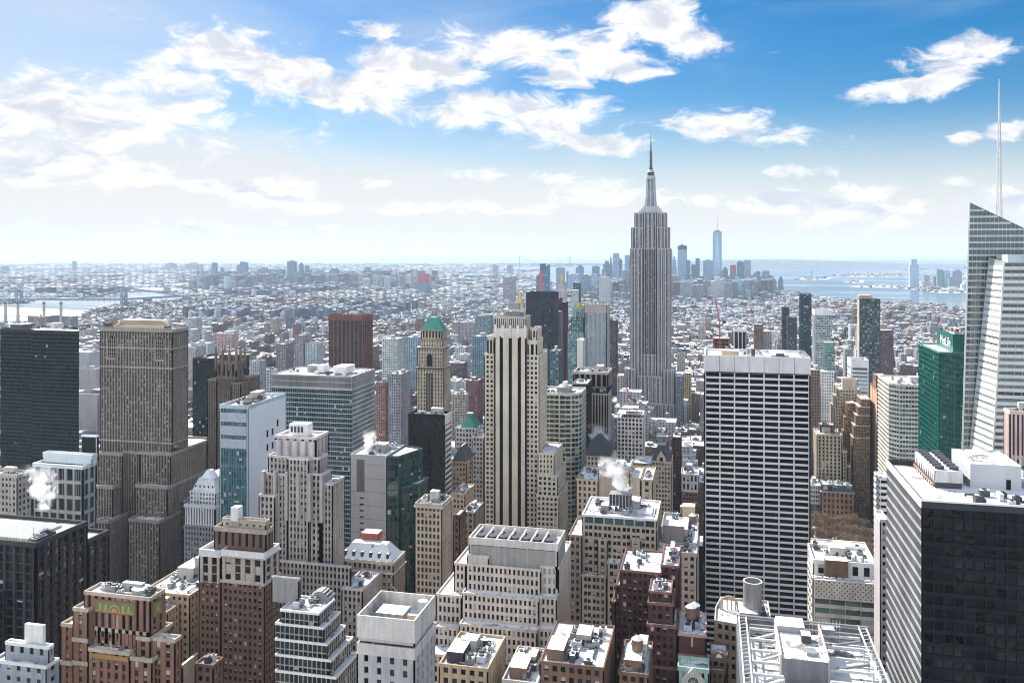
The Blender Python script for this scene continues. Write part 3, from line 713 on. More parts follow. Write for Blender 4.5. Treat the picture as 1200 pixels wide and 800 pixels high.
b.vol(rect(x0+1, x1-.6, y0+6, y1+8), zz-4, Zat(952, 655, Y+6), sty(wall=WHITE, bay=5, flr=6, pier=.5, span=.5, par=2)); b.clutter((x0, x1, y0+6, y1+8, Zat(952, 655, Y+6), 2), 6); 
mb = MB(); mb.box(x0+6, x0+16, y0+3, y0+9, zz-1, Zat(952, 657, Y), BRBR, SNOWC); b.part('bulkhead', mb)
mb = MB()
for i in range(9): mb.box(x0+2+i*3, x0+4.2+i*3, y0+.2, y0+1.6, zz-1, zz+.7, METAL, SNOWC)
b.part('planter_row', mb); b.done()
b = B('low_building', 'low white roofed pavilion with dark glass box in front of the bare trees', 'building', ref='the low white pavilion')
b.rv(600, 945, 1026, 652, dep=40, st=sty(wall=WHITE, bay=5, flr=5)); b.clutter(b.last, 14); x0, x1, y0, y1, z, _ = b.last
mb = MB(); mb.box(x0+18, x1-8, y0-3, y0-.5, z-9, z-1, DMETAL, SNOWC); b.part('glass_box', mb); b.done()

# ---- Grace-like white travertine slab
b = B('office_tower', 'white travertine slab tower ruled by long black window bands', ref='the white black-banded slab')
TRV = stone((.54, .54, .565), .6, var=.12)
Y = 565
st = sty(wall=TRV, gl=glass((.004, .005, .006), .06, bump=.5, var=.8, spec=.1), bay=9.2, flr=3.86, pier=.085, span=.33, dp=.9, ds=.6, blind=.0, par=11, edge=.9, sol=())
b.rv(Y, 825, 950, 416, dep=42, st=st); x0, x1, y0, y1, z, _ = b.last
for i in range(1, 7): xx_ = x0+.6+i*(x1-x0-1.2)/7; b.wall.box(xx_-.12, xx_+.12, y0-.06, y0, z-11, z-.3, DMETAL)
b.wall.box(x0+.8, x1-.8, y0-.05, y0, z-10.9, z-10.3, BLK)
# the body is 7 bays wide; sloping skirt at the foot
r = (x0, x1, y0, y1, z+0, 2); zz = z-10
b.roofs[-1] = MB(); b.roofs[-1].face([(x0+.9, y0+.9, z-1.6), (x1-.9, y0+.9, z-1.6), (x1-.9, y1-.9, z-1.6), (x0+.9, y1-.9, z-1.6)], snowmat(.55, (.2, .17, .14)))
mb = MB(); mb.box(x0+11, x0+22, y0+6, y0+13, z-1.6, z+2.6, TAN, SNOWC); b.part('bulkhead', mb)
mb = MB(); mb.cyl(x0+31, y0+8, z-1.6, z+4, 1.3, DMETAL, n=10); b.part('vent_pipe', mb)
mb = MB(); mb.box(x0+42, x1-13, y0+5, y1-8, z-1.6, z+.6, plain((.25, .28, .33), .3), SNOWC); mb.box(x0+45, x0+50, y0+4, y0+9, z-1.6, z+1.5, DMETAL); b.part('skylight', mb)
mb = MB()
for k in range(10): mb.bar((x1-4, y0+3+k*3.5, z-1.5), (x1-1.5, y0+3+k*3.5, z+.9), .3, DMETAL)
mb.bar((x1-1.5, y0+2, z+.9), (x1-1.5, y1-2, z+.9), .4, DMETAL); b.part('roof_rail', mb)
b.clutter((x0+5, x0+40, y0+14, y1-4, z-1, 1), 6, big=False); b.done()
# ================================================================ middle rows, left half
b = B('art_deco_tower', 'pale stone art deco tower with scalloped crown and flanking piers', ref='the scalloped art deco tower')
AD = stone((.37, .345, .335)); Y = 392
st = sty(wall=AD, bay=2.1, flr=3.35, pier=.42, span=.38, dp=.6, ds=.3, spm=stone((.30, .27, .26)), blind=.35, par=1.2, cop=stone((.5, .46, .47)))
b.rv(Y, 314, 374, 536, uc=384.5, st=st); b.rv(Y-3, 337, 362, 537, dep=10, st=st)
b.rv(Y-2, 308, 337, 555, dep=22, st=st); b.rv(Y-2, 363, 378, 555, uc=388.5, st=st)
b.rv(Y+3, 322, 370, 512, dep=15, st=sty(wall=AD, bay=3.9, flr=9, pier=.6, span=.2, dp=1.2, ds=.2, par=1.5, cop=stone((.5, .46, .47))), vb=540)
x0, x1, y0, y1, z, _ = b.last
for i in range(5):
    xx_ = x0+(i+.5)*(x1-x0)/5; mb = MB(); mb.cyl(xx_, y0-.2, Zat(340, 545, Y), z-8+5.5, 1.7, stone((.46, .42, .43)), n=12, top=SNOWC); b.part('crown_drum', mb)
for i in range(6):
    xx_ = Xat(308, Y-4)+(i)*(Xat(376, Y-4)-Xat(308, Y-4))/5; zz = Zat(340, 555, Y)
    b.wall.box(xx_-.7, xx_+.7, Y-4.2, Y-2.2, zz-22, zz+1.6, AD, SNOWC)
mb = MB(); mb.box(Xat(339, Y+7), Xat(360, Y+7), Y+7, Y+13, z-1, z+5.2, WHITE, SNOWC)
for k in range(4): mb.box(Xat(339, Y+7)+.8+k*1.9, Xat(339, Y+7)+2+k*1.9, Y+6.9, Y+7, z+1, z+4, DMETAL)
b.part('plant_room', mb)
b.rv(Y-5, 303, 322, 580, dep=12, st=st); b.rv(Y-2, 374, 390, 566, dep=14, st=st)
b.rv(Y-8, 320, 411, 663, uc=412, dep=30, st=st); b.clutter(b.last, 3, big=False); b.rv(Y-12, 400, 425, 690, dep=26, st=st); b.clutter(b.last, 4, big=False); b.done()

b = B('office_tower', 'white-sided tower with teal glass front and sloping snowy roof edge', ref='the white-sided teal tower')
TL = glass((.04, .12, .15), .04, bump=.5, var=.5, spec=.55); WT = stone((.58, .62, .68), .6, var=.05)
stw = sty(wall=WT, bay=200, flr=300, pier=.995, span=.99, dp=.3, ds=.28, par=1)
Y = 430
x0, x1 = Xat(257, Y), Xat(291, Y); z = Zat(291, 475, Y); y1 = x1*ray(335)[1]/ray(335)[0]
b.vol(rect(x0, x1, Y, y1), 0, z, sty(wall=stone((.30, .36, .40)), gl=TL, bay=1.6, flr=3.9, pier=.06, span=.25, dp=.25, ds=.2, spm=plain((.07, .14, .16), .2), blind=.1, par=2.2, cop=stone((.40, .47, .52))), {1: stw})
for k in range(3): b.wall.box(x0+.8, x1-1, Y-.35, Y-.05, z-9.5-k*7.4, z-4.4-k*7.4, plain((.40, .44, .50), .35))
for (yy, zz) in ((Y+20, z-22), (Y+26, z-22), (Y+32, z-18), (Y+20, z-30), (Y+26, z-30)): b.wall.box(x1-.05, x1+.06, yy, yy+2, zz, zz+4, BLK)
b.clutter((x0+1, x1-1, Y+2, y1-4, z, 2), 8, big=True); b.done()

b = B('office_tower', 'broad blue-green glass slab with white spandrel lines and louvred dark crown', ref='the broad blue-green glass slab')
Y = 650; x0, x1 = Xat(318, Y), Xat(412.5, Y); z = Zat(412.5, 441, Y); y1 = x1*ray(439.5)[1]/ray(439.5)[0]
G10 = glass((.008, .042, .056), .06, bump=.35, var=.6, spec=.55)
stb = sty(wall=stone((.42, .45, .47), var=.1), gl=G10, bay=1.7, flr=3.9, pier=.04, span=.17, dp=.3, ds=.4, blind=.05, par=1.2, edge=.3)
stl = sty(wall=stone((.42, .45, .47)), gl=G10, bay=1.7, flr=3.9, pier=.07, span=.40, dp=.3, ds=.6, par=1.2, blind=.1)
zl = Zat(412.5, 456, Y)
b.vol(rect(x0, x1, Y, y1), 0, zl, stb, {1: stl}, roof=False)
b.vol(rect(x0, x1, Y, y1), zl, z, sty(wall=stone((.36, .36, .37)), gl=stone((.12, .105, .11)), bay=.9, flr=4.6, pier=.3, span=.18, dp=.3, ds=.5, blind=0, par=1.2))
b.clutter((x0, x1, Y, y1, z, 1.2), 12, big=True); mb = MB(); mb.box(x0+50, x0+62, Y+12, Y+30, z, z+6, WHITE, SNOWC); mb.box(x0+34, x0+40, Y+16, Y+26, z, z+6, WHITE, SNOWC); b.part('plant_room', mb); b.done()

b = B('office_tower', 'tall brown stone skyscraper with arched top windows and snowy hipped roof', ref='the tall brown stone skyscraper')
Y = 600; LB = stone((.235, .205, .18)); LB2 = stone((.29, .26, .235))
st = sty(wall=LB, bay=2.55, flr=3.55, pier=.40, alt=0, span=.38, dp=.9, ds=.25, spm=stone((.125, .11, .105)), blind=.40, par=2.2, cop=LB2, gl=glass((.05, .05, .055), .1))
x0, x1 = Xat(117, Y), Xat(202, Y); z = Zat(202, 386, Y); y1 = x1*ray(220.5)[1]/ray(220.5)[0]
b.vol(rect(x0, x1, Y, y1), 0, z, st)
for zz in (Zat(202, 409, Y), Zat(202, 432, Y), Zat(202, 520, Y)): b.band(x0, x1, Y, y1, zz-.5, zz+.6, LB2, .35)
b.band(x0, x1, Y, y1, z-2.4, z-1.4, LB2, .8)
for i in range(34):
    xx_ = x0+1+i*(x1-x0-2)/33; b.wall.box(xx_-.5, xx_+.5, Y-.3, Y+.3, z, z+1.3, LB2)
for fx in (.17, .83):
    mb = MB(); cx = x0+(x1-x0)*fx; r_ = 4.2; zz = Zat(202, 400, Y)
    pts = [(cx-r_, zz-16)]+[(cx-r_*math.cos(math.pi*i/10), zz+r_*math.sin(math.pi*i/10)) for i in range(11)]+[(cx+r_, zz-16)]
    mb.face([(a, Y-.12, c) for a, c in pts][::-1], LB2); pts2 = [(cx+(a-cx)*.82, zz+(c-zz)*.9) for a, c in pts]
    mb.face([(a, Y-.2, c) for a, c in pts2][::-1], G_DARK)
    for k in (-1, 0, 1): mb.bar((cx+k*1.7, Y-.3, zz-14), (cx+k*1.7, Y-.3, zz+2.5), .4, LB2)
    for k in range(5): mb.bar((cx-3.4, Y-.28, zz-13+k*3.3), (cx+3.4, Y-.28, zz-13+k*3.3), .5, LB)
    b.part('arched_window', mb)
mb = MB(); RT = stone((.62, .52, .42), var=.08); i1 = inset(rect(x0, x1, Y, y1), 6); i2 = inset(rect(x0, x1, Y, y1), 15)
mb.prism(i1, z-1.5, z+6.5, RT, SNOWC, i2); b.part('hipped_roof', mb)
mb = MB(); mb.box(x0+1.5, x0+5, Y+3, Y+9, z-1, z+4, DMETAL); mb.box(x1-9, x1-5, Y+2, Y+6, z-1, z+2.6, DMETAL); b.part('bulkhead', mb)
b.rv(Y-8, 113, 143.5, 531, dep=34, st=st); b.rv(Y-8, 164, 200, 531, dep=60, st=st); b.rv(Y-2, 143.5, 164, 529, dep=20, st=st); b.vol(rect(x1-.5, x1+2, Y+2, y1-16), 0, Zat(202, 522, Y), st)
b.rv(Y-16, 101, 132, 570, dep=30, st=st); b.rv(Y-16, 158, 196, 570, dep=66, st=st)
b.rv(Y-28, 104, 127, 610, dep=30, st=st); b.rv(Y-28, 150, 187, 610, dep=70, st=st); b.done()

b = B('office_tower', 'black glass tower with faceted corners against the river, upper left', ref='the faceted black glass tower')
Y = 740; x0, xm, x1 = Xat(-12, Y), Xat(35, Y), Xat(92.5, Y); z = Zat(60, 387, Y)
g = glass((.004, .006, .010), .04, bump=.6, var=.8, spec=.15)
st = sty(wall=stone((.014, .017, .024), .5), gl=g, bay=2.2, flr=3.8, pier=.06, span=.25, dp=.22, ds=.14, spm=plain((.020, .024, .034), .4), blind=.004, par=3.5, edge=.3)
b.vol([(x0, Y+14), (x0+9, Y+4), (xm, Y+4), (xm+1.5, Y), (x1, Y), (x1-34, Y+40), (x0+16, Y+50)], 0, z, st)
b.clutter((xm-14, x1-24, Y+5, Y+26, z+1, 1), 8); mb = MB(); mb.box(x0+14, x0+28, Y+12, Y+30, z-2, z+4, DMETAL, SNOW); b.part('plant_room', mb); b.done()

b = B('office_building', 'grey stone block with eight tall dark windows and white parapet, left', 'building', ref='the grey tall-windowed block')
Y = 520; GB = stone((.34, .36, .37)); WR = stone((.55, .62, .66), var=.08)
b.rv(Y, 38, 97, 546, uc=113, st=sty(wall=GB, bay=7.2, flr=11, pier=.22, span=.22, dp=1.2, ds=1.1, par=2.6, cop=WR, blind=0)); x0, x1, y0, y1, z, _ = b.last
for i in range(4):
    for j in range(3): xx_ = x0+1+(i+.5)*(x1-x0-2)/4; b.wall.box(xx_-.15+(j-1)*1.6, xx_+.15+(j-1)*1.6, Y+.9, Y+1.1, z-24, z-3, GREY)
b.vol(rect(x0+1.5, x1+1, y0+8, y1), z-1, z+6, sty(wall=WR, bay=90, flr=90, pier=.98, span=.9, par=3))
b.vol(rect(x1-17, x1-5, y0+22, y1+6), z-1, z+17, sty(wall=WR, bay=90, flr=90, pier=.98, span=.9, par=1.2)); b.clutter((x0+2, x1-9, y0+12, y1, z+5, 1), 5, big=False); b.done()
b = B('office_building', 'old beige building with snowy roof at the left edge behind the steam', ref=None)
b.rv(470, -30, 20, 556, uc=37, st=sty(wall=LIME_G, bay=3, flr=4, par=2.2)); b.clutter(b.last, 6); b.done()

b = B('office_tower', 'flat-topped black slab behind the gothic crowned tower', ref='the flat-topped black slab')
Y = 830; b.rv(Y, 225.6, 270, 420.5, uc=292, st=sty(wall=stone((.02, .025, .03), .4), gl=glass((.012, .018, .02), .05, bump=.5), bay=2, flr=3.9, pier=.08, span=.2, dp=.2, ds=.12, par=3, blind=.04, edge=.2)); b.clutter(b.last, 5); b.done()
b = B('gothic_tower', 'slender brown gothic tower crowned by finned buttress pinnacles', 'building', ref='the gothic crowned tower')
Y = 640; GT = stone((.17, .14, .12)); st = sty(wall=GT, bay=1.9, flr=3.5, pier=.55, span=.4, dp=.8, ds=.2, spm=stone((.13, .10, .085)), blind=.15, par=1.6)
b.rv(Y, 253, 277, 442, uc=288, st=st)
b.rv(Y, 253, 277, 423, uc=287, st=sty(wall=GT, bay=4, flr=15, pier=.5, span=.1, dp=1.2, ds=.3, par=3), vb=442); x0, x1, y0, y1, z, _ = b.last
b.rv(Y-3, 270.5, 282, 448, dep=14, st=st)
b.rv(Y-1, 243, 254, 445, dep=20, st=st); b.rv(Y+8, 283, 290, 442, dep=20, st=st)
cr = MB(); cr.box(x0+2, x1-2, y0+2, y1-2, z-1, z+5, stone((.14, .11, .09)), SNOW); b.part('crown', cr)
for (px, py) in [(x0+i*(x1-x0)/3, y0) for i in range(4)]+[(x1, y0+(y1-y0)*.5), (x1, y1), (x0, y1)]:
    mb = MB(); mb.box(px-.9, px+.9, py-.9, py+.9, z-8, z+6, GT); mb.cyl(px, py, z+6, z+11.5, 1.15, GT, .25, 8); b.part('pinnacle', mb)
b.clutter((x0-4, x0+2, Y, Y+12, Zat(253, 445, Y), 1), 1, big=False); b.done()
b = B('office_building', 'white neoclassical building with domed snowy attic and columned loggia', ref='the white neoclassical building')
Y = 560; WN = stone((.56, .58, .62)); st = sty(wall=stone((.22, .23, .25)), bay=2.4, flr=3.8, pier=.5, span=.4, blind=.3)
b.rv(Y, 215, 252, 617, dep=45, st=st); x0, x1, y0, y1, z, _ = b.last
b.vol(rect(x0, x1, Y+.3, y1), z, Zat(250, 593, Y), sty(wall=WN, bay=2.2, flr=20, pier=.55, span=.1, dp=1, ds=.3, par=2.2, cop=WN))
b.vol(rect(x0+2, x1-2, Y+4, y1-3), Zat(250, 595, Y), Zat(250, 579, Y), sty(wall=WN, bay=2.6, flr=3.6, pier=.5, span=.4, par=.8)); zz = Zat(250, 579, Y)
mb = MB(); i1 = rect(x0+3, x1-3, Y+5, y1-4)
mb.prism(i1, zz-1, zz+9, WN, SNOWC, inset(i1, 4)); mb.cyl((x0+x1)/2, Y+14, zz+9, zz+14, 6, SNOWC, 2.5, 16)
b.part('domed_roof', mb)
for k in range(5): mb = MB(); xx_ = x0+6+k*(x1-x0-12)/4; mb.box(xx_-.8, xx_+.8, Y+6.5, Y+9, zz+1.5, zz+4.5, WN, SNOWC); mb.box(xx_-.5, xx_+.5, Y+6.4, Y+6.5, zz+2, zz+4, BLK); b.part('dormer', mb)
b.done()
b = B('low_building', 'low dark block with snowy roof between the brown skyscraper and the neoclassical one'); b.rv(600, 200, 217, 588, dep=30, st=sty(wall=stone((.14, .13, .15)), bay=3, flr=3.6)); b.clutter(b.last, 4); b.done()
b = B('brick_skyscraper', 'tall reddish-brown tower with chamfered corners and dark vertical stripes', ref='the reddish striped tower')
Y = 1240; RS = stone((.155, .065, .055)); x0, x1 = Xat(381, Y), Xat(426.5, Y); z = Zat(410, 369, Y); w_ = x1-x0
st = sty(wall=RS, gl=glass((.03, .03, .035), .15), bay=7, flr=3.8, pier=.30, span=.3, dp=1.2, ds=.15, spm=stone((.05, .04, .04)), par=9, blind=0, edge=.5)
b.vol([(x0, Y+12), (x0+14, Y), (x1-2, Y), (x1, Y+3), (x1, Y+36), (x0+12, Y+46), (x0, Y+34)], 0, z, st)
for i in range(14):
    xx_ = x0+14+i*(w_-16)/13; b.wall.box(xx_-.8, xx_+.8, Y-.4, Y+.2, z-9, z+1.6, RS)
b.clutter((x0+12, x1-4, Y+6, Y+36, z, 2), 4); b.done()
b = B('classic_tower', 'brown stone tower with steep green copper pyramid roof and arched niche', 'building', ref='the green pyramid-roofed tower')
Y = 765; MT = stone((.40, .34, .27)); MD = stone((.22, .18, .15)); st = sty(wall=MT, bay=2.7, flr=3.6, pier=.6, span=.42, dp=.6, ds=.3, spm=MT, blind=.05, par=1.4, cop=MD)
b.rv(Y, 488, 520, 432, uc=528, st=st); b.rv(Y+1, 489, 519.5, 408, uc=526.5, st=st, vb=432); x0, x1, y0, y1, z, _ = b.last; b.band(x0, x1, y0, y1, z-.8, z+.8, MD, .9); b.band(x0, x1, y0, y1, Zat(520, 432, Y)-.8, Zat(520, 432, Y)+.8, MD, 1.0)
b.rv(Y+3, 492, 518.5, 398, uc=524.5, st=st, vb=408); b.rv(Y+4, 493.5, 518, 387, uc=523.5, st=sty(wall=MT, bay=3, flr=7, pier=.45, span=.2, dp=.8, ds=.2, par=1.5, cop=MD), vb=398); x0, x1, y0, y1, z, _ = b.last
b.band(x0, x1, y0, y1, z-1.0, z+.3, MD, .9)
mb = MB(); i1 = rect(x0-.3, x1+.3, y0-.3, y1+.3); mb.prism(i1, z+.3, z+11.5, GREENROOF, GREENROOF, inset(i1, 6.5)); b.part('pyramid_roof', mb)
mb = MB(); cx = Xat(503, Y); zz = Zat(503, 418, Y)
pts = [(cx-2.6, zz-9)]+[(cx-2.6*math.cos(math.pi*i/8), zz+2.6*math.sin(math.pi*i/8)) for i in range(9)]+[(cx+2.6, zz-9)]
mb.face([(a, Y+.8, c) for a, c in pts][::-1], CORE); mb.face([(cx+(a-cx)*1.3, Y+.86, zz+(c-zz)*1.2) for a, c in pts][::-1], MD); b.part('arched_niche', mb); 
mb = MB(); 
for k in (-1, 0, 1): mb.box(cx+k*2.6-.9, cx+k*2.6+.9, Y-.12, Y+.3, 0, Zat(503, 437, Y), stone((.08, .09, .09)))
b.part('window_strip', mb); b.done()
b = B('office_tower', 'black windowless-looking box tower with white striped side', ref='the black box tower')
Y = 560; b.rv(Y, 478.5, 521.5, 486, uc=529, st=sty(wall=stone((.015, .017, .022), .4), gl=glass((.008, .01, .014), .06, bump=.5), bay=1.6, flr=3.8, pier=.1, span=.15, dp=.2, ds=.1, par=2.4, blind=.005, edge=.3, cop=BLK), faces={1: sty(wall=stone((.55, .54, .54)), gl=G_BLACK, bay=30, flr=3.8, pier=.02, span=.5, dp=.3, ds=.5, par=2.4, blind=0, edge=.3)}); x0, x1, y0, y1, z, _ = b.last
b.wall.box(x1-.1, x1+.15, y0, y1, z-7, z, stone((.6, .6, .6))); b.clutter(b.last, 8); b.done()
b = B('office_building', 'cream office block with grey-green roof garden gear, below the black box tower', ref='the cream office block')
Y = 430; b.rv(Y, 486, 518, 591, uc=529.5, st=sty(wall=stone((.44, .37, .31)), bay=2.35, flr=3.6, pier=.42, span=.36, dp=.5, ds=.4, par=1.6, blind=.06)); x0, x1, y0, y1, z, _ = b.last
b.band(x0, x1, y0, y1, z-2.4, z-1.5, stone((.5, .44, .38)), .4); b.clutter(b.last, 8); b.done()
b = B('office_tower', 'grey panelled slab joined to a dark green glass wing, steam at its roof', ref='the grey green-winged slab')
Y = 470; b.rv(Y, 410.5, 453, 534, dep=30, st=sty(wall=stone((.33, .33, .34), var=.1), bay=60, flr=60, pier=.99, span=.99, dp=.3, ds=.28, par=1.4)); x0, x1, y0, y1, z, _ = b.last
for k in range(12): b.wall.box(x0+6, x0+8.5, Y-.04, Y+.01, z-26-k*3.7, z-25.2-k*3.7, BLK)
b.wall.box(x0+4, x0+9, Y-.05, Y, z-22, z-3, stone((.14, .14, .15)))
for k in range(8): b.wall.box(x0, x1, Y-.03, Y, z-6-k*8, z-5.7-k*8, stone((.2, .2, .2)))
g = glass((.02, .05, .055), .03, bump=.6, spec=.55)
b.vol([(x1+.2, Y+.2), (x1+7, Y+1.5), (x1+14, Y+24), (x1+.2, Y+30)], 0, z, sty(wall=stone((.05, .09, .09), .4), gl=g, bay=2, flr=3.8, pier=.05, span=.12, dp=.2, ds=.1, par=1.4, blind=.03, edge=.2))
b.vol([(x1+8, Y+2), (x1+17, Y+12), (x1+17, Y+26), (x1+14, Y+26)], 0, z-18, sty(wall=stone((.05, .09, .09), .4), gl=g, bay=2, flr=3.8, pier=.05, span=.12, dp=.2, ds=.1, par=1.4, blind=.03, edge=.2))
b.clutter((x0, x1, Y, Y+30, z, 1.4), 8); b.done()
b = B('mansion_block', 'brown stone block with snow-covered mansard roof and small dormers', 'building', ref='the snowy mansard block')
Y = 405; MS = stone((.28, .225, .18)); b.rv(Y, 394, 461, 659, uc=475, st=sty(wall=MS, bay=2.6, flr=4, pier=.5, span=.35, par=1.5, cop=stone((.4, .35, .3)), blind=.25)); x0, x1, y0, y1, z, _ = b.last
b.band(x0, x1, y0, y1, z-6, z-5.4, OST, .5)
mb = MB(); i1 = rect(x0+1, x1-1, y0+1, y1-1); mb.prism(i1, z-.6, z+6.5, snowmat(.62, (.05, .055, .08)), SNOW, inset(i1, 5)); b.part('mansard_roof', mb)
for k in range(6): mb = MB(); xx_ = x0+4+k*(x1-x0-8)/5; mb.box(xx_-.7, xx_+.7, y0+2, y0+5, z+.8, z+3.4, SLATE, SNOWC); b.part('dormer', mb)
mb = MB(); mb.box(x0+9, x0+18, y0+11, y0+18, z+6, z+10, stone((.3, .09, .08)), SNOWC); b.part('bulkhead', mb); b.clutter((x0+2, x0+12, y0+8, y1-8, z+7, 1), 4, big=False); b.done()

b = B('art_deco_tower', 'slim limestone art deco skyscraper with three black vertical window stripes', ref='the black-striped limestone tower')
Y = 600; L5 = stone((.54, .485, .40), var=.12)
xa, xb = Xat(579, Y-2), Xat(617, Y-2); st = sty(wall=L5, bay=3.0, flr=3.5, pier=.42, span=.4, dp=.5, ds=.42, blind=.15, par=1.4)
stc = sty(wall=L5, gl=G_BLACK, bay=(xb-xa-4)/3, flr=200, pier=.62, span=.004, dp=1.1, ds=.05, blind=0, par=6, cop=stone((.58, .54, .48)), edge=2)
z = Zat(617, 385, Y-2)
b.vol(rect(xa, xb, Y-2, Y+16), 0, z, stc); zc = Zat(617, 371, Y-2)
b.vol(rect(xa+.6, xb-.6, Y-1, Y+15), z-1, zc, sty(wall=stone((.38, .36, .33)), bay=1.5, flr=20, pier=.6, span=.1, dp=.5, ds=.1, spm=LIME, par=1.6)); 
for i in range(5):
    xx_ = xa+1+(i)*(xb-xa-2)/4; b.wall.box(xx_-.9, xx_+.9, Y-2.5, Y-1.2, z-7, z+2.2, stone((.60, .57, .52)), SNOWC)
mb = MB(); mb.box(xa+6, xb-5, Y+2, Y+12, zc-1, zc+2.6, stone((.2, .19, .18)), METAL); mb.box(xa+5.5, xb-7, Y+2.5, Y+11, zc+4, zc+5, LIME, SNOWC); mb.box(xa+9, xb-7, Y+4, Y+10, zc+5, zc+9.5, stone((.25, .25, .26)), METAL); b.part('penthouse', mb)
x0, x1 = Xat(567.5, Y), Xat(632, Y); zs = Zat(632, 416, Y)
b.vol(rect(x0, x1, Y, Y+30), 0, zs, st); 
b.vol(rect(Xat(571, Y), xa-.2, Y+.5, Y+24), zs-1, Zat(600, 394, Y), sty(wall=L5, bay=5, flr=30, pier=.55, span=.1, dp=1, ds=.2, par=3, gl=G_BLACK, blind=0)); b.vol(rect(xb+.2, Xat(629, Y), Y+.5, Y+24), zs-1, Zat(600, 398, Y), sty(wall=L5, bay=5, flr=30, pier=.55, span=.1, dp=1, ds=.2, par=3, gl=G_BLACK, blind=0))
b.vol(rect(Xat(622, Y), Xat(628.5, Y), Y+2, Y+20), zs-1, Zat(600, 384, Y), sty(wall=L5, bay=3, flr=8, par=2)); 
b.vol(rect(x1-.5, Xat(650.5, Y), Y-3, Y+34), 0, Zat(632, 529, Y), sty(wall=L5, bay=2.8, flr=3.5, pier=.55, span=.4, par=1.4)); b.vol(rect(x1-.5, Xat(655.5, Y), Y-7, Y+30), 0, Zat(632, 553, Y), st); b.vol(rect(x1-.5, Xat(658, Y), Y-10, Y+30), 0, Zat(632, 575, Y), st)
b.done()
b = B('office_building', 'pale stone building with teal green pyramid roof left of the striped limestone tower', ref='the teal pyramid-roofed building')
Y = 640; b.rv(Y, 533, 558, 502, uc=563, st=sty(wall=stone((.40, .39, .40)), bay=2.6, flr=3.6, par=1, blind=.2)); x0, x1, y0, y1, z, _ = b.last; y1 = y0+22
mb = MB(); i1 = rect(x0+3, x1-1, y0+1, y1); mb.prism(i1, z-1, z+8, GREENROOF, GREENROOF, inset(i1, 6.2)); mb.box((x0+x1)/2-1.5, (x0+x1)/2+3, y0+9, y0+13, z+7.5, z+10, GREENROOF, SNOWC); b.part('pyramid_roof', mb)
b.rv(Y-8, 553, 567, 512, dep=20, st=sty(wall=stone((.38, .37, .38)), bay=2.6, flr=3.6)); b.done()
b = B('brick_building', 'brown brick building with dark slate gable roof behind the black box tower side'); Y = 600; b.rv(Y, 529, 547, 541, uc=551, st=sty(wall=stone((.33, .24, .17)), bay=2.4, flr=3.5, blind=.35)); x0, x1, y0, y1, z, _ = b.last
mb = MB(); i1 = rect(x0, x1, y0, y0+22); mb.prism(i1, z, z+10, SLATE, SNOWC, inset(i1, 5.5)); b.part('slate_roof', mb); b.done()
for (ua, ub, uc, v, Yq, m, lab) in ((529, 545, 556, 578, 540, TAN, 'tan brick block with white snowy ledges below the slate-roofed brown building'), (531, 539, 546, 603, 470, BRBR, 'low dark brown block right of the cream office block'), (541, 556, 567, 600, 500, stone((.24, .2, .17)), 'long low brown block with snowy flat roof left of the striped limestone tower'), (560, 566, 568, 618, 480, stone((.55, .45, .38)), 'tiny cream house wedged against the striped limestone tower')):
    b = B('low_building', lab, 'building'); b.rv(Yq, ua, ub, v, uc=uc, st=sty(wall=m, bay=2.8, flr=3.5, par=1)); b.clutter(b.last, 4); b.done()

# ================================================================ middle rows, centre
b = B('office_tower', 'green-tinted glass office block with curved corner and white floor bands', ref='the curved green glass block')
Y = 650; gg = glass((.02, .05, .048), .05, bump=.4, spec=.55); x0, x1 = Xat(632, Y), Xat(679.5, Y); z = Zat(640, 460, Y)
b.vol([(x0, Y), (x1-16, Y), (x1-7, Y+1.6), (x1-1.5, Y+6), (x1, Y+12), (x1, Y+34), (x0, Y+34)], 0, z, sty(wall=stone((.46, .47, .44)), gl=gg, bay=4.2, flr=3.7, pier=.07, span=.26, dp=.3, ds=.55, blind=.14, par=2, edge=.3))
mb = MB(); mb.box(x0+12, x1-10, Y+10, Y+26, z-1, z+3, METAL, SNOWC); mb.box(x0+16, x1-13, Y+12, Y+22, z+3, z+6.5, WHITE, SNOWC); b.part('plant_room', mb); b.clutter((x0, x1-4, Y+2, Y+30, z, 2), 6, big=False); b.done()
b = B('office_tower', 'narrow black tower with amber windows right of the curved green glass block', ref='the amber-windowed black tower')
Y = 692; b.rv(Y, 679.5, 688, 461, uc=693, dep=34, st=sty(wall=stone((.03, .025, .025)), gl=glass((.10, .06, .03), .1), bay=2.6, flr=3.8, pier=.3, span=.4, par=1.2)); b.rv(Y+8, 671, 688.5, 449, dep=26, st=sty(wall=stone((.06, .03, .035)), bay=90, flr=90, pier=.98, span=.95, par=1.2, cop=METAL)); b.clutter(b.last, 3, big=False); b.done()
b = B('office_tower', 'dark tower with pillared crown and vertical white fins above a glazed foot', ref='the dark finned tower')
Y = 730; FN = stone((.2, .18, .185)); st1 = sty(wall=FN, gl=G_BLACK, bay=4.4, flr=9, pier=.30, span=.12, dp=1.2, ds=.3, par=2.2, cop=stone((.34, .31, .31)), blind=0)
x0, x1 = Xat(671.5, Y), Xat(706, Y); y1 = Y+30; xr = x1+5
b.vol(rect(x0, xr, Y, y1), Zat(706, 455, Y), Zat(706, 436, Y), st1); b.clutter((x0, xr, Y, y1, Zat(706, 436, Y), 2), 6)
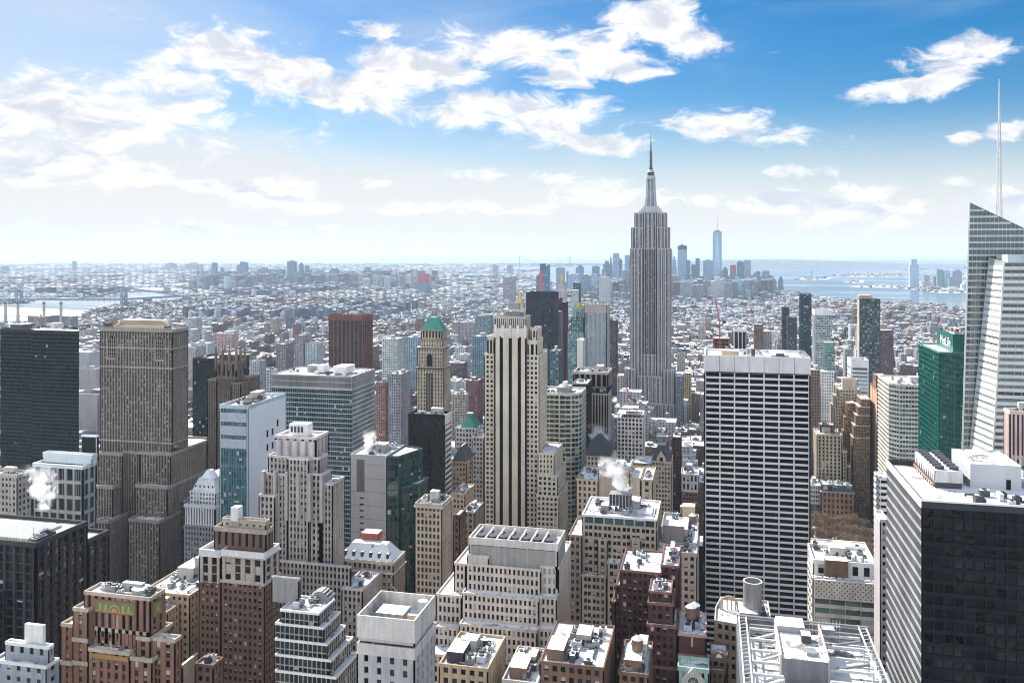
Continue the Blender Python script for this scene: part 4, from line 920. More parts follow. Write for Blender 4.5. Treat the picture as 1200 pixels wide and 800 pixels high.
b.vol(rect(x0+.8, xr-.6, Y+.8, y1-.5), Zat(706, 461, Y), Zat(706, 455, Y), sty(wall=BLK, gl=glass((.02, .06, .09), .05), bay=3, flr=3, pier=.05, span=.1, par=.3)); b.vol(rect(x0+.8, xr-.4, Y+.4, y1), 0, Zat(706, 461, Y), sty(wall=stone((.36, .33, .33)), gl=G_BLACK, bay=2.5, flr=60, pier=.36, span=.02, dp=1, ds=.2, blind=0, par=1.4, spm=BLK)); b.done()
b = B('office_tower', 'tower with sky-blue mirrored glass strips under a scalloped stone crown', ref='the mirrored tower with scalloped crown')
Y = 880; SC = stone((.36, .34, .32)); gb = glass((.25, .36, .50), .05, metal=.6, bump=.2, var=.15); x0, x1 = Xat(684.5, Y), Xat(706.5, Y); xr = Xat(711, Y); z = Zat(700, 357, Y)
b.vol(rect(x0, xr, Y, Y+28), 0, Zat(700, 365, Y), sty(wall=SC, gl=gb, bay=4.3, flr=3.6, pier=.24, span=.12, dp=.7, ds=.15, spm=stone((.2, .25, .33)), blind=0, par=1.2, edge=.2)); b.vol(rect(x0, xr, Y+.3, Y+28), Zat(700, 365, Y), z, sty(wall=SC, bay=200, flr=200, pier=.98, span=.98, par=1))
for i in range(6):
    xx_ = x0+(i+.5)*(xr-x0)/6; mb = MB(); r_ = (xr-x0)/12
    pts = [(xx_-r_*math.cos(math.pi*k/8), z+r_*1.5*abs(math.cos(math.pi*k/8))) for k in range(9)]
    mb.face([(xx_-r_, Y, z-1), *[(a, Y, c) for a, c in pts], (xx_+r_, Y, z-1)][::-1], SC); mb.face([(xx_-r_, Y+1, z-1), *[(a, Y+1, c) for a, c in pts], (xx_+r_, Y+1, z-1)], SC); b.part('scallop', mb)
b.done()
b = B('slab_tower', 'plain white windowless slab left of the mirrored tower'); b.rv(870, 675.5, 684.3, 398, dep=20, st=sty(wall=stone((.55, .55, .54), var=.05), bay=200, flr=300, pier=.99, span=.99)); b.done()
b = B('office_tower', 'teal glass tower with stepped top and golden cap behind the white slab', ref='the gold-capped teal glass tower')
Y = 1080; tg = glass((.12, .26, .28), .05, bump=.4, spec=.55); st = sty(wall=stone((.2, .25, .25)), gl=tg, bay=2.2, flr=3.6, pier=.12, span=.25, dp=.3, ds=.2, par=1)
b.rv(Y, 665, 684, 390, dep=24, st=st); b.rv(Y+1, 669, 684, 372, dep=22, st=sty(wall=stone((.10, .12, .12)), gl=tg, bay=2.2, flr=3.6, pier=.2, span=.3, par=1), vb=391); b.rv(Y+3, 672, 682, 361, dep=16, st=st, vb=373); b.rv(Y+5, 674.5, 680, 355.5, dep=8, st=sty(wall=plain((.55, .40, .10), .4), bay=90, flr=90, pier=.95, span=.95), vb=362); b.done()
b = B('office_tower', 'massive dark slate slab tower behind the striped limestone tower', ref='the dark slate slab tower')
Y = 1150; b.rv(Y, 616.3, 648.7, 343, dep=40, st=sty(wall=stone((.035, .045, .065), .5), gl=glass((.03, .035, .05), .12, var=.9), bay=3, flr=3.9, pier=.3, span=.35, dp=.3, ds=.2, par=9, blind=.05, cop=stone((.03, .04, .055)))); b.done()
b = B('apartment_tower', 'thin maroon brick tower right of the dark slate slab tower', 'building'); b.rv(1300, 655.5, 663, 354, dep=24, st=sty(wall=stone((.07, .03, .04)), bay=90, flr=200, pier=.98, span=.98)); b.done()
b = B('apartment_tower', 'thin reddish brown tower between the slate slab and the maroon tower', 'building'); b.rv(1400, 649.5, 656.5, 349, dep=24, st=sty(wall=stone((.14, .06, .065)), bay=4, flr=4)); b.rv(1200, 648, 656.5, 365, dep=24, st=sty(wall=stone((.16, .17, .19)), bay=3, flr=3.4, gl=G_BLUE)); b.done()
b = B('office_tower', 'small grey tower with twin aerials in front of the slate slab tower'); b.rv(1000, 631, 641, 409, uc=642, dep=20, st=sty(wall=GREY, bay=90, flr=90, pier=.98, span=.98)); x0, x1, y0, y1, z, _ = b.last
mb = MB(); mb.bar((x0+3, y0+5, z), (x0+3, y0+5, z+9), .4, METAL); mb.bar((x1-3, y0+5, z), (x1-3, y0+5, z+9), .4, METAL); b.part('aerial', mb); b.done()
b = B('apartment_tower', 'narrow blue glass tower right of the small grey aerial tower', 'building'); b.rv(900, 643.5, 655.5, 411, dep=20, st=sty(wall=stone((.10, .15, .18)), gl=glass((.05, .12, .17)), bay=3, flr=3.4, pier=.3, span=.3)); b.clutter(b.last, 2); b.done()

# limestone skyscraper with spire
b = B('spired_skyscraper', 'tall grey limestone skyscraper with mast spire rising above every other tower', 'skyscraper', ref='the spired skyscraper')
Y = 1250; EM = stone((.34, .335, .36), var=.14); ED = stone((.07, .068, .08))
st = sty(wall=EM, gl=glass((.05, .055, .065), .12, var=.9), bay=4.6, flr=3.7, pier=.36, pier2=.12, span=.42, dp=.9, ds=.2, spm=ED, blind=.12, par=1.4, edge=1.6)
st['bay'] = 2.6; st['alt'] = 2; st['pier'] = .85; st['pier2'] = .26
def ebox(ua, ub, va, vb, y0, y1, s_=st): b.vol(rect(Xat(ua, Y), Xat(ub, Y), Y+y0, Y+y1), 0 if vb is None else Zat(761, vb, Y), Zat(761, va, Y), s_)
ebox(738, 753.5, 291, None, 0, 44); ebox(769.5, 785.5, 291, None, 0, 44); std = dict(st, pier=.4, pier2=.2); ebox(753.5, 769.5, 248, 291, 4, 42); ebox(753.6, 769.4, 290.5, 415, 4.5, 42, std); ebox(753.4, 769.6, 415, None, .3, 40)
ebox(739.5, 754, 266, 291, 2, 42); ebox(769, 784, 266, 291, 2, 42); ebox(743, 754, 249, 266, 5, 40); ebox(769, 780.5, 249, 266, 5, 40)
ebox(731.5, 746, 432, None, -6, 50); ebox(777, 790.5, 432, None, -6, 50); ebox(746, 777, 440, None, -3, 50); ebox(716, 806, 471, None, -12, 70)
cx, cy = Xat(761.5, Y), Y+23; zz = Zat(761, 249, Y); s0 = 1.24
mb = MB(); SM = stone((.40, .43, .47), .4)
for (hw, za, zb_) in ((16.5, zz-1, zz+3.5), (14, zz+3.5, zz+6.5), (11.5, zz+6.5, zz+10)): mb.box(cx-hw, cx+hw, cy-hw*.8, cy+hw*.8, za, zb_, SM, SNOWC)
b.part('crown', mb); mb = MB()
def oct_(r): return [(cx+r*math.cos(math.pi*(i+.5)/4), cy+r*math.sin(math.pi*(i+.5)/4)) for i in range(8)]
mb.prism(oct_(7.5), zz+10, zz+50, stone((.25, .27, .30), .4), None, oct_(5.2))
for i in range(8):
    a = math.pi*i/4; mb.bar((cx+8*math.cos(a), cy+8*math.sin(a), zz+10), (cx+5.6*math.cos(a), cy+5.6*math.sin(a), zz+50), 1.2, SM)
for i in range(4):
    a = math.pi*(i+.5)/2; mb.face([(cx+7*math.cos(a), cy+7*math.sin(a), zz+10), (cx+12.5*math.cos(a), cy+12.5*math.sin(a), zz+10), (cx+8*math.cos(a), cy+8*math.sin(a), zz+30), (cx+6*math.cos(a), cy+6*math.sin(a), zz+40)], SM)
b.part('mast', mb); mb = MB()
mb.cyl(cx, cy, zz+50, zz+55, 7, SM, 6.4, 20); mb.cyl(cx, cy, zz+55, zz+60, 5.2, DMETAL, 5, 20); mb.cyl(cx, cy, zz+60, zz+64, 5.6, SM, 3.2, 20); mb.cyl(cx, cy, zz+64, zz+68, 3.0, DMETAL, 2.2, 16); b.part('lantern', mb)
mb = MB(); mb.cyl(cx, cy, zz+68, zz+92, 1.9, DMETAL, 1.3, 10); mb.cyl(cx, cy, zz+92, zz+108, 1.0, DMETAL, .6, 8); mb.cyl(cx, cy, zz+108, zz+121, .5, DMETAL, .25, 6)
for k in range(6): mb.cyl(cx, cy, zz+70+k*4, zz+71+k*4, 2.6, METAL, n=8)
b.part('antenna', mb); b.done()
b = B('apartment_tower', 'small beige block at the left foot of the spired skyscraper', 'building'); b.rv(1235, 722.5, 731, 440, dep=26, st=sty(wall=stone((.42, .37, .34)), bay=3.4, flr=3.6)); b.done()
b = B('apartment_tower', 'blue-grey block at the right foot of the spired skyscraper', 'building'); b.rv(1232, 791.5, 800.5, 441, dep=26, st=sty(wall=stone((.16, .18, .23)), bay=3.4, flr=3.6)); b.done()
b = B('apartment_tower', 'yellowish stone block two buildings right of the spired skyscraper', 'building'); b.rv(1300, 801, 810, 437, dep=26, st=sty(wall=stone((.42, .34, .2)), bay=3.4, flr=3.6)); b.done()

b = B('office_tower', 'white gridded tower under construction with pink scaffold top and red crane', ref='the white gridded tower')
Y = 900; WG = stone((.60, .57, .57)); b.rv(Y, 722.5, 754, 490, dep=26, st=sty(wall=WG, bay=3.6, flr=4.4, pier=.36, span=.30, dp=.5, ds=.4, blind=.08, par=1)); x0, x1, y0, y1, z, _ = b.last
RDC = plain((.38, .08, .06), .6); mb = MB()
for i in range(6):
    for j in range(4):
        px, py = x0+2+i*(x1-x0-4)/5, y0+1+j*(y1-y0-2)/3; mb.bar((px, py, z-1), (px, py, z+3.4), .5, stone((.5, .25, .2)))
mb.box(x0+.5, x1-.5, y0+.5, y1-.5, z+3.2, z+3.7, stone((.62, .38, .33)), SNOW)
for i in range(5): px = x0+6+i*3.6; mb.bar((px, y0+6, z+3.5), (px, y0+6, z+9), .5, RDC); mb.bar((px, y1-6, z+3.5), (px, y1-6, z+9), .5, RDC)
mb.box(x0+5, x1-6, y0+5, y1-5, z+8.6, z+9.2, stone((.6, .4, .36)), SNOW); b.part('scaffold', mb); b.done()
b = B('tower_crane', 'red tower crane on top of the white gridded tower under construction', 'crane'); mb = MB(); px, py = x0+13, y0+12
mb.bar((px, py, z+9.3), (px, py, z+22), .9, RDC); b.part('mast', mb); mb = MB(); mb.bar((px, py, z+18), (px-6, py+8, z+34), .8, RDC); b.part('jib', mb); mb = MB(); mb.bar((px, py, z+18), (px+6, py-4, z+17), 1.2, RDC); mb.box(px+4, px+7, py-5.5, py-2.5, z+15.2, z+17, DMETAL); b.part('counterweight', mb); mb = MB(); mb.box(px-1.4, px+1.4, py-1.4, py+1.4, z+15, z+17.5, plain((.6, .6, .6))); b.part('cab', mb); b.foot = []; e = b.done()

b = B('mansion_block', 'beige block with tall dark slate mansard roof wreathed in steam', 'building', ref='the slate mansard block')
Y = 630; b.rv(Y, 686.5, 715, 535, dep=26, st=sty(wall=stone((.42, .36, .31)), bay=2.7, flr=3.6, par=1)); x0, x1, y0, y1, z, _ = b.last
mb = MB(); i1 = rect(x0-.3, x1+.3, y0-.3, y1); mb.prism(i1, z, z+8, SLATE, SLATE, inset(i1, 2)); mb.prism(inset(i1, 2), z+8, z+15, SLATE, SNOWC, inset(i1, 9)); b.part('mansard_roof', mb); b.done()
b = B('office_building', 'broad beige stone building with blank central tower behind the steam plume', ref='the broad beige stone building')
Y = 545; BG = stone((.40, .34, .27)); st = sty(wall=BG, bay=2.9, flr=3.9, pier=.5, span=.4, blind=.2, par=1.2)
b.rv(Y, 675, 701, 562, dep=34, st=st); b.clutter(b.last, 3, big=False); b.rv(Y+2, 701, 738, 549, dep=26, st=sty(wall=stone((.36, .31, .25)), bay=200, flr=200, pier=.99, span=.99, par=1)); b.clutter(b.last, 5, big=False); b.rv(Y+1, 738, 751, 560, dep=30, st=sty(wall=BG, bay=90, flr=90, pier=.98, span=.98)); b.rv(Y+.5, 751, 765, 562, dep=34, st=sty(wall=BG, bay=6, flr=4, pier=.6, span=.3)); b.clutter(b.last, 3, big=False); b.done()
b = B('office_building', 'wide khaki stone building with dark-windowed attic and cooling unit', ref='the wide khaki stone building')
Y = 445; KH = stone((.36, .31, .26)); st = sty(wall=KH, bay=2.5, flr=3.7, pier=.45, pier2=.18, alt=2, span=.42, dp=.5, ds=.4, blind=.22, par=.8); sta = sty(wall=KH, bay=5, flr=6, pier=.15, span=.1, dp=.5, ds=.3, par=1.2, cop=WHITE, gl=G_BLUE)
b.rv(Y, 682, 770, 619, dep=34, st=st); b.rv(Y+.4, 682, 770, 608, dep=34, st=sta, vb=619); l = b.last
b.rv(Y-2.5, 700, 712, 632, dep=3, st=st); b.rv(Y-2.5, 739, 751, 632, dep=3, st=st); b.clutter(l, 10)
b.rv(Y-6, 681, 711, 676, dep=8, st=st); b.rv(Y-3, 666, 682, 627, dep=30, st=sty(wall=stone((.25, .2, .165)), bay=2.6, flr=3.7, blind=.2)); b.rv(Y-8, 711, 727, 660, dep=9, st=st)
x0, x1, y0, y1, z, _ = l
mb = MB(); mb.box(Xat(714, Y+12), Xat(739, Y+12), Y+12, Y+20, z+2, z+8, DMETAL, METAL)
for k in range(7): px = Xat(714, Y+12)+k*1.75; mb.bar((px, Y+11.8, z-1), (px, Y+11.8, z+8.2), .3, plain((.6, .6, .6)))
b.part('cooling_unit', mb); mb = MB(); mb.box(Xat(704, Y+9), Xat(713, Y+9), Y+9, Y+16, z-1, z+2.6, METAL, SNOWC); b.part('ac_unit', mb); b.done()
b = B('office_building', 'long beige building with crowded snowy roof gear left of the banded white slab', ref='the crowded snowy roof')
Y = 440; b.rv(Y, 770, 817, 648, dep=66, st=sty(wall=stone((.38, .33, .30)), bay=3, flr=3.8, par=2)); b.clutter(b.last, 26, tank=2); x0, x1, y0, y1, z, _ = b.last
mb = MB(); mb.box(x0+2, x0+13, y0+16, y0+26, z-1, z+8, stone((.22, .19, .2)), SNOWC); b.part('bulkhead', mb); mb = MB(); mb.box(x1-9, x1-2, y1-10, y1-3, z-1, z+7, stone((.45, .36, .26)), SNOWC); b.part('bulkhead', mb)
mb = MB(); mb.box(x0-9, x0-1, y0+24, y0+40, 0, z+9, stone((.32, .27, .22)), SNOWC); b.part('stair_tower', mb)
b.done()
b = B('office_tower', 'black party-wall slab hugging the left edge of the banded white slab'); b.rv(540, 817.5, 824.5, 640, dep=24, st=sty(wall=BLK, bay=90, flr=90, pier=.9, span=.9)); b.done()
b = B('brick_building', 'slim brown building with arched white arcade near its top', ref='the arcaded brown building'); Y = 700
b.rv(Y, 798, 819, 577, dep=24, st=sty(wall=BRBR, bay=2.6, flr=3.4, blind=.15)); b.rv(Y-.3, 798, 819, 556, dep=24, st=sty(wall=stone((.42, .42, .44)), bay=3.2, flr=6, pier=.5, span=.3), vb=577); b.clutter(b.last, 5); b.done()
b = B('gabled_building', 'beige stone hotel with steep dark gable roof and pointed dormer', 'building', ref='the gabled beige hotel'); Y = 680
b.rv(Y, 763, 787, 541, dep=26, st=sty(wall=stone((.42, .37, .30)), bay=2.3, flr=3.6, blind=.35)); x0, x1, y0, y1, z, _ = b.last
mb = MB(); xm = (x0+x1)/2; mb.prism(rect(x0, x1, y0+.5, y1), z-1, z+11, SLATE, SLATE, rect(x0+5, x1-5, y0+8, y1-8)); b.part('slate_roof', mb)
mb = MB(); mb.face([(xm-3.5, y0-.1, z-1), (xm+3.5, y0-.1, z-1), (xm+3.5, y0-.1, z+2.5), (xm, y0-.1, z+8), (xm-3.5, y0-.1, z+2.5)], stone((.45, .38, .3))); mb.box(xm-1.2, xm+1.2, y0-.2, y0-.1, z, z+3, BLK)
mb.face([(xm-3.5, y0-.1, z+2.5), (xm, y0-.1, z+8), (xm, y0+8, z+8), (xm-3.5, y0+8, z+2.5)], SLATE); mb.face([(xm+3.5, y0-.1, z+2.5), (xm+3.5, y0+8, z+2.5), (xm, y0+8, z+8), (xm, y0-.1, z+8)], SLATE); b.part('gable', mb); b.done()
b = B('brick_building', 'dark maroon narrow apartment block right of the gabled beige hotel'); b.rv(760, 787, 798, 512, dep=24, st=sty(wall=stone((.09, .05, .05)), bay=2.8, flr=3.2)); b.clutter(b.last, 2); b.done()

# ================================================================ right half
b = B('glass_skyscraper', 'faceted pale glass skyscraper with slanted top and tall lattice mast, right edge', 'skyscraper', ref='the slanted glass skyscraper')
Y = 600; bg_ = glass((.05, .085, .095), .04, bump=.3, var=.35, spec=.8); WP = stone((.52, .55, .55), var=.08)
def slab(poly_b, poly_t, zt_, bands, m_w, m_g, fh=4.1, sp=.42, nb=16, o_=.25, lit=None):
    """curtain wall between a foot and a top outline whose corners may lie at different heights"""
    k = len(poly_b); mb = MB()
    for i in range(k):
        j = (i+1) % k; a, c = Vector((*poly_b[i], 0)), Vector((*poly_b[j], 0)); d, e = Vector((*poly_t[i], zt_[i])), Vector((*poly_t[j], zt_[j]))
        n_ = (c-a).cross(d-a).normalized()
        if i == lit: mw, mg, sq = stone((.74, .76, .76), var=.05), glass((.30, .34, .34), .05, bump=.3, spec=1.0), .62  # this face's sunlit brightness is painted in as paler wall and glass
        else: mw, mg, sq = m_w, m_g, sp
        zm = min(zt_[i], zt_[j]); ns = 40; E_ = lambda p, t, z: p+(t-p)*(z/t.z)
        for q in range(ns): mb.face([E_(a, d, zm*q/ns), E_(c, e, zm*q/ns), E_(c, e, zm*(q+1)/ns), E_(a, d, zm*(q+1)/ns)], mg)
        if zt_[i] > zm+.1: mb.face([E_(a, d, zm), E_(c, e, zm), d], mg)
        if zt_[j] > zm+.1: mb.face([E_(a, d, zm), E_(c, e, zm), e], mg)
        ztop = max(zt_[i], zt_[j]); nf = int(ztop/fh)
        for q in range(nf):
            z0 = q*fh; z1 = z0+fh*sq
            def at(p, t, z): return p+(t-p)*(min(1, z/t.z))
            if z1 > min(zt_[i], zt_[j]):
                lo, hi = (a, d), (c, e); swap = d.z > e.z
                if swap: lo, hi = hi, lo                       # lo has the lower top
                if z1 >= hi[1].z: continue
                f = (hi[1].z-z1)/(hi[1].z-lo[1].z) if hi[1].z > lo[1].z else 1; f = max(0, min(1, f))
                h0, h1 = at(hi[0], hi[1], z0), at(hi[0], hi[1], z1); l0, l1 = at(lo[0], lo[1], lo[1].z), None
                p0 = h0+(lo[1]-hi[1])*f; p0.z = z0; p1 = h1+(lo[1]-hi[1])*f; p1.z = z1
                pts = [h0, p0, p1, h1] if swap is False else [p0, h0, h1, p1]
                if not swap: pts = [p0, h0, h1, p1]
                else: pts = [h0, p0, p1, h1]
            else: pts = [at(a, d, z0), at(c, e, z0), at(c, e, z1), at(a, d, z1)]
            mb.face([p+n_*o_ for p in pts], mw); mb.face([pts[3]+n_*o_, pts[2]+n_*o_, pts[2], pts[3]], mw)
        for q in range(nb+1):
            f = q/nb; p = a+(c-a)*f; t = d+(e-d)*f; mb.bar(p+n_*.3, t+n_*.3, .13 if q not in (0, nb) else .5, WP)
    return mb
Xl = Xat(1137, Y); zl = Zat(1137, 237, Y); zr_ = zl-Xat(1200, Y)*0-28
W1 = 62
# tall rear shard
pb = [(Xl-8, Y), (Xl+W1, Y), (Xl+W1, Y+45), (Xl+10, Y+45)]; pt = [(Xl, Y+1), (Xl+W1, Y+1), (Xl+W1, Y+44), (Xl+16, Y+44)]
b.parts.append(('tower_shard', slab(pb, pt, [zl, zl-33, zl-38, zl-10], 0, stone((.42, .46, .47)), bg_, sp=.30, nb=26)))
# front block with a chamfered edge, sunlight put into its colours, that widens towards the foot
xa = Xat(1160, Y-1); xb_ = Xat(1177, Y-28); zf = Zat(1170, 308, Y-28)
pb = [(Xat(1148, Y-30), Y-30), (Xl+W1+8, Y-30), (Xl+W1+8, Y-.3), (Xat(1112, Y-1), Y-.8)]; pt = [(xb_, Y-28), (Xl+W1+8, Y-28), (Xl+W1+8, Y-.3), (xa, Y-.8)]
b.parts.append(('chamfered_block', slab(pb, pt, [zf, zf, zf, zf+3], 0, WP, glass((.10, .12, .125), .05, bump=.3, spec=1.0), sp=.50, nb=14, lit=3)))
mb = MB(); mb.face([(xb_, Y-28, zf), (Xl+W1+8, Y-28, zf), (Xl+W1+8, Y-.3, zf), (xa, Y-.8, zf+3)], METAL); mb.box(xb_+3, Xl+W1, Y-24, Y-3, zf, zf+5, stone((.5, .58, .62)), SNOWC); b.part('roof', mb)
mx, my = Xat(1171, Y+20), Y+20; mz0 = zl-16; mz1 = Zat(1171, 93, Y+20)
mb = MB(); WMm = plain((.62, .62, .62), .5)
mzl = mz0-25; N = 22; hw = 1.7
for sx, sy in ((-1, -1), (1, -1), (1, 1), (-1, 1)): mb.bar((mx+sx*hw, my+sy*hw, mzl), (mx+sx*.6, my+sy*.6, mz0+(mz1-mz0)*.72), .35, WMm)
for k in range(N):
    za = mzl+(mz0+(mz1-mz0)*.72-mzl)*k/N; zb_ = mzl+(mz0+(mz1-mz0)*.72-mzl)*(k+1)/N; ha = hw-(hw-.6)*k/N; hb = hw-(hw-.6)*(k+1)/N; s1 = 1 if k % 2 else -1
    mb.bar((mx-s1*ha, my-ha, za), (mx+s1*hb, my-hb, zb_), .25, WMm); mb.bar((mx-ha, my-s1*ha, za), (mx-hb, my+s1*hb, zb_), .25, WMm); mb.bar((mx-hb, my-hb, zb_), (mx+hb, my-hb, zb_), .25, WMm)
mb.cyl(mx, my, mz0+(mz1-mz0)*.72, mz1, .7, WMm, .3, 8); b.part('mast', mb); b.foot = [(Xl-6, Xl+W1+8, Y-22, Y+46)]; b.done()

b = B('office_tower', 'emerald green glass office tower with rooftop sign box', ref='the emerald green glass tower')
Y = 665; EG = glass((.005, .105, .08), .04, bump=.6, var=.5, spec=.55); GS = plain((.006, .12, .09), .25); x0 = Xat(1100.5, Y); x1 = Xat(1134, Y); y1 = x0*ray(1076.3)[1]/ray(1076.3)[0]; z = Zat(1100, 412, Y)
st = sty(wall=stone((.010, .10, .08), .4), gl=EG, bay=2.2, flr=3.7, pier=.06, span=.28, dp=.25, ds=.15, spm=GS, par=1.2, blind=.03, edge=.3, cop=stone((.08, .2, .17)))
b.vol(rect(x0, x1+6, Y, y1), 0, z, st); zb_ = Zat(1100, 390, Y+12); xs = Xat(1117, Y+6); ys2 = xs*ray(1098)[1]/ray(1098)[0]; b.vol(rect(xs, x1+6, Y+6, ys2), z-1, Zat(1100, 391, Y+6), sty(wall=GS, bay=200, flr=200, pier=.99, span=.99, dp=.2, ds=.18, par=1.5)); b.clutter((xs, x1+6, Y+6, ys2, Zat(1100, 391, Y+6), 1.5), 6, col=stone((.35, .2, .15)))
fc = bpy.data.curves.new('roof_sign', 'FONT'); fc.body = 'MetLife'; fc.size = 9.5; fc.extrude = .12; fc.align_x = 'CENTER'; fo = bpy.data.objects.new('roof_sign', fc); COL.objects.link(fo)
bpy.context.view_layer.update(); me = bpy.data.meshes.new_from_object(fo.evaluated_get(bpy.context.evaluated_depsgraph_get())); bpy.data.objects.remove(fo)
e = b.done(); me.name = 'roof_sign'; me.materials.clear(); me.materials.append(plain((.75, .80, .80), .5)); so = bpy.data.objects.new('roof_sign', me); COL.objects.link(so); so.parent = e
so.rotation_euler = (R(90), 0, R(-90)); so.location = Vector((xs-.3, Y+6+(ys2-Y-6)*.45, Zat(1100, 391, Y+6)-10))-e.location; SIGN = so

b = B('office_tower', 'white-ribbed office slab with chamfered corner and horizontal bands left of the emerald tower', ref='the white-ribbed office slab')
Y = 800; x0 = Xat(1051, Y); y1 = x0*ray(1035.5)[1]/ray(1035.5)[0]; z = Zat(1051, 450, Y); gg = glass((.10, .12, .12), .06)
st = sty(wall=stone((.50, .50, .46)), gl=gg, bay=2.4, flr=3.9, pier=.12, span=.42, dp=.4, ds=.7, par=2, blind=.2, edge=.3)
b.vol([(x0-5, Y+8), (x0+2, Y), (x0+38, Y), (x0+38, y1), (x0-5, y1)], 0, z, st); b.clutter((x0, x0+34, Y+3, Y+40, z, 2), 10); b.done()
b = B('brick_skyscraper', 'slim tower with tan brick edge and brown striped face above the avenue', ref='the slim tan and brown tower')
Y = 890; b.rv(Y, 1028, 1036, 455, uc=1019.5, st=sty(wall=stone((.16, .09, .07)), bay=3.4, flr=60, pier=.45, span=.05, dp=.8, ds=.2, gl=G_BLACK, par=1.5, blind=0), faces={3: sty(wall=stone((.46, .29, .2)), bay=9, flr=100, pier=.6, span=.98, dp=.4, ds=.2, par=1.5)}); x0, x1, y0, y1, z, _ = b.last
b.vol(rect(x0+.5, x1+3, Y+8, Y+26), z-1, z+12, sty(wall=stone((.28, .15, .12)), bay=4, flr=9)); b.done()
b = B('art_deco_tower', 'beige ziggurat tower with blank square top, left of the slim brown tower', ref='the beige ziggurat')
Y = 950; ZB = stone((.44, .36, .29)); st = sty(wall=ZB, bay=2.8, flr=3.5, pier=.5, span=.45, blind=.2, par=1)
b.rv(Y+4, 987.5, 1005, 443.5, uc=986, dep=20, st=sty(wall=ZB, bay=90, flr=90, pier=.98, span=.98, par=1.2), vb=470); b.rv(Y+2, 983, 1009, 456, dep=26, st=st, vb=480); b.rv(Y, 980, 1011, 466, dep=32, st=st, vb=500); b.rv(Y-3, 978, 1014, 478, dep=38, st=st); b.done()
b = B('brick_building', 'stepped brown brick block right of the beige ziggurat, white ledges', ref='the stepped brown brick block')
Y = 905; SB = stone((.17, .12, .095)); st = sty(wall=SB, bay=2.4, flr=3.3, pier=.55, span=.5, blind=.35, par=1, cop=stone((.5, .4, .33)))
for i, (ua, v, k) in enumerate(((1009.5, 467, 0), (1006, 476, 1), (1003.5, 486, 2), (1001, 498, 3), (999.5, 512, 4))): b.rv(Y-k*1.2, ua, 1020, v, dep=26+k, st=st, vb=None if i == 4 else 515)
b.done()
b = B('brick_building', 'narrow stepped orange-brown block between the ziggurat and the brown brick block')
for i, (ua, v) in enumerate(((992, 472), (989.5, 488), (988, 504))): b.rv(925-i*2, ua, 1003, v, dep=20, st=sty(wall=stone((.24, .155, .10)), bay=2.4, flr=3.4, blind=.3))
b.done()
b = B('office_building', 'beige stone block with pilasters and stepped right shoulder above the bare trees', ref='the pilastered beige block')
Y = 890; PB = stone((.40, .34, .28)); st = sty(wall=PB, bay=3.6, flr=3.7, pier=.5, span=.3, dp=.8, ds=.3, blind=.1, par=2)
b.rv(Y, 957, 987, 508, uc=952.5, st=st); b.clutter(b.last, 4); b.rv(Y-1, 987, 993, 528, dep=24, st=st); b.rv(Y-2, 993, 996.5, 545, dep=24, st=st); b.rv(Y+14, 961, 978, 497, dep=14, st=sty(wall=BRBR, bay=4, flr=5), vb=508); b.clutter(b.last, 2, big=False); b.done()
b = B('apartment_tower', 'plain brown-grey tower directly right of the banded white slab', 'building'); b.rv(960, 949, 961.5, 433, dep=26, st=sty(wall=stone((.20, .16, .15)), bay=2.6, flr=3.3, pier=.5, span=.5, blind=.05)); b.clutter(b.last, 2); b.done()
b = B('mansion_block', 'red-brown brick club building with dark glazed attic behind bare trees', 'building', ref='the red-brown club building')
Y = 856; b.rv(Y, 962.5, 1001, 575, dep=22, st=sty(wall=stone((.24, .15, .115)), bay=4, flr=6, pier=.55, span=.4, blind=.1, par=1.5)); x0, x1, y0, y1, z, _ = b.last; b.band(x0, x1, y0, y1, z-1, z-.4, stone((.35, .3, .27)), .6); b.vol(rect(x0+1, x1-1, Y+2, y1-1), z-1, z+6, sty(wall=plain((.2, .22, .26), .4), gl=G_BLUE, bay=4, flr=5, pier=.1, span=.1)); b.clutter((x0, x1, Y+2, y1, z+6, 1), 7, big=False); b.done()
b = B('office_building', 'dark stone block with light attic between the white slab and the club building'); Y = 862; b.rv(Y, 949, 961.5, 590, dep=26, st=sty(wall=stone((.14, .12, .115)), bay=2.4, flr=3.4, blind=.3)); b.rv(Y, 949, 962, 568, dep=26, st=sty(wall=stone((.42, .44, .45)), bay=2, flr=4, pier=.4), vb=590); b.clutter(b.last, 4); b.done()
b = B('office_building', 'low white modern slab in shadow left of the thin white slab'); b.rv(560, 1030, 1042, 560, uc=1024, dep=30, st=sty(wall=WHITE, bay=30, flr=3.8, pier=.04, span=.5, ds=.6)); b.done()
b = B('apartment_tower', 'dark glass apartment tower with tan edge and tan slanted cap, before the bay', 'building', ref='the tan-capped glass tower')
Y = 1270; b.rv(Y, 1007, 1031.5, 350, dep=26, uc=1004.6, st=sty(wall=stone((.07, .09, .10)), gl=glass((.06, .10, .11), .08, var=.9), bay=3, flr=3.3, pier=.25, span=.3, dp=.3, ds=.2, blind=.25, par=1), faces={3: sty(wall=stone((.42, .36, .32)), bay=90, flr=200, pier=.98, span=.98)}); x0, x1, y0, y1, z, _ = b.last
mb = MB(); mb.prism(rect(x0, x1-8, y0, y1), z-1, z+5, stone((.34, .27, .22)), SNOWC, rect(x0, x1-12, y0, y1)); b.part('slanted_cap', mb); b.done()
b = B('apartment_tower', 'slim dark blue rounded tower between the white slab and the pale glass tower', 'building', ref='the slim dark blue tower'); Y = 1300; x0, x1 = Xat(938.5, Y), Xat(951, Y)
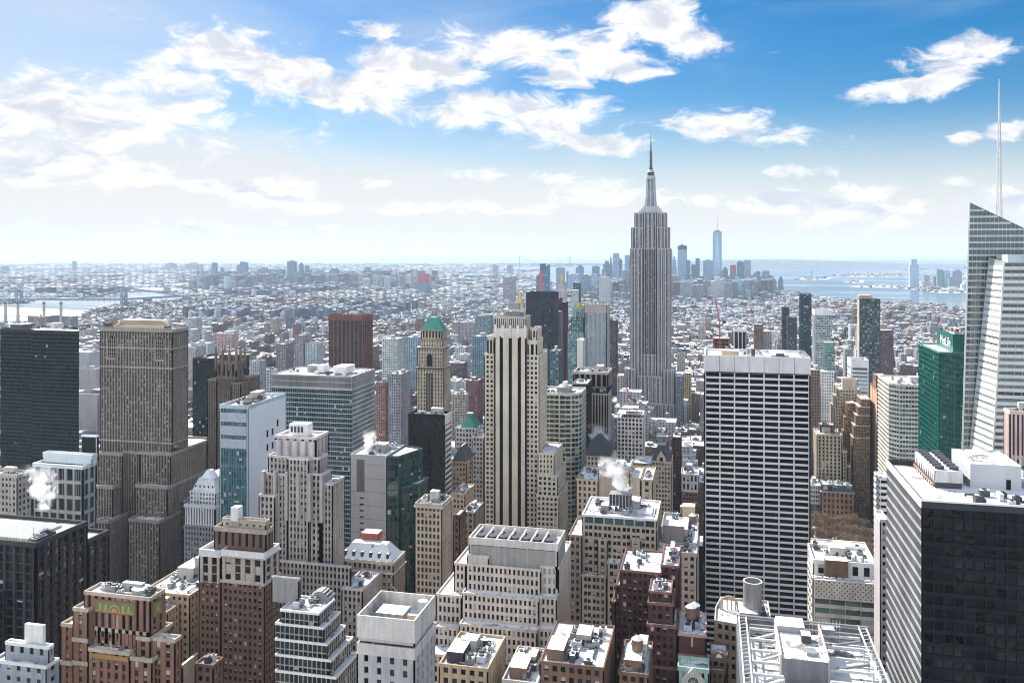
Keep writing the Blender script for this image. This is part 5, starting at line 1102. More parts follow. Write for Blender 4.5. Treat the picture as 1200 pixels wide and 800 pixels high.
b.vol([(x0, Y+3), (x0+3, Y), (x1-3, Y), (x1, Y+3), (x1, Y+24), (x0, Y+24)], 0, Zat(945, 344, Y), sty(wall=stone((.05, .075, .10)), gl=glass((.02, .05, .08)), bay=3, flr=3.3, pier=.12, span=.3, par=1)); b.done()
b = B('apartment_tower', 'pale mottled glass tower with white top right of the slim dark blue tower', 'building'); b.rv(1200, 954.5, 974.5, 363, dep=26, st=sty(wall=stone((.55, .60, .62)), gl=glass((.14, .18, .19), .05, var=.8), bay=2.4, flr=3.3, pier=.12, span=.2, blind=.3, par=7)); b.done()
b = B('apartment_tower', 'teal glass block partly covering the foot of the pale mottled tower', 'building'); b.rv(1100, 966.5, 978, 401, dep=22, st=sty(wall=stone((.2, .28, .29)), gl=glass((.08, .2, .22)), bay=2.4, flr=3.3, pier=.12, span=.25)); b.rv(1085, 962, 978, 435, dep=20, st=sty(wall=WHITE, bay=3, flr=3.6)); b.done()
b = B('office_building', 'white-topped office block with blue glass bands before the tan-capped tower', ref='the white-topped banded block'); Y = 1000; b.rv(Y, 997.5, 1018, 421, uc=993, st=sty(wall=stone((.56, .58, .62)), gl=glass((.15, .28, .30), .05), bay=30, flr=4.4, pier=.05, span=.42, dp=.3, ds=.5, par=9)); b.done()
b = B('apartment_tower', 'broad dark brown block right of the tan-capped glass tower', 'building'); b.rv(1500, 1031.5, 1047, 386.5, dep=26, st=sty(wall=stone((.14, .10, .10)), bay=3, flr=3.3)); b.done()
b = B('office_building', 'pinkish beige striped building at the right edge below the slanted glass skyscraper', ref=None); b.rv(520, 1183, 1235, 481, uc=1176, st=sty(wall=stone((.55, .45, .42)), bay=2.1, flr=26, pier=.5, span=.08, dp=.7, ds=.3, gl=glass((.08, .03, .04)), par=2)); b.clutter(b.last, 5); b.done()
b = B('apartment_tower', 'dark blue stepped tower pair just left of the slim rounded blue tower', 'building'); b.rv(1500, 917, 925, 360, dep=20, st=sty(wall=stone((.05, .07, .10)), bay=3, flr=3.3)); b.rv(1450, 923, 934, 371, dep=20, st=sty(wall=stone((.09, .11, .14)), bay=3, flr=3.3)); b.done()
b = B('office_building', 'black and white pinstriped block with square roof behind the banded white slab', ref=None); b.rv(1500, 860, 875, 386, dep=28, st=sty(wall=stone((.55, .55, .55)), gl=G_BLACK, bay=6, flr=80, pier=.2, span=.03, dp=.8, par=4)); b.done()
b = B('apartment_tower', 'brown apartment tower right of the pinstriped block', 'building'); b.rv(1350, 884, 894, 380, dep=22, st=sty(wall=stone((.22, .15, .14)), bay=3, flr=3.2)); b.rv(1360, 894, 905, 388, dep=20, st=sty(wall=stone((.33, .34, .37)), bay=3, flr=3.2)); b.done()
b = B('tower_crane', 'red tower crane on a red steel frame behind the roof of the banded white slab', 'crane'); mb = MB(); px, py = Xat(843.5, 1000), 1000; zc = Zat(843, 352, 1000); mb.bar((px, py, 60), (px, py, zc-22), 1.3, RDC); b.part('mast', mb); mb = MB(); mb.bar((px, py, zc-24), (px-5, py+10, zc), 1.0, RDC); b.part('jib', mb); mb = MB(); mb.box(px+3, px+7, py-3, py, zc-26, zc-23, DMETAL); mb.bar((px, py, zc-23), (px+6, py-1.5, zc-22.6), 1, RDC); b.part('counterweight', mb); b.done()
b = B('construction_frame', 'unfinished steel frame building with red deck below the red crane', 'building'); b.rv(1005, 836, 855, 396, dep=24, st=sty(wall=stone((.30, .13, .09)), bay=4, flr=4, pier=.15, span=.2)); b.done()

# smaller named midtown blocks beyond the left towers
for (ua, ub, uc, v, Yq, col, bay, lab) in (
    (224, 244, 252, 402, 1500, (.46, .52, .60), 3.4, 'pale blue stepped apartment slab just right of the tall brown stone skyscraper'),
    (249.5, 272, 273, 391, 1700, (.46, .33, .32), 3.4, 'pink brick apartment tower behind the gothic crowned tower'),
    (292.5, 304, 312, 423, 1100, (.33, .36, .42), 3.2, 'grey-blue and pink apartment tower right of the flat-topped black slab'),
    (311.5, 322, 325, 433, 900, (.62, .64, .67), 3.4, 'white stepped block tucked behind the blue-green glass slab'),
    (323.5, 335, 344.5, 403, 1250, (.22, .21, .23), 3.2, 'twin grey-brown tower left of the reddish striped tower'),
    (345, 357, 358, 393, 1500, (.26, .25, .28), 3.2, 'dusky grey tower halfway to the reddish striped tower'),
    (356, 372, 373, 402, 1500, (.38, .46, .5), 3.2, 'pale teal-windowed block left of the reddish striped tower'),
    (447.7, 466, 474, 397, 1100, (.50, .55, .56), 3.0, 'white gridded residential tower left of the green pyramid-roofed tower'),
    (474, 490, 492, 395, 1350, (.30, .42, .52), 3.0, 'light blue glass block behind the green pyramid-roofed tower'),
    (440, 452, 455, 448, 950, (.30, .17, .13), 3.0, 'red-brown brick tower right of the blue-green glass slab'),
    (455, 470, 481, 438, 930, (.27, .27, .31), 3.0, 'grey apartment tower with white roof left of the black box tower'),
    (93, 112, 118, 432, 1100, (.48, .46, .46), 3.2, 'white apartment block between the faceted black tower and brown skyscraper'),
    (92, 114, 117, 462, 950, (.42, .40, .42), 3.2, 'pale gridded block lower between the black tower and brown skyscraper'),
    (553, 571, 573, 394, 1250, (.16, .25, .33), 3.0, 'blue glass tower left of the striped limestone tower'),
    (557, 574, 575, 370, 1700, (.17, .24, .27), 3.0, 'dark teal sloped block behind the blue glass tower'),
    (539, 556, 557, 378, 2000, (.28, .29, .34), 3.4, 'grey stone block left of the dark teal sloped block'),
    (529, 546, 549, 462, 1000, (.40, .36, .31), 3.0, 'classical cream building with pediment right of the green pyramid tower'),
    (546, 560, 562, 446, 1080, (.20, .10, .10), 3.0, 'dark red block right of the classical cream building'),
    (589.5, 603.5, 604, 325, 4300, (.30, .25, .29), 4, 'isolated mauve slab tower before the far bay'),
    (711, 722, 723, 375, 1300, (.13, .12, .15), 3.0, 'dark brown tower right of the mirrored tower'),
    (820, 838, 839, 462, 1100, (.2, .2, .22), 3, 'grey block peeping left of the banded white slab')):
    nm = 'apartment_tower'
    b = B(nm, lab, 'building', ref=None); W_ = stone(col); b.nwin = 40
    b.rv(Yq, ua, ub, v, uc=uc if uc-ub > 2 else None, dep=None if uc-ub > 2 else 26, st=sty(wall=W_, bay=bay, flr=3.3, pier=.38, span=.36, dp=.35, ds=.25, gl=glass((.07, .085, .11), .1), blind=.2, par=1.2)); b.clutter(b.last, 2, tank=0); b.done()
# ================================================================ ground, water, far land
def flat(name, pts, z, mat, kind='structure'):
    mb = MB(); mb.face([(x, y, z) for x, y in pts], mat); o = mb.build(name, None, (0, 0, 0), kind); return o
def gpoly(px, z=0): return [P3(u, v, z)[:2] for u, v in px]
m, t, p = newmat('ground')
pos = t.node('ShaderNodeNewGeometry').outputs['Position']
k = t.m('ADD', t.m('MULTIPLY', t.noise(pos, .004, 7, .65), .5), t.m('MULTIPLY', t.noise(pos, .03, 4, .6), .5))
t.put(p.inputs['Base Color'], t.mix(t.mr(k, .50, .58), (.07, .075, .085), (.5, .52, .55))); p.inputs['Roughness'].default_value = .9; GROUND = m
RG = 90000
flat('ground', [(RG*math.cos(i*math.pi/24), RG*math.sin(i*math.pi/24)) for i in range(48)], 0, GROUND)
m, t, p = newmat('water'); p.inputs['Base Color'].default_value = (.10, .15, .19, 1); p.inputs['Roughness'].default_value = .22
pos = t.node('ShaderNodeNewGeometry').outputs['Position']; bm_ = t.node('ShaderNodeBump'); bm_.inputs['Strength'].default_value = .15; bm_.inputs['Distance'].default_value = 1.0
t.put(bm_.inputs['Height'], t.noise(pos, .05, 4, .6)); t.put(p.inputs['Normal'], bm_.outputs[0])
t.put(p.inputs['Roughness'], t.mr(t.noise(t.scale(pos, (.0006, .002, 1)), 1, 4), .4, .65, .14, .4)); WATER = m
WP_ = [
 ('bay_water', [(868,313.5),(1000,312.5),(1060,316),(1300,316),(1300,395),(1140,368),(1095,361),(1060,357.5),(1040,359),(1000,357),(975,352),(940,346),(905,338),(880,330)]),
 ('river_water', [(-60,392),(0,381),(75,379),(100,369),(122,361),(145,357.5),(178,354.5),(212,351.5),(214,345),(180,342),(140,343.5),(120,349),(60,349),(35,355),(0,357.5),(-60,362)]),
 ('creek_water', [(140,341),(150,337.5),(180,337),(214,338),(214,341.5)]),
 ('harbour_water', [(588,312.5),(740,311),(868,313),(868,324),(760,336),(720,331),(690,326),(672,330),(642,333),(624,337),(600,337),(598,332),(640,329),(640,323),(610,321),(640,316),(590,316)]),
 ('ocean_water', [(-400,304.0),(1500,303.8),(1500,302.95),(-400,302.95)]),
 ('canal_water', [(540,325),(585,323),(590,320),(545,320.5)]),
]
for i, (n_, px) in enumerate(WP_): flat(n_, gpoly(px), .3, WATER)
LAND = [('island_land', [(930,327.5),(945,326),(975,325.6),(968,327.6),(945,328.4)], .6), ('island_land', [(988,330),(1012,328.3),(1012,331),(998,331.8)], .6), ('peninsula_land', [(994,335.5),(1040,334),(1062,336),(1062,330.5),(1100,331),(1300,331),(1300,345),(1140,343),(1100,343.5),(1080,340.5),(1050,337.2),(1010,336.8)], .6), ('shore_land', [(975,322.5),(1010,320.3),(1300,320),(1300,324),(1060,324),(1000,324)], .6)]
for n_, px, z in LAND: flat(n_, gpoly(px), z, snowmat(.5, (.10, .11, .12), .006))
# hills beyond the bay
def ridge(name, pts, D, depth, seed):
    mb = MB(); g = random.Random(seed); n = 90; hm = stone((.13, .16, .18), var=.6); prev = None
    for i in range(n+1):
        f = i/n; u = pts[0][0]+(pts[-1][0]-pts[0][0])*f
        for (ua, va), (ub, vb) in zip(pts, pts[1:]):
            if ua <= u <= ub: v = va+(vb-va)*(u-ua)/(ub-ua)
        h = max(1, H-D*(v-HOR)/FPX)+g.uniform(-5, 5); a, b_ = ray(u); q = [(D*a, D*b_, 0), ((D+depth*.4)*a, (D+depth*.4)*b_, h*1.0), ((D+depth)*a, (D+depth)*b_, 0)]
        if prev: mb.face([prev[0], q[0], q[1], prev[1]], hm); mb.face([prev[1], q[1], q[2], prev[2]], hm)
        prev = q
    mb.build(name, None, (0, 0, 0), 'structure')
ridge('hills', [(780, 309), (830, 306), (880, 304.6), (930, 305.0), (990, 307), (1060, 309.5), (1130, 311)], 14500, 3000, 1)
ridge('far_hills', [(930, 307), (1020, 305.4), (1100, 306), (1200, 305)], 24000, 4000, 2)

# streets: avenues and cross streets with kerbed snowy pavements
ROAD = snowmat(.10, (.05, .05, .055), .05, 'asphalt'); PAVE = snowmat(.22, (.16, .16, .16), .3, 'pavement')
AVX = [-1900, -1640, -1390, -1150, -940, -740, -590, -450, -305, -165, 147, 400, 680, 920]
mb = MB(); mb.face([(-1500, 60, .004), (900, 60, .004), (900, 2950, .004), (-1500, 2950, .004)], ROAD); mb.build('road', None, (0, 0, 0), 'structure')
mb = MB()
for a, c in zip(AVX, AVX[1:]):
    for k in range(2, 36): mb.box(a+11, c-11, k*80.5+7-20, k*80.5+73.5-20, 0.01, .14, PAVE)
mb.build('pavement', None, (0, 0, 0), 'structure')
mb = MB()
YEL = plain((.75, .75, .72), .7)
for k in range(60): 
    for dx_ in (-3.6, 0, 3.6): mb.box(147+dx_-.08, 147+dx_+.08, 760+k*8, 763+k*8, .008, .012, YEL)
mb.build('road_marking', None, (0, 0, 0), 'structure')

# ================================================================ city fabric
import array
PAL = [('red brick', (.27, .13, .10)), ('dark brown', (.15, .10, .09)), ('tan brick', (.42, .33, .25)), ('beige stone', (.52, .46, .39)), ('grey', (.34, .34, .36)), ('pale', (.60, .60, .61)), ('slate blue', (.18, .22, .28)), ('white', (.74, .74, .76))]
PM = [pattern((c[0]*.66, c[1]*.68, c[2]*.72), bay=3.1+.2*i, flr=3.4, wx=.48, wz=.5) for i, (_, c) in enumerate(PAL)]
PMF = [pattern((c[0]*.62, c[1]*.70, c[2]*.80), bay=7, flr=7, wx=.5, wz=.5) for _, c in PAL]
SNF = [snowmat(.74, (.12, .12, .13), .05), snowmat(.50, (.09, .10, .12), .05), plain((.72, .74, .77), .85), stone((.10, .10, .11))]
g = random.Random(11)
def blocked(x0, x1, y0, y1, m_=1.5):
    for a, b_, c, d in FOOT:
        if x0 < b_+m_ and x1 > a-m_ and y0 < d+m_ and y1 > c-m_: return True
    return False
def inpoly(x, y, poly):
    r = False; n = len(poly); j = n-1
    for i in range(n):
        xi, yi = poly[i]; xj, yj = poly[j]
        if (yi > y) != (yj > y) and x < (xj-xi)*(y-yi)/(yj-yi)+xi: r = not r
        j = i
    return r
WPG = [gpoly(px) for _, px in WP_]; LPG = [gpoly(px) for _, px, _ in LAND]
def wet(x, y):
    if any(inpoly(x, y, q) for q in LPG): return False
    return any(inpoly(x, y, q) for q in WPG)
cells = []
def vcap(u, D):
    """how high the ordinary fabric reaches in the photograph's skyline of that distance"""
    if D < 560: return 790
    if D < 720: return 690
    if D < 1000: return 520
    if D < 1400: return 455
    if D < 2000: return 405
    if D < 3000: return 372
    if D < 4500: return 345
    return 318
near = []
for a, c in zip(AVX, AVX[1:]):
    for k in range(4, 35):
        ya, yb = k*80.5+9-20, k*80.5+71.5-20
        if a == -165 and False: continue
        for row in (0, 1):
            y0 = ya if row == 0 else (ya+yb)/2+1; y1 = (ya+yb)/2-1 if row == 0 else yb
            x = a+14
            while x < c-20:
                w_ = g.choice([14, 18, 22, 26, 32, 40]) if k < 22 else g.choice([9, 12, 16, 20, 26])
                x1 = min(x+w_, c-14)
                if x1-x < 6: break
                cx_, cy_ = (x+x1)/2, (y0+y1)/2; u, v, D = proj(cx_, cy_, 0)
                if -60 < u < 1260 and D > 300:
                    if k < 14: h = g.lognormvariate(3.55, .4)
                    elif k < 22: h = g.lognormvariate(3.3, .42)
                    else: h = g.lognormvariate(3.0, .42)
                    if g.random() < .05: h *= 1.9
                    if k < 14 and u > 600 and g.random() < .2: h *= .6
                    h = max(9, min(h, 110, H-D*(vcap(u, D)-HOR)/FPX))
                    # the park and the open view down the avenue
                    if 60 < cx_ < 180 and 600 < cy_ < 1080 and (cx_ > 128 or cy_ < 835): h = 0
                    if 600 < cy_ < 900 and 0 < cx_ < 190: h = 0
                    if h and not blocked(x, x1, y0, y1): near.append([x, x1, y0, y1, h, g.randrange(8) if g.random() < .7 else g.choice([2, 5, 4, 1]), u, v, D])
                x = x1+.6 if g.random() > .12 else x1+g.uniform(4, 12)
# farther: spacing grows with distance
far = []
D = 2450.0
while D < 21000:
    s = max(24, D*.0074)
    u = -40.0
    while u < 1240:
        a, b_ = ray(u+g.uniform(-.3, .3)*s/D*1000); DD = D+g.uniform(-.3, .3)*s
        x, y = DD*a, DD*b_; w_ = s*g.uniform(.5, .95); d_ = s*g.uniform(.5, .9)
        u += s*1.06/D*1000
        if y < 2795 and -1900 < x < 920: continue
        if u > 985 and D > 5400: w_ *= .6; d_ *= .6
        if wet(x, y) or wet(x+w_, y) or wet(x, y-w_): continue
        # parks and yards open gaps in the fabric
        if math.sin(x*.0021+1.3)*math.sin(y*.0017)+.35*math.sin(x*.007+y*.004) > 1.12: continue
        man = y < 6800 and x > -1700-.0*y and not (u < 430 and D > 4300)
        hood = random.Random(int(x//420)*7919+int(y//420)*104729); kind_ = hood.random(); tone = hood.randrange(8); ph = hood.uniform(0, .8) if D > 3000 else 0
        xr_, yr_ = x*math.cos(ph)-y*math.sin(ph), x*math.sin(ph)+y*math.cos(ph)
        if xr_ % 240 < 26 or (D < 5000 and yr_ % 110 < 16): continue           # streets
        h = g.lognormvariate(2.7 if man else 2.2, .30); r = g.random()
        if kind_ < .13 and D < 7500:                                                # slabs of a housing estate standing apart
            if r < .5: continue
            h = g.uniform(34, 50); w_ *= 1.1; tone = hood.choice([0, 1, 4, 6])
        elif kind_ < .26: h = g.uniform(18, 30)
        elif r < .02: h = g.uniform(22, 42)
        if 4800 < D < 6600 and 690 < u < 910: h = g.uniform(40, 140) if g.random() < .6 else h
        if 6000 < D < 9000 and 230 < u < 520 and g.random() < .18: h = g.uniform(40, 130)
        if D > 9000: h = min(h, 30)
        if u > 985 and D > 5400: h = min(h, 12)
        h = max(6, min(h, H-DD*(vcap(u, DD)-HOR)/FPX if DD < 4500 else 99))
        if u > 895 and D < 5200: h = min(h, 30)
        if u < 225 and D < 4400: h = min(h, 21)
        if u > 880 and D < 4200 and g.random() < .5: ci_ = g.choice([0, 2, 0, 3])
        else: ci_ = tone if g.random() < .5 else g.choice([0, 4, 6, 5, 1, 2, 7, 4])
        far.append([x-w_/2, x+w_/2, y-d_/2, y+d_/2, h, ci_, u, 0, DD])
    D += s*1.05

# visibility: paint front faces near to far on a coarse picture and count what is left of each
GW, GH = 800, 534
import numpy as np
mask = np.zeros((GH, GW), bool); sc_ = GW/1200
items = [('h', bx) for bx in BOXES]+[('n', q) for q in near]
def drect(x0, x1, y0, y1, h):
    us = [proj(x, y, h)[:2] for x in (x0, x1) for y in (y0, y1) if y*CT-x*ST_ > 20]
    if len(us) < 4: return None
    u0, u1 = min(a for a, _ in us), max(a for a, _ in us); vt = min(b_ for _, b_ in us); vb = proj((x0+x1)/2, y0, 0)[1]
    return int(max(0, u0*sc_)), int(min(GW, u1*sc_+1)), int(max(0, vt*sc_)), int(min(GH, vb*sc_+1))
order = sorted(items, key=lambda q: (q[1][2]*CT-(q[1][0]+q[1][1])/2*ST_))
for kd, q in order:
    r = drect(*q[:5])
    if r is None or r[1] <= r[0] or r[3] <= r[2]:
        if kd == 'n': q.append(0)
        continue
    sub = mask[r[2]:r[3], r[0]:r[1]]
    if kd == 'n': q.append(int((~sub).sum()))
    sub[:] = True
near.sort(key=lambda q: -q[9])
IND = [q for q in near if q[9] > 6][:300]; REST = [q for q in near if not any(q is z for z in IND)]
print('near', len(near), 'individual', len(IND), 'far', len(far))
REFS = ALLB
def place(u, Y):
    best = None
    for u0, u1, yy, ref in REFS:
        d = 0 if u0 <= u <= u1 else min(abs(u-u0), abs(u-u1)); d += 4 if not (u < u0 or u > u1) else 0
        if best is None or d < best[0]: best = (d, u0, u1, ref)
    d, u0, u1, ref = best
    return ('left of' if u < (u0+u1)/2-((u1-u0)*.25) else 'right of' if u > (u0+u1)/2+((u1-u0)*.25) else 'behind'), ref
protos = {}
groups = {}
for q in IND:
    x0, x1, y0, y1, h, ci, u, v, D, vis = q
    gg_ = random.Random(int(x0*13+y0*7)); k = gg_.random()
    top_ = 'flat-roofed'
    if k < .28 and h > 18: top_ = 'with tank'
    elif k < .55: top_ = 'with bulkhead'
    elif k < .7: top_ = 'with vents'
    size = 'low' if h < 22 else 'mid-rise' if h < 42 else 'tall'
    if x1-x0 > 30: size = 'broad '+size
    elif x1-x0 < 15: size = 'narrow '+size
    side, ref = place(u, y0)
    q.append((size, PAL[ci][0], top_, side, ref))
    groups.setdefault(q[-1], []).append(q)
ordn = ['nearest', 'second nearest', 'third nearest', 'fourth nearest', 'fifth nearest', 'sixth nearest', 'seventh nearest', 'eighth nearest']
for key, qs in groups.items():
    qs.sort(key=lambda q: q[8])
    for i, q in enumerate(qs):
        size, cn, top_, side, ref = key
        lab = f"{size} {cn} building {top_}, {side} {ref}".replace("building flat-roofed", "flat-roofed building")
        if len(qs) > 1: lab = f"{ordn[min(i, 7)]} {size} {cn} building {top_}, {side} {ref}".replace("building flat-roofed", "flat-roofed building")
        x0, x1, y0, y1, h, ci, u, v, D, vis = q[:10]; gg_ = random.Random(int(x0*17+y0*5))
        org = ((x0+x1)/2, (y0+y1)/2, 0)
        e = bpy.data.objects.new('city_building', None); COL.objects.link(e); e.location = org; tag(e, lab, 'building', 'ordinary buildings between the towers')
        wm = PM[ci]; mb = MB(); ww = stone(PAL[ci][1])
        hs = h*gg_.uniform(.7, .85) if (h > 40 and gg_.random() < .6) else None
        zt = hs or h
        def shell(a, b_, c, d, z0, z1):
            mb.prism(rect(a, b_, c, d), z0, z1, wm, ww, cap=False)
            mb.face([(a, c, z1), (b_, c, z1), (b_-.5, c+.5, z1), (a+.5, c+.5, z1)], ww); mb.face([(b_, c, z1), (b_, d, z1), (b_-.5, d-.5, z1), (b_-.5, c+.5, z1)], ww); mb.face([(b_, d, z1), (a, d, z1), (a+.5, d-.5, z1), (b_-.5, d-.5, z1)], ww); mb.face([(a, d, z1), (a, c, z1), (a+.5, c+.5, z1), (a+.5, d-.5, z1)], ww)
            mb.prism([(a+.5, c+.5), (a+.5, d-.5), (b_-.5, d-.5), (b_-.5, c+.5)], z1-1, z1, ww, cap=False)
            rm = MB(); rm.face([(a+.5, c+.5, z1-.9), (b_-.5, c+.5, z1-.9), (b_-.5, d-.5, z1-.9), (a+.5, d-.5, z1-.9)], gg_.choice([SNOW, SNOW, SNOW_P, SNOW])); rm.build('roof', e, org)
        shell(x0, x1, y0, y1, 0, zt)
        w_, d_ = x1-x0, y1-y0; rx0, rx1, ry0, ry1 = x0, x1, y0, y1
        if hs: rx0, rx1, ry0, ry1 = x0+w_*.14, x1-w_*.14, y0+d_*.12, y1-d_*.15; shell(rx0, rx1, ry0, ry1, zt-1, h)
        if gg_.random() < .5: mb.box(x0-.35, x1+.35, y0-.5, y0-.02, zt-1.2, zt-.4, ww)       # cornice
        mb.build('wall', e, org)
        rw, rd = rx1-rx0, ry1-ry0; zr = h-.9
        pm = MB(); px, py = rx0+rw*gg_.uniform(.1, .55), ry0+rd*gg_.uniform(.15, .55); pm.box(px, px+rw*.28, py, py+rd*.28, zr, zr+gg_.uniform(2.5, 5), gg_.choice([ww, stone((.3, .28, .26))]), SNOW); pm.build('bulkhead', e, org)
        if top_ == 'with tank':
            tm = MB(); px, py = rx0+rw*gg_.uniform(.3, .8), ry0+rd*gg_.uniform(.3, .8); zb = zr+gg_.uniform(3, 6)
            for sx in (-1, 1):
                for sy in (-1, 1): tm.bar((px+sx*1.3, py+sy*1.3, zr), (px+sx*1.1, py+sy*1.1, zb), .3, DMETAL)
            tm.cyl(px, py, zb, zb+3.8, 2.0, WOOD, n=12); tl_ = MB(); tl_.cyl(px, py, zb+3.8, zb+5.2, 2.15, SNOWC, .1, n=12); tk = tm.build('water_tank', e, org); tl_.build('lid', tk, org)
        for _ in range(gg_.randint(2, 5) if top_ == 'with vents' else gg_.randint(0, 2)):
            am = MB(); px, py = gg_.uniform(rx0+1, rx1-3.5), gg_.uniform(ry0+1, ry1-3.5); hh_ = gg_.uniform(1, 2.4); am.box(px, px+gg_.uniform(1.2, 2.5), py, py+gg_.uniform(1.2, 2.5), zr, zr+hh_, gg_.choice([METAL, DMETAL]), gg_.choice([SNOWC, METAL])); am.build('roof_vent', e, org)

# everything beyond the 300 largest: two meshes of ordinary city
def fabric(name, lst, pm_, label):
    mb = MB(); gg_ = random.Random(3)
    for q in lst:
        x0, x1, y0, y1, h, ci, u, v, D = q[:9]; m_ = pm_[ci]; rf = gg_.choice(SNF)
        n = len(mb.v); rot = 0 if D < 3000 else .5*math.sin(x0*.0009)+.4*math.sin(y0*.0007)
        cx_, cy_ = (x0+x1)/2, (y0+y1)/2; c_, s_ = math.cos(rot), math.sin(rot)
        f_ = lambda x, y: (cx_+(x-cx_)*c_-(y-cy_)*s_, cy_+(x-cx_)*s_+(y-cy_)*c_)
        mb.prism([f_(x0, y0), f_(x1, y0), f_(x1, y1), f_(x0, y1)], 0, h, m_, rf)
        if D < 5200 and gg_.random() < .75:
            bw_, bd = (x1-x0)*gg_.uniform(.15, .35), (y1-y0)*gg_.uniform(.2, .35); px, py = gg_.uniform(x0, x1-bw_), gg_.uniform(y0, y1-bd); bh = gg_.uniform(2.5, 6)
            mb.prism([f_(px, py), f_(px+bw_, py), f_(px+bw_, py+bd), f_(px, py+bd)], h-.1, h+bh, m_, rf)
    o = mb.build(name, None, (0, 0, 0), 'stuff'); tag(o, label, 'city')
north = []
for a, c in zip(AVX, AVX[1:]):
    for k in range(-30, 2):
        x = a+14
        while x < c-24:
            w_ = g.choice([24, 32, 40, 52]); h = g.lognormvariate(4.0, .5)
            if k > -2 and -170 < x < 147: h = min(h, 60)
            north.append([x, min(x+w_, c-14), k*80.5-11, k*80.5+51, min(h, 190), g.randrange(8), 0, 0, 500]); x += w_+g.uniform(1, 8)
fabric('city_blocks', REST+[q for q in north if not (q[2] < 60 and q[3] > -60 and q[0] < 60 and q[1] > -60)], PM, 'countless small snow-roofed buildings filling the blocks between the named towers')
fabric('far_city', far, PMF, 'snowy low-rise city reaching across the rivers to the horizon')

# ================================================================ far towers, each a building
def ftower(u0, u1, v, D, col, label, gcol=(.08, .10, .13), group=None, top=None, dep=None, name='far_tower', frame=5):
    a, b_ = ray(u0); c, d = ray(u1); x0, x1 = D*a, D*c; y = D*(b_+d)/2; z = H-D*(v-HOR)/FPX; w_ = abs(x1-x0); dep = dep or max(18, w_*.8)
    if x1 < x0: x0, x1 = x1, x0
    org = ((x0+x1)/2, y+dep/2, 0); e = bpy.data.objects.new(name, None); COL.objects.link(e); e.location = org; tag(e, label, 'building', group)
    mb = MB(); mt = pattern(col, gcol, bay=frame, flr=4.2, wx=.62, wz=.55)
    g_ = random.Random(label); sl = stone(tuple(x*.8 for x in col))
    if top == 'taper': mb.prism(rect(x0, x1, y, y+dep), 0, z*.8, mt, SNOWC); r1 = rect(x0+w_*.15, x1-w_*.15, y+3, y+dep-3); mb.prism(r1, z*.8, z, mt, SNOWC, inset(r1, w_*.04))
    elif top == 'step': mb.box(x0, x1, y, y+dep, 0, z*.72, mt, SNOWC); mb.box(x0+w_*.12, x1-w_*.12, y+2, y+dep-2, z*.72, z*.9, mt, SNOWC); mb.box(x0+w_*.3, x1-w_*.3, y+4, y+dep-4, z*.9, z, mt, SNOWC)
    elif top == 'dome': mb.box(x0, x1, y, y+dep, 0, z*.9, mt); mb.cyl((x0+x1)/2, y+dep/2, z*.9, z, w_*.45, sl, w_*.2, 14)
    elif top == 'spire': mb.box(x0, x1, y, y+dep, 0, z*.72, mt, SNOWC); mb.box(x0+w_*.2, x1-w_*.2, y+3, y+dep-3, z*.72, z*.86, mt, SNOWC); r1 = rect(x0+w_*.2, x1-w_*.2, y+3, y+dep-3); mb.prism(r1, z*.86, z, plain((.12, .28, .26)), None, inset(r1, w_*.27))
    elif top == 'slope': n = len(mb.v); mb.v += [(x0,y,0),(x1,y,0),(x1,y+dep,0),(x0,y+dep,0),(x0,y,z*.86),(x1,y,z),(x1,y+dep,z),(x0,y+dep,z*.86)]; mb.f += [(n,n+1,n+5,n+4),(n+1,n+2,n+6,n+5),(n+2,n+3,n+7,n+6),(n+3,n,n+4,n+7),(n+4,n+5,n+6,n+7)]; mb.mi += [mb.slot(mt)]*4+[mb.slot(SNOWC)]
    elif top == 'ridge': mb.box(x0, x1, y, y+dep, 0, z*.95, mt); mb.prism(rect(x0, x1, y, y+dep), z*.95, z, sl, None, [((x0+x1)/2-1, y+2), ((x0+x1)/2+1, y+2), ((x0+x1)/2+1, y+dep-2), ((x0+x1)/2-1, y+dep-2)])
    else: mb.box(x0, x1, y, y+dep, 0, z, mt, SNOWC)
    mb.build('wall', e, org)
    if top in (None, 'slope'):
        pm = MB(); pm.box(x0+w_*.25, x1-w_*.3, y+dep*.3, y+dep*.7, z*.9, z+max(3, w_*.09), sl, SNOWC); pm.build('roof_house', e, org)
    return e, (x0, x1, y, dep, z)
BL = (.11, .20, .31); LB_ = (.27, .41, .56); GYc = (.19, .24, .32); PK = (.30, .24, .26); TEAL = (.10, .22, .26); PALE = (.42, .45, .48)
GD = 'downtown skyline towers'; GB_ = 'skyline towers across the river'; GJ = 'towers on the far side of the bay'
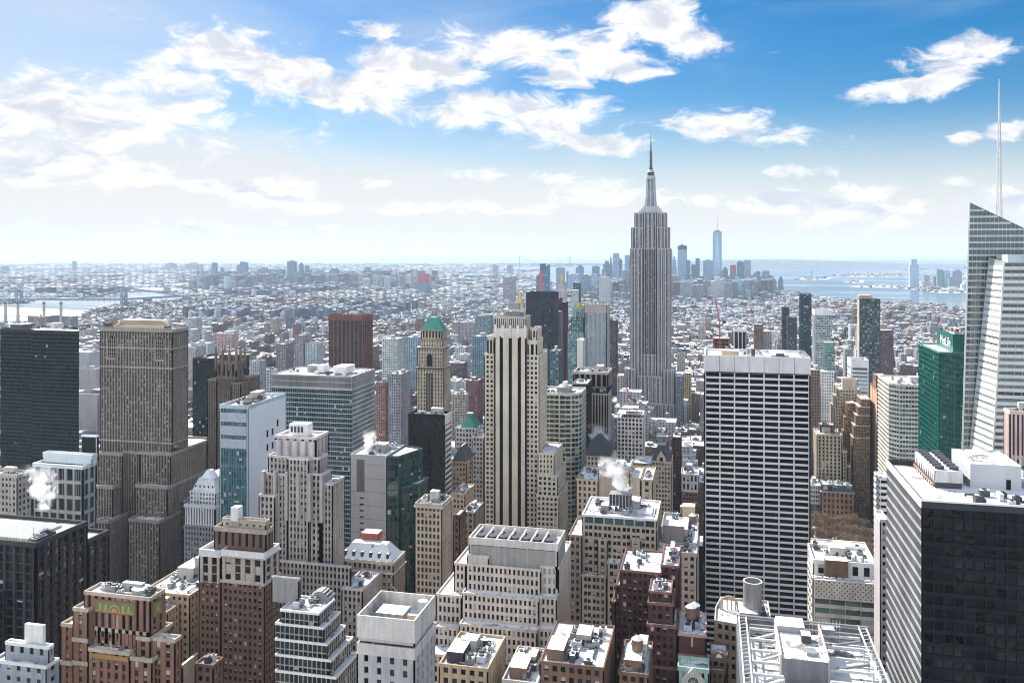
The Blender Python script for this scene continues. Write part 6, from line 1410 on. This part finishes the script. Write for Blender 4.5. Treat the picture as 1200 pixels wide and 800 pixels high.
ftl = [
 (628,643,310,2250,BL,'dark glass tower with an orange-red stripe down its face, left of the gold clock tower',None,'slope'),
 (651.5,661,313.5,5500,GYc,'grey twin-notched slab rising behind the gold-tipped clock tower',GD,None),
 (665,678,321,5600,LB_,'wide pale blue block right of the gold-tipped clock tower',GD,None),(674.5,683.5,310.5,6000,BL,'round-topped blue tower at the left end of the downtown skyline',GD,'dome'),
 (678,692,321.5,5300,BL,'broad blue block under the round-topped tower',GD,'step'),(693.5,702,312,5900,BL,'dark square-topped tower left of the downtown twin peaks',GD,None),
 (692,701,321,5100,LB_,'pale stepped stone tower in front of the dark square-topped tower',GD,'taper'),(705.5,716,305.5,6000,BL,'stepped tower with flat shoulder at the left of the twin peaks',GD,'step'),
 (714,717.5,299,5950,GYc,'needle-topped tower between the stepped tower and tallest slab',GD,'spire'),(718,725.5,297,5900,LB_,'tall straight pale slab left of the spired skyscraper, tallest of its cluster',GD,None),
 (725,729,303,6000,BL,'blue tower leaning against the tall pale slab',GD,'ridge'),(732,738.5,299,6100,LB_,'light blue tower partly hidden by the left edge of the spired skyscraper',GD,None),
 (702,714.5,325,4200,PALE,'white stone block with bright top below the downtown twin peaks',GD,None),(706.5,711,314,5500,PALE,'slim pyramid-topped pale tower below the stepped tower',GD,'spire'),
 (728,738,317,5400,GYc,'mauve-grey broad block hugging the spired skyscraper on its left',GD,None),(663.5,666,318,5700,BL,'very thin blue tower between the clock tower and wide pale block',GD,None),
 (785.5,788,293,6200,LB_,'pale sliver tower touching the right edge of the spired skyscraper',GD,None),(787,793,300.5,5900,LB_,'pale blue stepped tower right beside the spired skyscraper',GD,'step'),
 (794,805,288.5,5600,LB_,'bright blue tower under construction with jagged dark top',GD,None),(804,809,305,5500,BL,'blue companion slab right of the tower under construction',GD,None),
 (810,815,310,5700,TEAL,'short teal tower left of the thin dark teal one',GD,None),(815,820,303,5800,TEAL,'thin dark teal tower left of the tallest downtown tower',GD,None),
 (824,836,305,5600,LB_,'grey-blue rectangular slab directly left of the tallest downtown tower',GD,None),(846.5,853,313,5700,BL,'curved-top blue tower just right of the tallest downtown tower',GD,'dome'),
 (842,848,318,5400,GYc,'small dark tower at the foot of the tallest downtown tower',GD,'step'),
 (863.5,871.5,305.5,5900,BL,'blue tower with low pyramid top right of the red-scaffolded one',GD,'ridge'),(871.5,880,305,5900,LB_,'light grey flat-topped slab beside the pyramid-topped blue tower',GD,None),
 (883,892,317.5,5800,BL,'dark blue rounded shoulder tower left of the wide stepped one',GD,'dome'),(891,904,317,5700,GYc,'wide grey tower with sloping shoulders near the bay shore',GD,'taper'),
 (904,910,326,5700,BL,'small blue tower right of the wide grey one',GD,'step'),(912,918,323.5,5800,BL,'lone blue-grey tower at the edge of the bay',GD,'step'),
 (860,869.5,325,5000,LB_,'pale teal tower in front of the red-scaffolded tower',GD,'taper'),(870.5,877,328.5,4900,GYc,'dark purple-grey block below the pyramid-topped tower',GD,None),(878,887,328.5,4900,(.15,.16,.22),'dark slate block right of the purple-grey block',GD,None),
 (833,849,326,4600,PALE,'white building with long sloping bright roof below the tallest downtown tower',GD,'slope'),(812,828,327,4800,(.17,.15,.20),'bulky dark mauve stepped building below the grey-blue slab',GD,'step'),(785.5,795,323,5000,(.2,.2,.26),'dark block at the right foot of the downtown gap beside the spired skyscraper',GD,None),
 (797,812,330,4700,(.22,.27,.34),'blue block in front of the bright blue tower under construction',GD,None),(815,824,334,4400,(.2,.2,.25),'grey block below the bulky dark mauve building',GD,None),(848,858,331,4500,(.2,.22,.27),'grey-blue block right of the white sloping roof',GD,None),
 (736,741,304,5800,GYc,'grey tower peeping from behind the spired skyscraper shaft',GD,None),
 (233.5,236,310,8000,LB_,'thin pale tower, leftmost of the skyline across the river',GB_,None),(243,247,316,7800,LB_,'short pale tower left of the two blue ones across the river',GB_,None),(247.5,253,308,7600,BL,'blue tower left of the single broad blue tower',GB_,None),(258,261.5,314,7600,BL,'narrow tower between the two big blue ones',GB_,None),
 (277,287.5,307.5,7500,BL,'broad blue tower standing alone, with slightly sloping roof',GB_,'slope'),(298.5,304.5,318,7400,GYc,'left one of a close pair of grey towers',GB_,None),(304.5,311.5,313.5,7500,GYc,'taller right one of the close pair of grey towers',GB_,None),
 (322,331,315.5,7200,GYc,'wide grey tower left of the tall dark square one',GB_,None),(336,345,306,7300,BL,'tall dark square tower at the middle of the far skyline',GB_,None),(350,354.5,307.5,7300,BL,'slim rounded tower right of the tall dark square one',GB_,'dome'),(357,361,311,7300,BL,'third and shortest of the slim trio',GB_,None),
 (384,396,314,7000,BL,'wide blue tower with stepped right shoulder',GB_,'step'),(372,379,319,6800,PK,'pink-grey tower left of the wide stepped blue one',GB_,None),(427.5,433,313,7300,BL,'dark thin tower on a hill of lower ones',GB_,None),(436,448,317,7000,TEAL,'teal broad tower right of the dark thin one',GB_,None),(455,465,321,6900,GYc,'grey block pair-like tower before the red-topped tower',GB_,'step'),
 (264,272,321,7600,PALE,'low pale tower right of the narrow one',GB_,None),(407,413,321,7000,GYc,'short grey tower between the wide blue and dark thin ones',GB_,None),(517,522,329,6500,GYc,'short grey tower right of the red-topped tower',GB_,None),
 (577,583,310.5,10500,GYc,'small distant slab left of the suspension bridge',GB_,None),(594,600,310.5,10500,GYc,'second small distant slab left of the suspension bridge',GB_,None),(84,88,306,12000,GYc,'tiny lone tower on the far left horizon',GB_,None),(0,7,312,11000,GYc,'grey block at the left end of the horizon',GB_,None),
 (193,203,308.5,13000,GYc,'faint slab on the horizon left of centre-left skyline',GB_,None),(216,232,309,13000,GYc,'faint wide slab row on the left horizon',GB_,None),
 (216,228,344,5500,(.2,.2,.24),'brown riverside housing slab near the bridge end',GB_,'step'),(228,240,344,5500,(.2,.2,.24),'second brown riverside housing slab near the bridge end',GB_,'step'),(246,263,342,5300,(.22,.2,.24),'dark wide housing block right of the riverside slabs',GB_,'step'),(273,284,351,4300,PALE,'pale housing slab on the near river bank',GB_,None),(288,314,349.5,4400,PALE,'long pale housing slab on the near river bank',GB_,None),(275,283,362,3300,PK,'purple-brown lone tower on the near bank',GB_,None),
 (1066.5,1076.5,303.5,6300,LB_,'tall grey-blue tower standing alone on the far shore of the bay',GJ,'taper'),(1083,1089.5,322.5,6500,GYc,'low grey tower right of the tall lone one across the bay',GJ,None),(1094,1098.5,324,6600,GYc,'lowest grey-blue tower across the bay',GJ,None),(1098.5,1105,316,6500,TEAL,'dark teal tower across the bay',GJ,None),
 (1106,1113,317,6500,LB_,'left blue tower of the fused pair across the bay',GJ,None),(1112,1117.5,325,6400,TEAL,'teal tower with lower roof in the fused pair',GJ,None),(1116.5,1127,315.5,6500,GYc,'broad round-topped grey tower nearest the glass skyscraper across the bay',GJ,'dome'),(1088,1102,336,6000,(.2,.16,.16),'low brown waterfront block across the bay',GJ,None),(1108,1132,339,5900,PALE,'low white waterfront block across the bay',GJ,None),(1082,1090,331,6200,PK,'low pink waterfront block across the bay',GJ,None),(1128,1140,333,6100,PALE,'pale block at the foot of the glass skyscraper across the bay',GJ,None)]
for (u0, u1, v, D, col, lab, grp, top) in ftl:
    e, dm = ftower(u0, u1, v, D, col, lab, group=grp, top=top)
    if 'orange-red stripe' in lab:
        mb = MB(); x0, x1, y, dep, z = dm; w_ = x1-x0; mb.box(x0+w_*.28, x0+w_*.46, y-1, y-.1, 0, z*.93, plain((.62, .13, .06), .6)); mb.build('lift_shaft', e, tuple(e.location))
    if 'jagged' in lab:
        mb = MB(); x0, x1, y, dep, z = dm; w_ = x1-x0; mb.box(x0+1, x1-1, y-1, y+dep, z*.93, z+4, stone((.10, .09, .12))); mb.box(x0+w_*.3, x0+w_*.6, y+2, y+12, z+4, z+12, stone((.25, .12, .12))); mb.bar((x0+w_*.5, y+5, z), (x0+w_*.9, y+5, z+30), 1.2, RDC); mb.build('construction_top', e, tuple(e.location))
for (u0, u1, v, D, lab, grp) in ((855.5,863,310.5,5500,'tower under construction wrapped in red netting above grey floors',GD),(489,501,320.5,5200,'blue-grey tower with red netted top under construction',GB_)):
    e, dm = ftower(u0, u1, v+ (10 if D == 5500 else 12), D, BL, lab, group=grp, top='x'); x0, x1, y, dep, z = dm; zt = H-D*(v-HOR)/FPX
    mb = MB(); mb.box(x0+1, x1-1, y+1, y+dep-1, z, zt, pattern((.36, .08, .10), (.25, .10, .13), bay=9, flr=5)); mb.build('netted_floors', e, tuple(e.location))
    mb = MB(); xm = (x0+x1)/2; mb.bar((xm, y+6, zt), (xm, y+6, zt+18), 1.6, RDC); mb.bar((xm-4, y+6, zt+10), (xm-18, y+6, zt+34), 1.6, RDC); mb.build('crane', e, tuple(e.location))

# tallest downtown tower: a tapering prism whose square foot turns into a square roof at 45 degrees
D = 5800; a, b_ = ray(840.5); cx, cy = D*a, D*b_; zr = H-D*(271.5-HOR)/FPX; zt = H-D*(251-HOR)/FPX; hb = 30.5
mb = MB(); ft = [(cx+sx*hb, cy+sy*hb, 60) for sx, sy in ((-1,-1),(1,-1),(1,1),(-1,1))]; rt = [(cx, cy-hb, zr), (cx+hb, cy, zr), (cx, cy+hb, zr), (cx-hb, cy, zr)]
rt = [(cx+hb*.98*math.cos(math.pi*(i*.5-.5)+.0), cy+hb*.98*math.sin(math.pi*(i*.5-.5)), zr) for i in range(4)]
gw = [glass((.36, .52, .68), .08, bump=.1, var=.1, spec=.9), glass((.22, .36, .50), .08, bump=.1, var=.1, spec=.9)]
mb.prism([p_[:2] for p_ in ft], 0, 60, gw[1], cap=False)
for i in range(4): mb.face([ft[i], ft[(i+1) % 4], rt[i]], gw[0]); mb.face([rt[i], ft[(i+1) % 4], rt[(i+1) % 4]], gw[1])
mb.face(rt, METAL)
e = bpy.data.objects.new('glass_skyscraper', None); COL.objects.link(e); e.location = (cx, cy, 0); tag(e, 'tallest downtown tower, tapering blue glass shaft with needle spire', 'skyscraper')
mb.build('shaft', e, (cx, cy, 0)); mb = MB(); mb.cyl(cx, cy, zr, zr+7, 18, DMETAL, 18, 20); mb.build('roof_ring', e, (cx, cy, 0)); mb = MB(); mb.cyl(cx, cy, zr+7, zt, 2.6, plain((.5, .5, .52)), .8, 8); mb.build('spire', e, (cx, cy, 0))

# gilded pyramid and clock tower
Y = 1850; cx = Xat(606.5, Y); zt = Zat(606, 339, Y); zb = Zat(606, 362, Y); e = bpy.data.objects.new('classic_tower', None); COL.objects.link(e); e.location = (cx, Y+18, 0); tag(e, 'stone tower with gilded pyramid spire behind the limestone tower with black stripes', 'building'); o_ = (cx, Y+18, 0)
mb = MB(); mb.box(cx-20, cx+20, Y, Y+40, 0, zb-6, PM[3], SNOWC); mb.box(cx-15, cx+15, Y+4, Y+36, zb-6, zb, stone((.42, .40, .37)), SNOWC); mb.build('wall', e, o_)
GOLD = plain((.62, .42, .13), .3, .4, name='gilding'); mb = MB(); mb.cyl(cx, Y+20, zb, zt-5, 13.5, GOLD, 1.2, 8); mb.cyl(cx, Y+20, zt-5, zt+3, .9, GOLD, .2, 6); mb.build('gilded_spire', e, o_)
Y = 2050; cx = Xat(657.5, Y); zt = Zat(657, 320, Y); e = bpy.data.objects.new('clock_tower', None); COL.objects.link(e); e.location = (cx, Y+12, 0); tag(e, 'pale campanile-like clock tower with golden cupola rising above the maroon tower', 'tower'); o_ = (cx, Y+12, 0)
mb = MB(); mb.box(cx-11, cx+11, Y, Y+24, 0, Zat(657, 341, Y), pattern((.42, .42, .42), bay=4, flr=4.2), SNOWC); mb.box(cx-9, cx+9, Y+2, Y+22, Zat(657, 341, Y), Zat(657, 338, Y), stone((.35, .33, .33))); mb.build('wall', e, o_)
mb = MB(); mb.prism(rect(cx-9, cx+9, Y+3, Y+21), Zat(657, 338, Y), Zat(657, 329, Y), stone((.30, .28, .27)), None, rect(cx-4, cx+4, Y+8, Y+16)); mb.build('roof', e, o_)
mb = MB(); mb.cyl(cx, Y+12, Zat(657, 329, Y), Zat(657, 325, Y), 3.6, GOLD, 3.4, 10); mb.cyl(cx, Y+12, Zat(657, 325, Y), zt, 3.0, GOLD, .2, 10); mb.build('cupola', e, o_)
ftower(671.5, 680, 331, 1750, (.04, .045, .06), 'slim black slab tower above the golden-capped teal tower', top='x'); ftower(669.5, 677, 340, 1700, (.30, .40, .38), 'pale green glass tower left of the slim black slab', gcol=(.2, .3, .3), top='x')

# ================================================================ bridges, chimneys, island statue
STEEL = stone((.20, .25, .30), .6); 
def bridge(name, label, pts, D_list, vt, vb, vdeck, uext, thick=4):
    e = bpy.data.objects.new(name, None); COL.objects.link(e); T = []
    for (u, D) in zip(pts, D_list): a, b_ = ray(u); T.append((D*a, D*b_, H-D*(vt-HOR)/FPX, H-D*(vdeck-HOR)/FPX))
    e.location = (T[0][0], T[0][1], 0); org = tuple(e.location); tag(e, label, 'bridge')
    (xa, ya, zt, zd), (xb, yb, zt2, zd2) = T; dv = Vector((xb-xa, yb-ya, 0)); dv.normalize(); nv = Vector((-dv.y, dv.x, 0))
    for (x, y, z, zd_) in T:
        mb = MB()
        for s_ in (-1, 1):
            p0 = Vector((x, y, 0))+nv*s_*13
            for q in (-1, 1): mb.bar(p0+dv*q*5, p0+dv*q*3+Vector((0, 0, z)), thick, STEEL)
            for k in range(6): zz = z*(k+.5)/6.5; mb.bar(p0+dv*-4.5+Vector((0, 0, zz)), p0+dv*4.5+Vector((0, 0, zz+z/7)), thick*.4, STEEL)
        for zz in (z*.55, z*.8, z-2): mb.bar(Vector((x, y, zz))-nv*13, Vector((x, y, zz))+nv*13, thick*1.2, STEEL)
        mb.build('tower', e, org)
    ea, eb = [PD(u, 0, D) for u, D in uext]; A = Vector((ea[0], ea[1], zd)); Bv = Vector((eb[0], eb[1], zd2))
    mb = MB(); mb.bar(A, Vector((xa, ya, zd)), 26, STEEL, thick*1.6); mb.bar(Vector((xa, ya, zd)), Vector((xb, yb, zd2)), 26, STEEL, thick*1.6); mb.bar(Vector((xb, yb, zd2)), Bv, 26, STEEL, thick*1.6); mb.build('deck', e, org)
    for s_ in (-1, 1):
        mb = MB(); P0 = Vector((xa, ya, zt))+nv*13*s_; P1 = Vector((xb, yb, zt2))+nv*13*s_; prev = P0
        for k in range(1, 21):
            f = k/20; p_ = P0.lerp(P1, f); p_.z -= (zt-zd-4)*4*f*(1-f); mb.bar(prev, p_, thick*.5, STEEL); prev = p_
            mb.bar(p_, Vector((p_.x, p_.y, zd)), thick*.18, STEEL)
        mb.bar(P0, A+nv*13*s_+(Vector((xa, ya, zd))-A)*.25, thick*.5, STEEL); mb.bar(P1, Bv+nv*13*s_+(Vector((xb, yb, zd2))-Bv)*.25, thick*.5, STEEL); mb.build('cable', e, org)
bridge('suspension_bridge', 'steel suspension bridge with two lattice towers over the river, far left', (22, 145), (4500, 4150), 337, 362, 350.5, ((-60, 4700), (235, 4600)), thick=7)
bridge('suspension_bridge', 'tiny far suspension bridge on the horizon left of the spired skyscraper', (609, 668), (16500, 16500), 300.3, 313, 309.4, ((575, 16500), (705, 16500)), thick=9)
for i, (u, D, lab) in enumerate(((6.5, 3000, 'leftmost of the four tall riverside chimneys'), (21, 3000, 'second from left of the four tall riverside chimneys'), (51.5, 2950, 'third from left of the four tall riverside chimneys'), (71.5, 2900, 'rightmost of the four tall riverside chimneys'))):
    a, b_ = ray(u); x, y = D*a, D*b_; zt = H-D*(353.5-HOR)/FPX; e = bpy.data.objects.new('chimney', None); COL.objects.link(e); e.location = (x, y, 0); tag(e, lab, 'chimney', 'power station chimneys'); mb = MB(); mb.cyl(x, y, 0, zt-8, 5.6, stone((.36, .33, .33)), 4.2, 16); mb.build('stack', e, (x, y, 0)); mb = MB(); mb.cyl(x, y, zt-8, zt, 4.5, DMETAL, 4.4, 16); mb.build('rim', e, (x, y, 0))
for (u0, u1, v, D, lab) in ((30, 58, 370, 3000, 'brown power station hall beside the chimneys'), (68, 84, 370.5, 2900, 'smaller brown power station hall under the rightmost chimney')): ftower(u0, u1, v, D, (.24, .16, .15), lab, name='power_station', top='x')
a, b_ = ray(951); D = 9300; x, y = D*a, D*b_; e = bpy.data.objects.new('statue', None); COL.objects.link(e); e.location = (x, y, 0); tag(e, 'green statue with raised arm on a pedestal, on its island in the bay', 'statue'); CGR = plain((.10, .22, .20))
mb = MB(); mb.prism([(x+30*math.cos(i*math.pi/5), y+30*math.sin(i*math.pi/5)) for i in range(10)], .5, 14, stone((.35, .33, .3))); mb.prism(rect(x-11, x+11, y-11, y+11), 14, 47, stone((.4, .37, .33)), None, rect(x-7, x+7, y-7, y+7)); mb.build('pedestal', e, (x, y, 0))
mb = MB(); mb.cyl(x, y, 47, 70, 5.2, CGR, 4.2, 14); mb.cyl(x, y, 70, 76, 4.2, CGR, 1.6, 14); mb.cyl(x, y, 76, 81, 2.2, CGR, 2.0, 12); mb.bar((x+3, y, 73), (x+4.5, y, 89), 1.8, CGR); mb.cyl(x+4.5, y, 89, 93, 1.6, GOLD, .4, 8); mb.build('figure', e, (x, y, 0))

# ================================================================ bare trees and traffic by the avenue
BARK = stone((.25, .185, .135), var=.3); g = random.Random(5)
def tree_mesh(seed, h):
    gg_ = random.Random(seed); tr = MB(); cr = MB(); tips = []
    tr.cyl(0, 0, 0, h*.34, .38, BARK, .28, 8)
    def br(p, d, L, w_, lv):
        q = p+d*L; (tr if lv == 0 else cr).bar(p, q, w_, BARK)
        if lv >= 4: return
        for _ in range(4 if lv < 2 else 4):
            nd = (d+Vector((gg_.uniform(-.75, .75), gg_.uniform(-.75, .75), gg_.uniform(-.15, .5)))).normalized(); br(q if gg_.random() < .6 else p.lerp(q, .6), nd, L*gg_.uniform(.62, .85), max(.09, w_*.6), lv+1)
    for k in range(4):
        a = k*1.57+gg_.uniform(-.4, .4); br(Vector((0, 0, h*.33)), Vector((math.cos(a)*.5, math.sin(a)*.5, 1)).normalized(), h*.22, .26, 0)
    out_ = []
    for n_, mb in (('trunk', tr), ('crown', cr)):
        me = bpy.data.meshes.new(n_); me.from_pydata(mb.v, [], mb.f); me.materials.append(BARK); out_.append((n_, me))
    return out_
TM = [tree_mesh(s_, 19) for s_ in (1, 2, 3)]
ti = 0
rows = ['front row', 'second row', 'middle row', 'back row']
for r_ in range(4):
    for c_ in range(7):
        x = 88+c_*7.2+g.uniform(-1.8, 1.8)+r_*1.5; y = 748+r_*27+g.uniform(-4, 4)
        e = bpy.data.objects.new('bare_tree', None); COL.objects.link(e); e.location = (x, y, .14); s_ = g.uniform(1.0, 1.35); e.scale = (s_, s_, s_); e.rotation_euler = (0, 0, g.uniform(0, 6.28))
        tag(e, f"leafless brown tree, number {['one','two','three','four','five','six','seven'][c_]} from the left in the {rows[r_]} of the small park", 'tree', 'bare trees in the little park')
        for n_, me in TM[ti % 3]: o = bpy.data.objects.new(n_, me); COL.objects.link(o); o.parent = e
        ti += 1
flat('park_ground', rect(80, 134, 735, 848), .16, snowmat(.3, (.16, .12, .09), .2))
def car_meshes(col):
    bm_ = MB(); m_ = plain(col, .3); bm_.prism(rect(-.9, .9, -2.3, 2.3), .35, .95, m_); cb = MB(); cb.prism(rect(-.8, .8, -1.3, 1.5), .95, 1.45, G_BLACK, m_, rect(-.65, .65, -.8, 1.1))
    wh = MB()
    n = 12; me = []
    for k in range(n):
        a, c = 6.2832*k/n, 6.2832*(k+1)/n; wh.face([(-.12, .33*math.cos(a), .33*math.sin(a)), (-.12, .33*math.cos(c), .33*math.sin(c)), (.12, .33*math.cos(c), .33*math.sin(c)), (.12, .33*math.cos(a), .33*math.sin(a))], BLK)
    wh.face([(.12, .33*math.cos(6.2832*k/n), .33*math.sin(6.2832*k/n)) for k in range(n)], METAL); wh.face([(-.12, .33*math.cos(-6.2832*k/n), .33*math.sin(-6.2832*k/n)) for k in range(n)], METAL)
    r = []
    for nme, mb in (('body', bm_), ('cabin', cb), ('wheel', wh)):
        q = bpy.data.meshes.new(nme); q.from_pydata(mb.v, [], mb.f)
        for mm in mb.mats: q.materials.append(mm)
        q.polygons.foreach_set('material_index', mb.mi); r.append((nme, q))
    return r
CC = {'yellow': (.75, .45, .03), 'white': (.7, .7, .7), 'black': (.03, .03, .035), 'silver': (.4, .41, .43)}
CMs = {k: car_meshes(c) for k, c in CC.items()}; cnt = {}
cols = ['yellow', 'white', 'yellow', 'black', 'silver', 'yellow', 'white', 'yellow', 'black', 'white', 'yellow', 'silver', 'black', 'yellow', 'white', 'yellow']
for i, cn in enumerate(cols):
    cnt[cn] = cnt.get(cn, 0)+1; lane = (-5.4, -1.8, 1.8, 5.4)[(i*3) % 4]
    e = bpy.data.objects.new('car', None); COL.objects.link(e); e.location = (147+lane, 850+i*13.5, .02)
    tag(e, f"{cn} car, {['nearest','second','third','fourth','fifth','sixth','seventh'][cnt[cn]-1]} {cn} one along the avenue beyond the park", 'car', 'cars on the avenue')
    for nme, q in CMs[cn]:
        for (px, py) in ([(0, 0)] if nme != 'wheel' else [(-.85, -1.5), (.85, -1.5), (-.85, 1.5), (.85, 1.5)]):
            o = bpy.data.objects.new(nme, q); COL.objects.link(o); o.parent = e; o.location = (px, py, .33 if nme == 'wheel' else 0)

# ================================================================ steam and air
def steam(label, u, v, Y, w_, h_, dens, lean, seed):
    x = Xat(u, Y); z = Zat(u, v, Y)
    m_ = bpy.data.materials.new('steam'); m_.use_nodes = True; t = NT(m_.node_tree); t.n.clear(); o_ = t.node('ShaderNodeOutputMaterial'); pv = t.node('ShaderNodeVolumePrincipled'); t.l.new(pv.outputs[0], o_.inputs['Volume'])
    pv.inputs['Color'].default_value = (1, 1, 1, 1); pv.inputs['Anisotropy'].default_value = 0.0
    tc = t.node('ShaderNodeTexCoord').outputs['Object']; X, Yy, Z = t.sep(tc)[0:3]
    # object space: z 0..1 upwards, plume leans and widens with height
    zz = t.m('MULTIPLY', t.m('ADD', Z, 1.0), .5); cxn = t.m('SUBTRACT', X, t.m('MULTIPLY', t.m('POWER', zz, 1.3), lean)); rad = t.m('ADD', .26, t.m('MULTIPLY', zz, .40))
    r = t.m('DIVIDE', t.m('SQRT', t.m('ADD', t.m('MULTIPLY', cxn, cxn), t.m('MULTIPLY', Yy, Yy))), rad)
    nz = t.noise(t.v('ADD', t.scale(tc, (w_/h_, w_/h_, 1.0)), (seed, 0, 0)), 2.4, 5, .65, .5)
    d = t.mr(t.m('SUBTRACT', t.m('MULTIPLY', t.m('SUBTRACT', nz, .5), 5.0), t.m('SUBTRACT', r, .75)), 0, .45)
    d = t.m('MULTIPLY', d, t.m('MULTIPLY', t.mr(zz, 0, .05), t.mr(zz, 1.0, .55)))
    t.put(pv.inputs['Density'], t.m('MULTIPLY', d, dens))
    mb = MB(); mb.box(-1, 1, -1, 1, -1, 1, m_); me = bpy.data.meshes.new('steam_plume'); me.from_pydata(mb.v, [], mb.f); me.materials.append(m_)
    o = bpy.data.objects.new('steam_plume', me); COL.objects.link(o); o.location = (x, Y+8, z+h_); o.scale = (w_, 9, h_); tag(o, label, 'steam', kind='stuff')
steam('white steam puff over the dark granite block at the left edge', 38, 604, 336, 13, 11, .5, -.35, 3)
steam('bright white steam rising from the grey slab with the green glass wing', 424, 541, 478, 8, 9, .6, .35, 11)
steam('big white steam plume leaning left from the khaki building cooling unit', 731, 590, 458, 15, 12, .42, -.7, 21)
steam('thin grey steam curling around the slate mansard roof', 706, 545, 636, 14, 15, 0.49, -.35, 31)

m_ = bpy.data.materials.new('haze'); m_.use_nodes = True; t = NT(m_.node_tree); t.n.clear(); o_ = t.node('ShaderNodeOutputMaterial'); pv = t.node('ShaderNodeVolumePrincipled'); t.l.new(pv.outputs[0], o_.inputs['Volume'])
HAZE = 3.2e-5
pv.inputs['Density'].default_value = HAZE; pv.inputs['Color'].default_value = (.66, .83, 1.0, 1); pv.inputs['Anisotropy'].default_value = .1
mb = MB(); HB = 95000; mb.box(-HB, HB, -HB, HB, -1, 500, m_); o = mb.build('haze', None, (0, 0, 0), 'stuff'); tag(o, 'pale blue winter haze over the whole city', 'haze')
bpy.context.view_layer.update()
print('objects', len(bpy.data.objects))
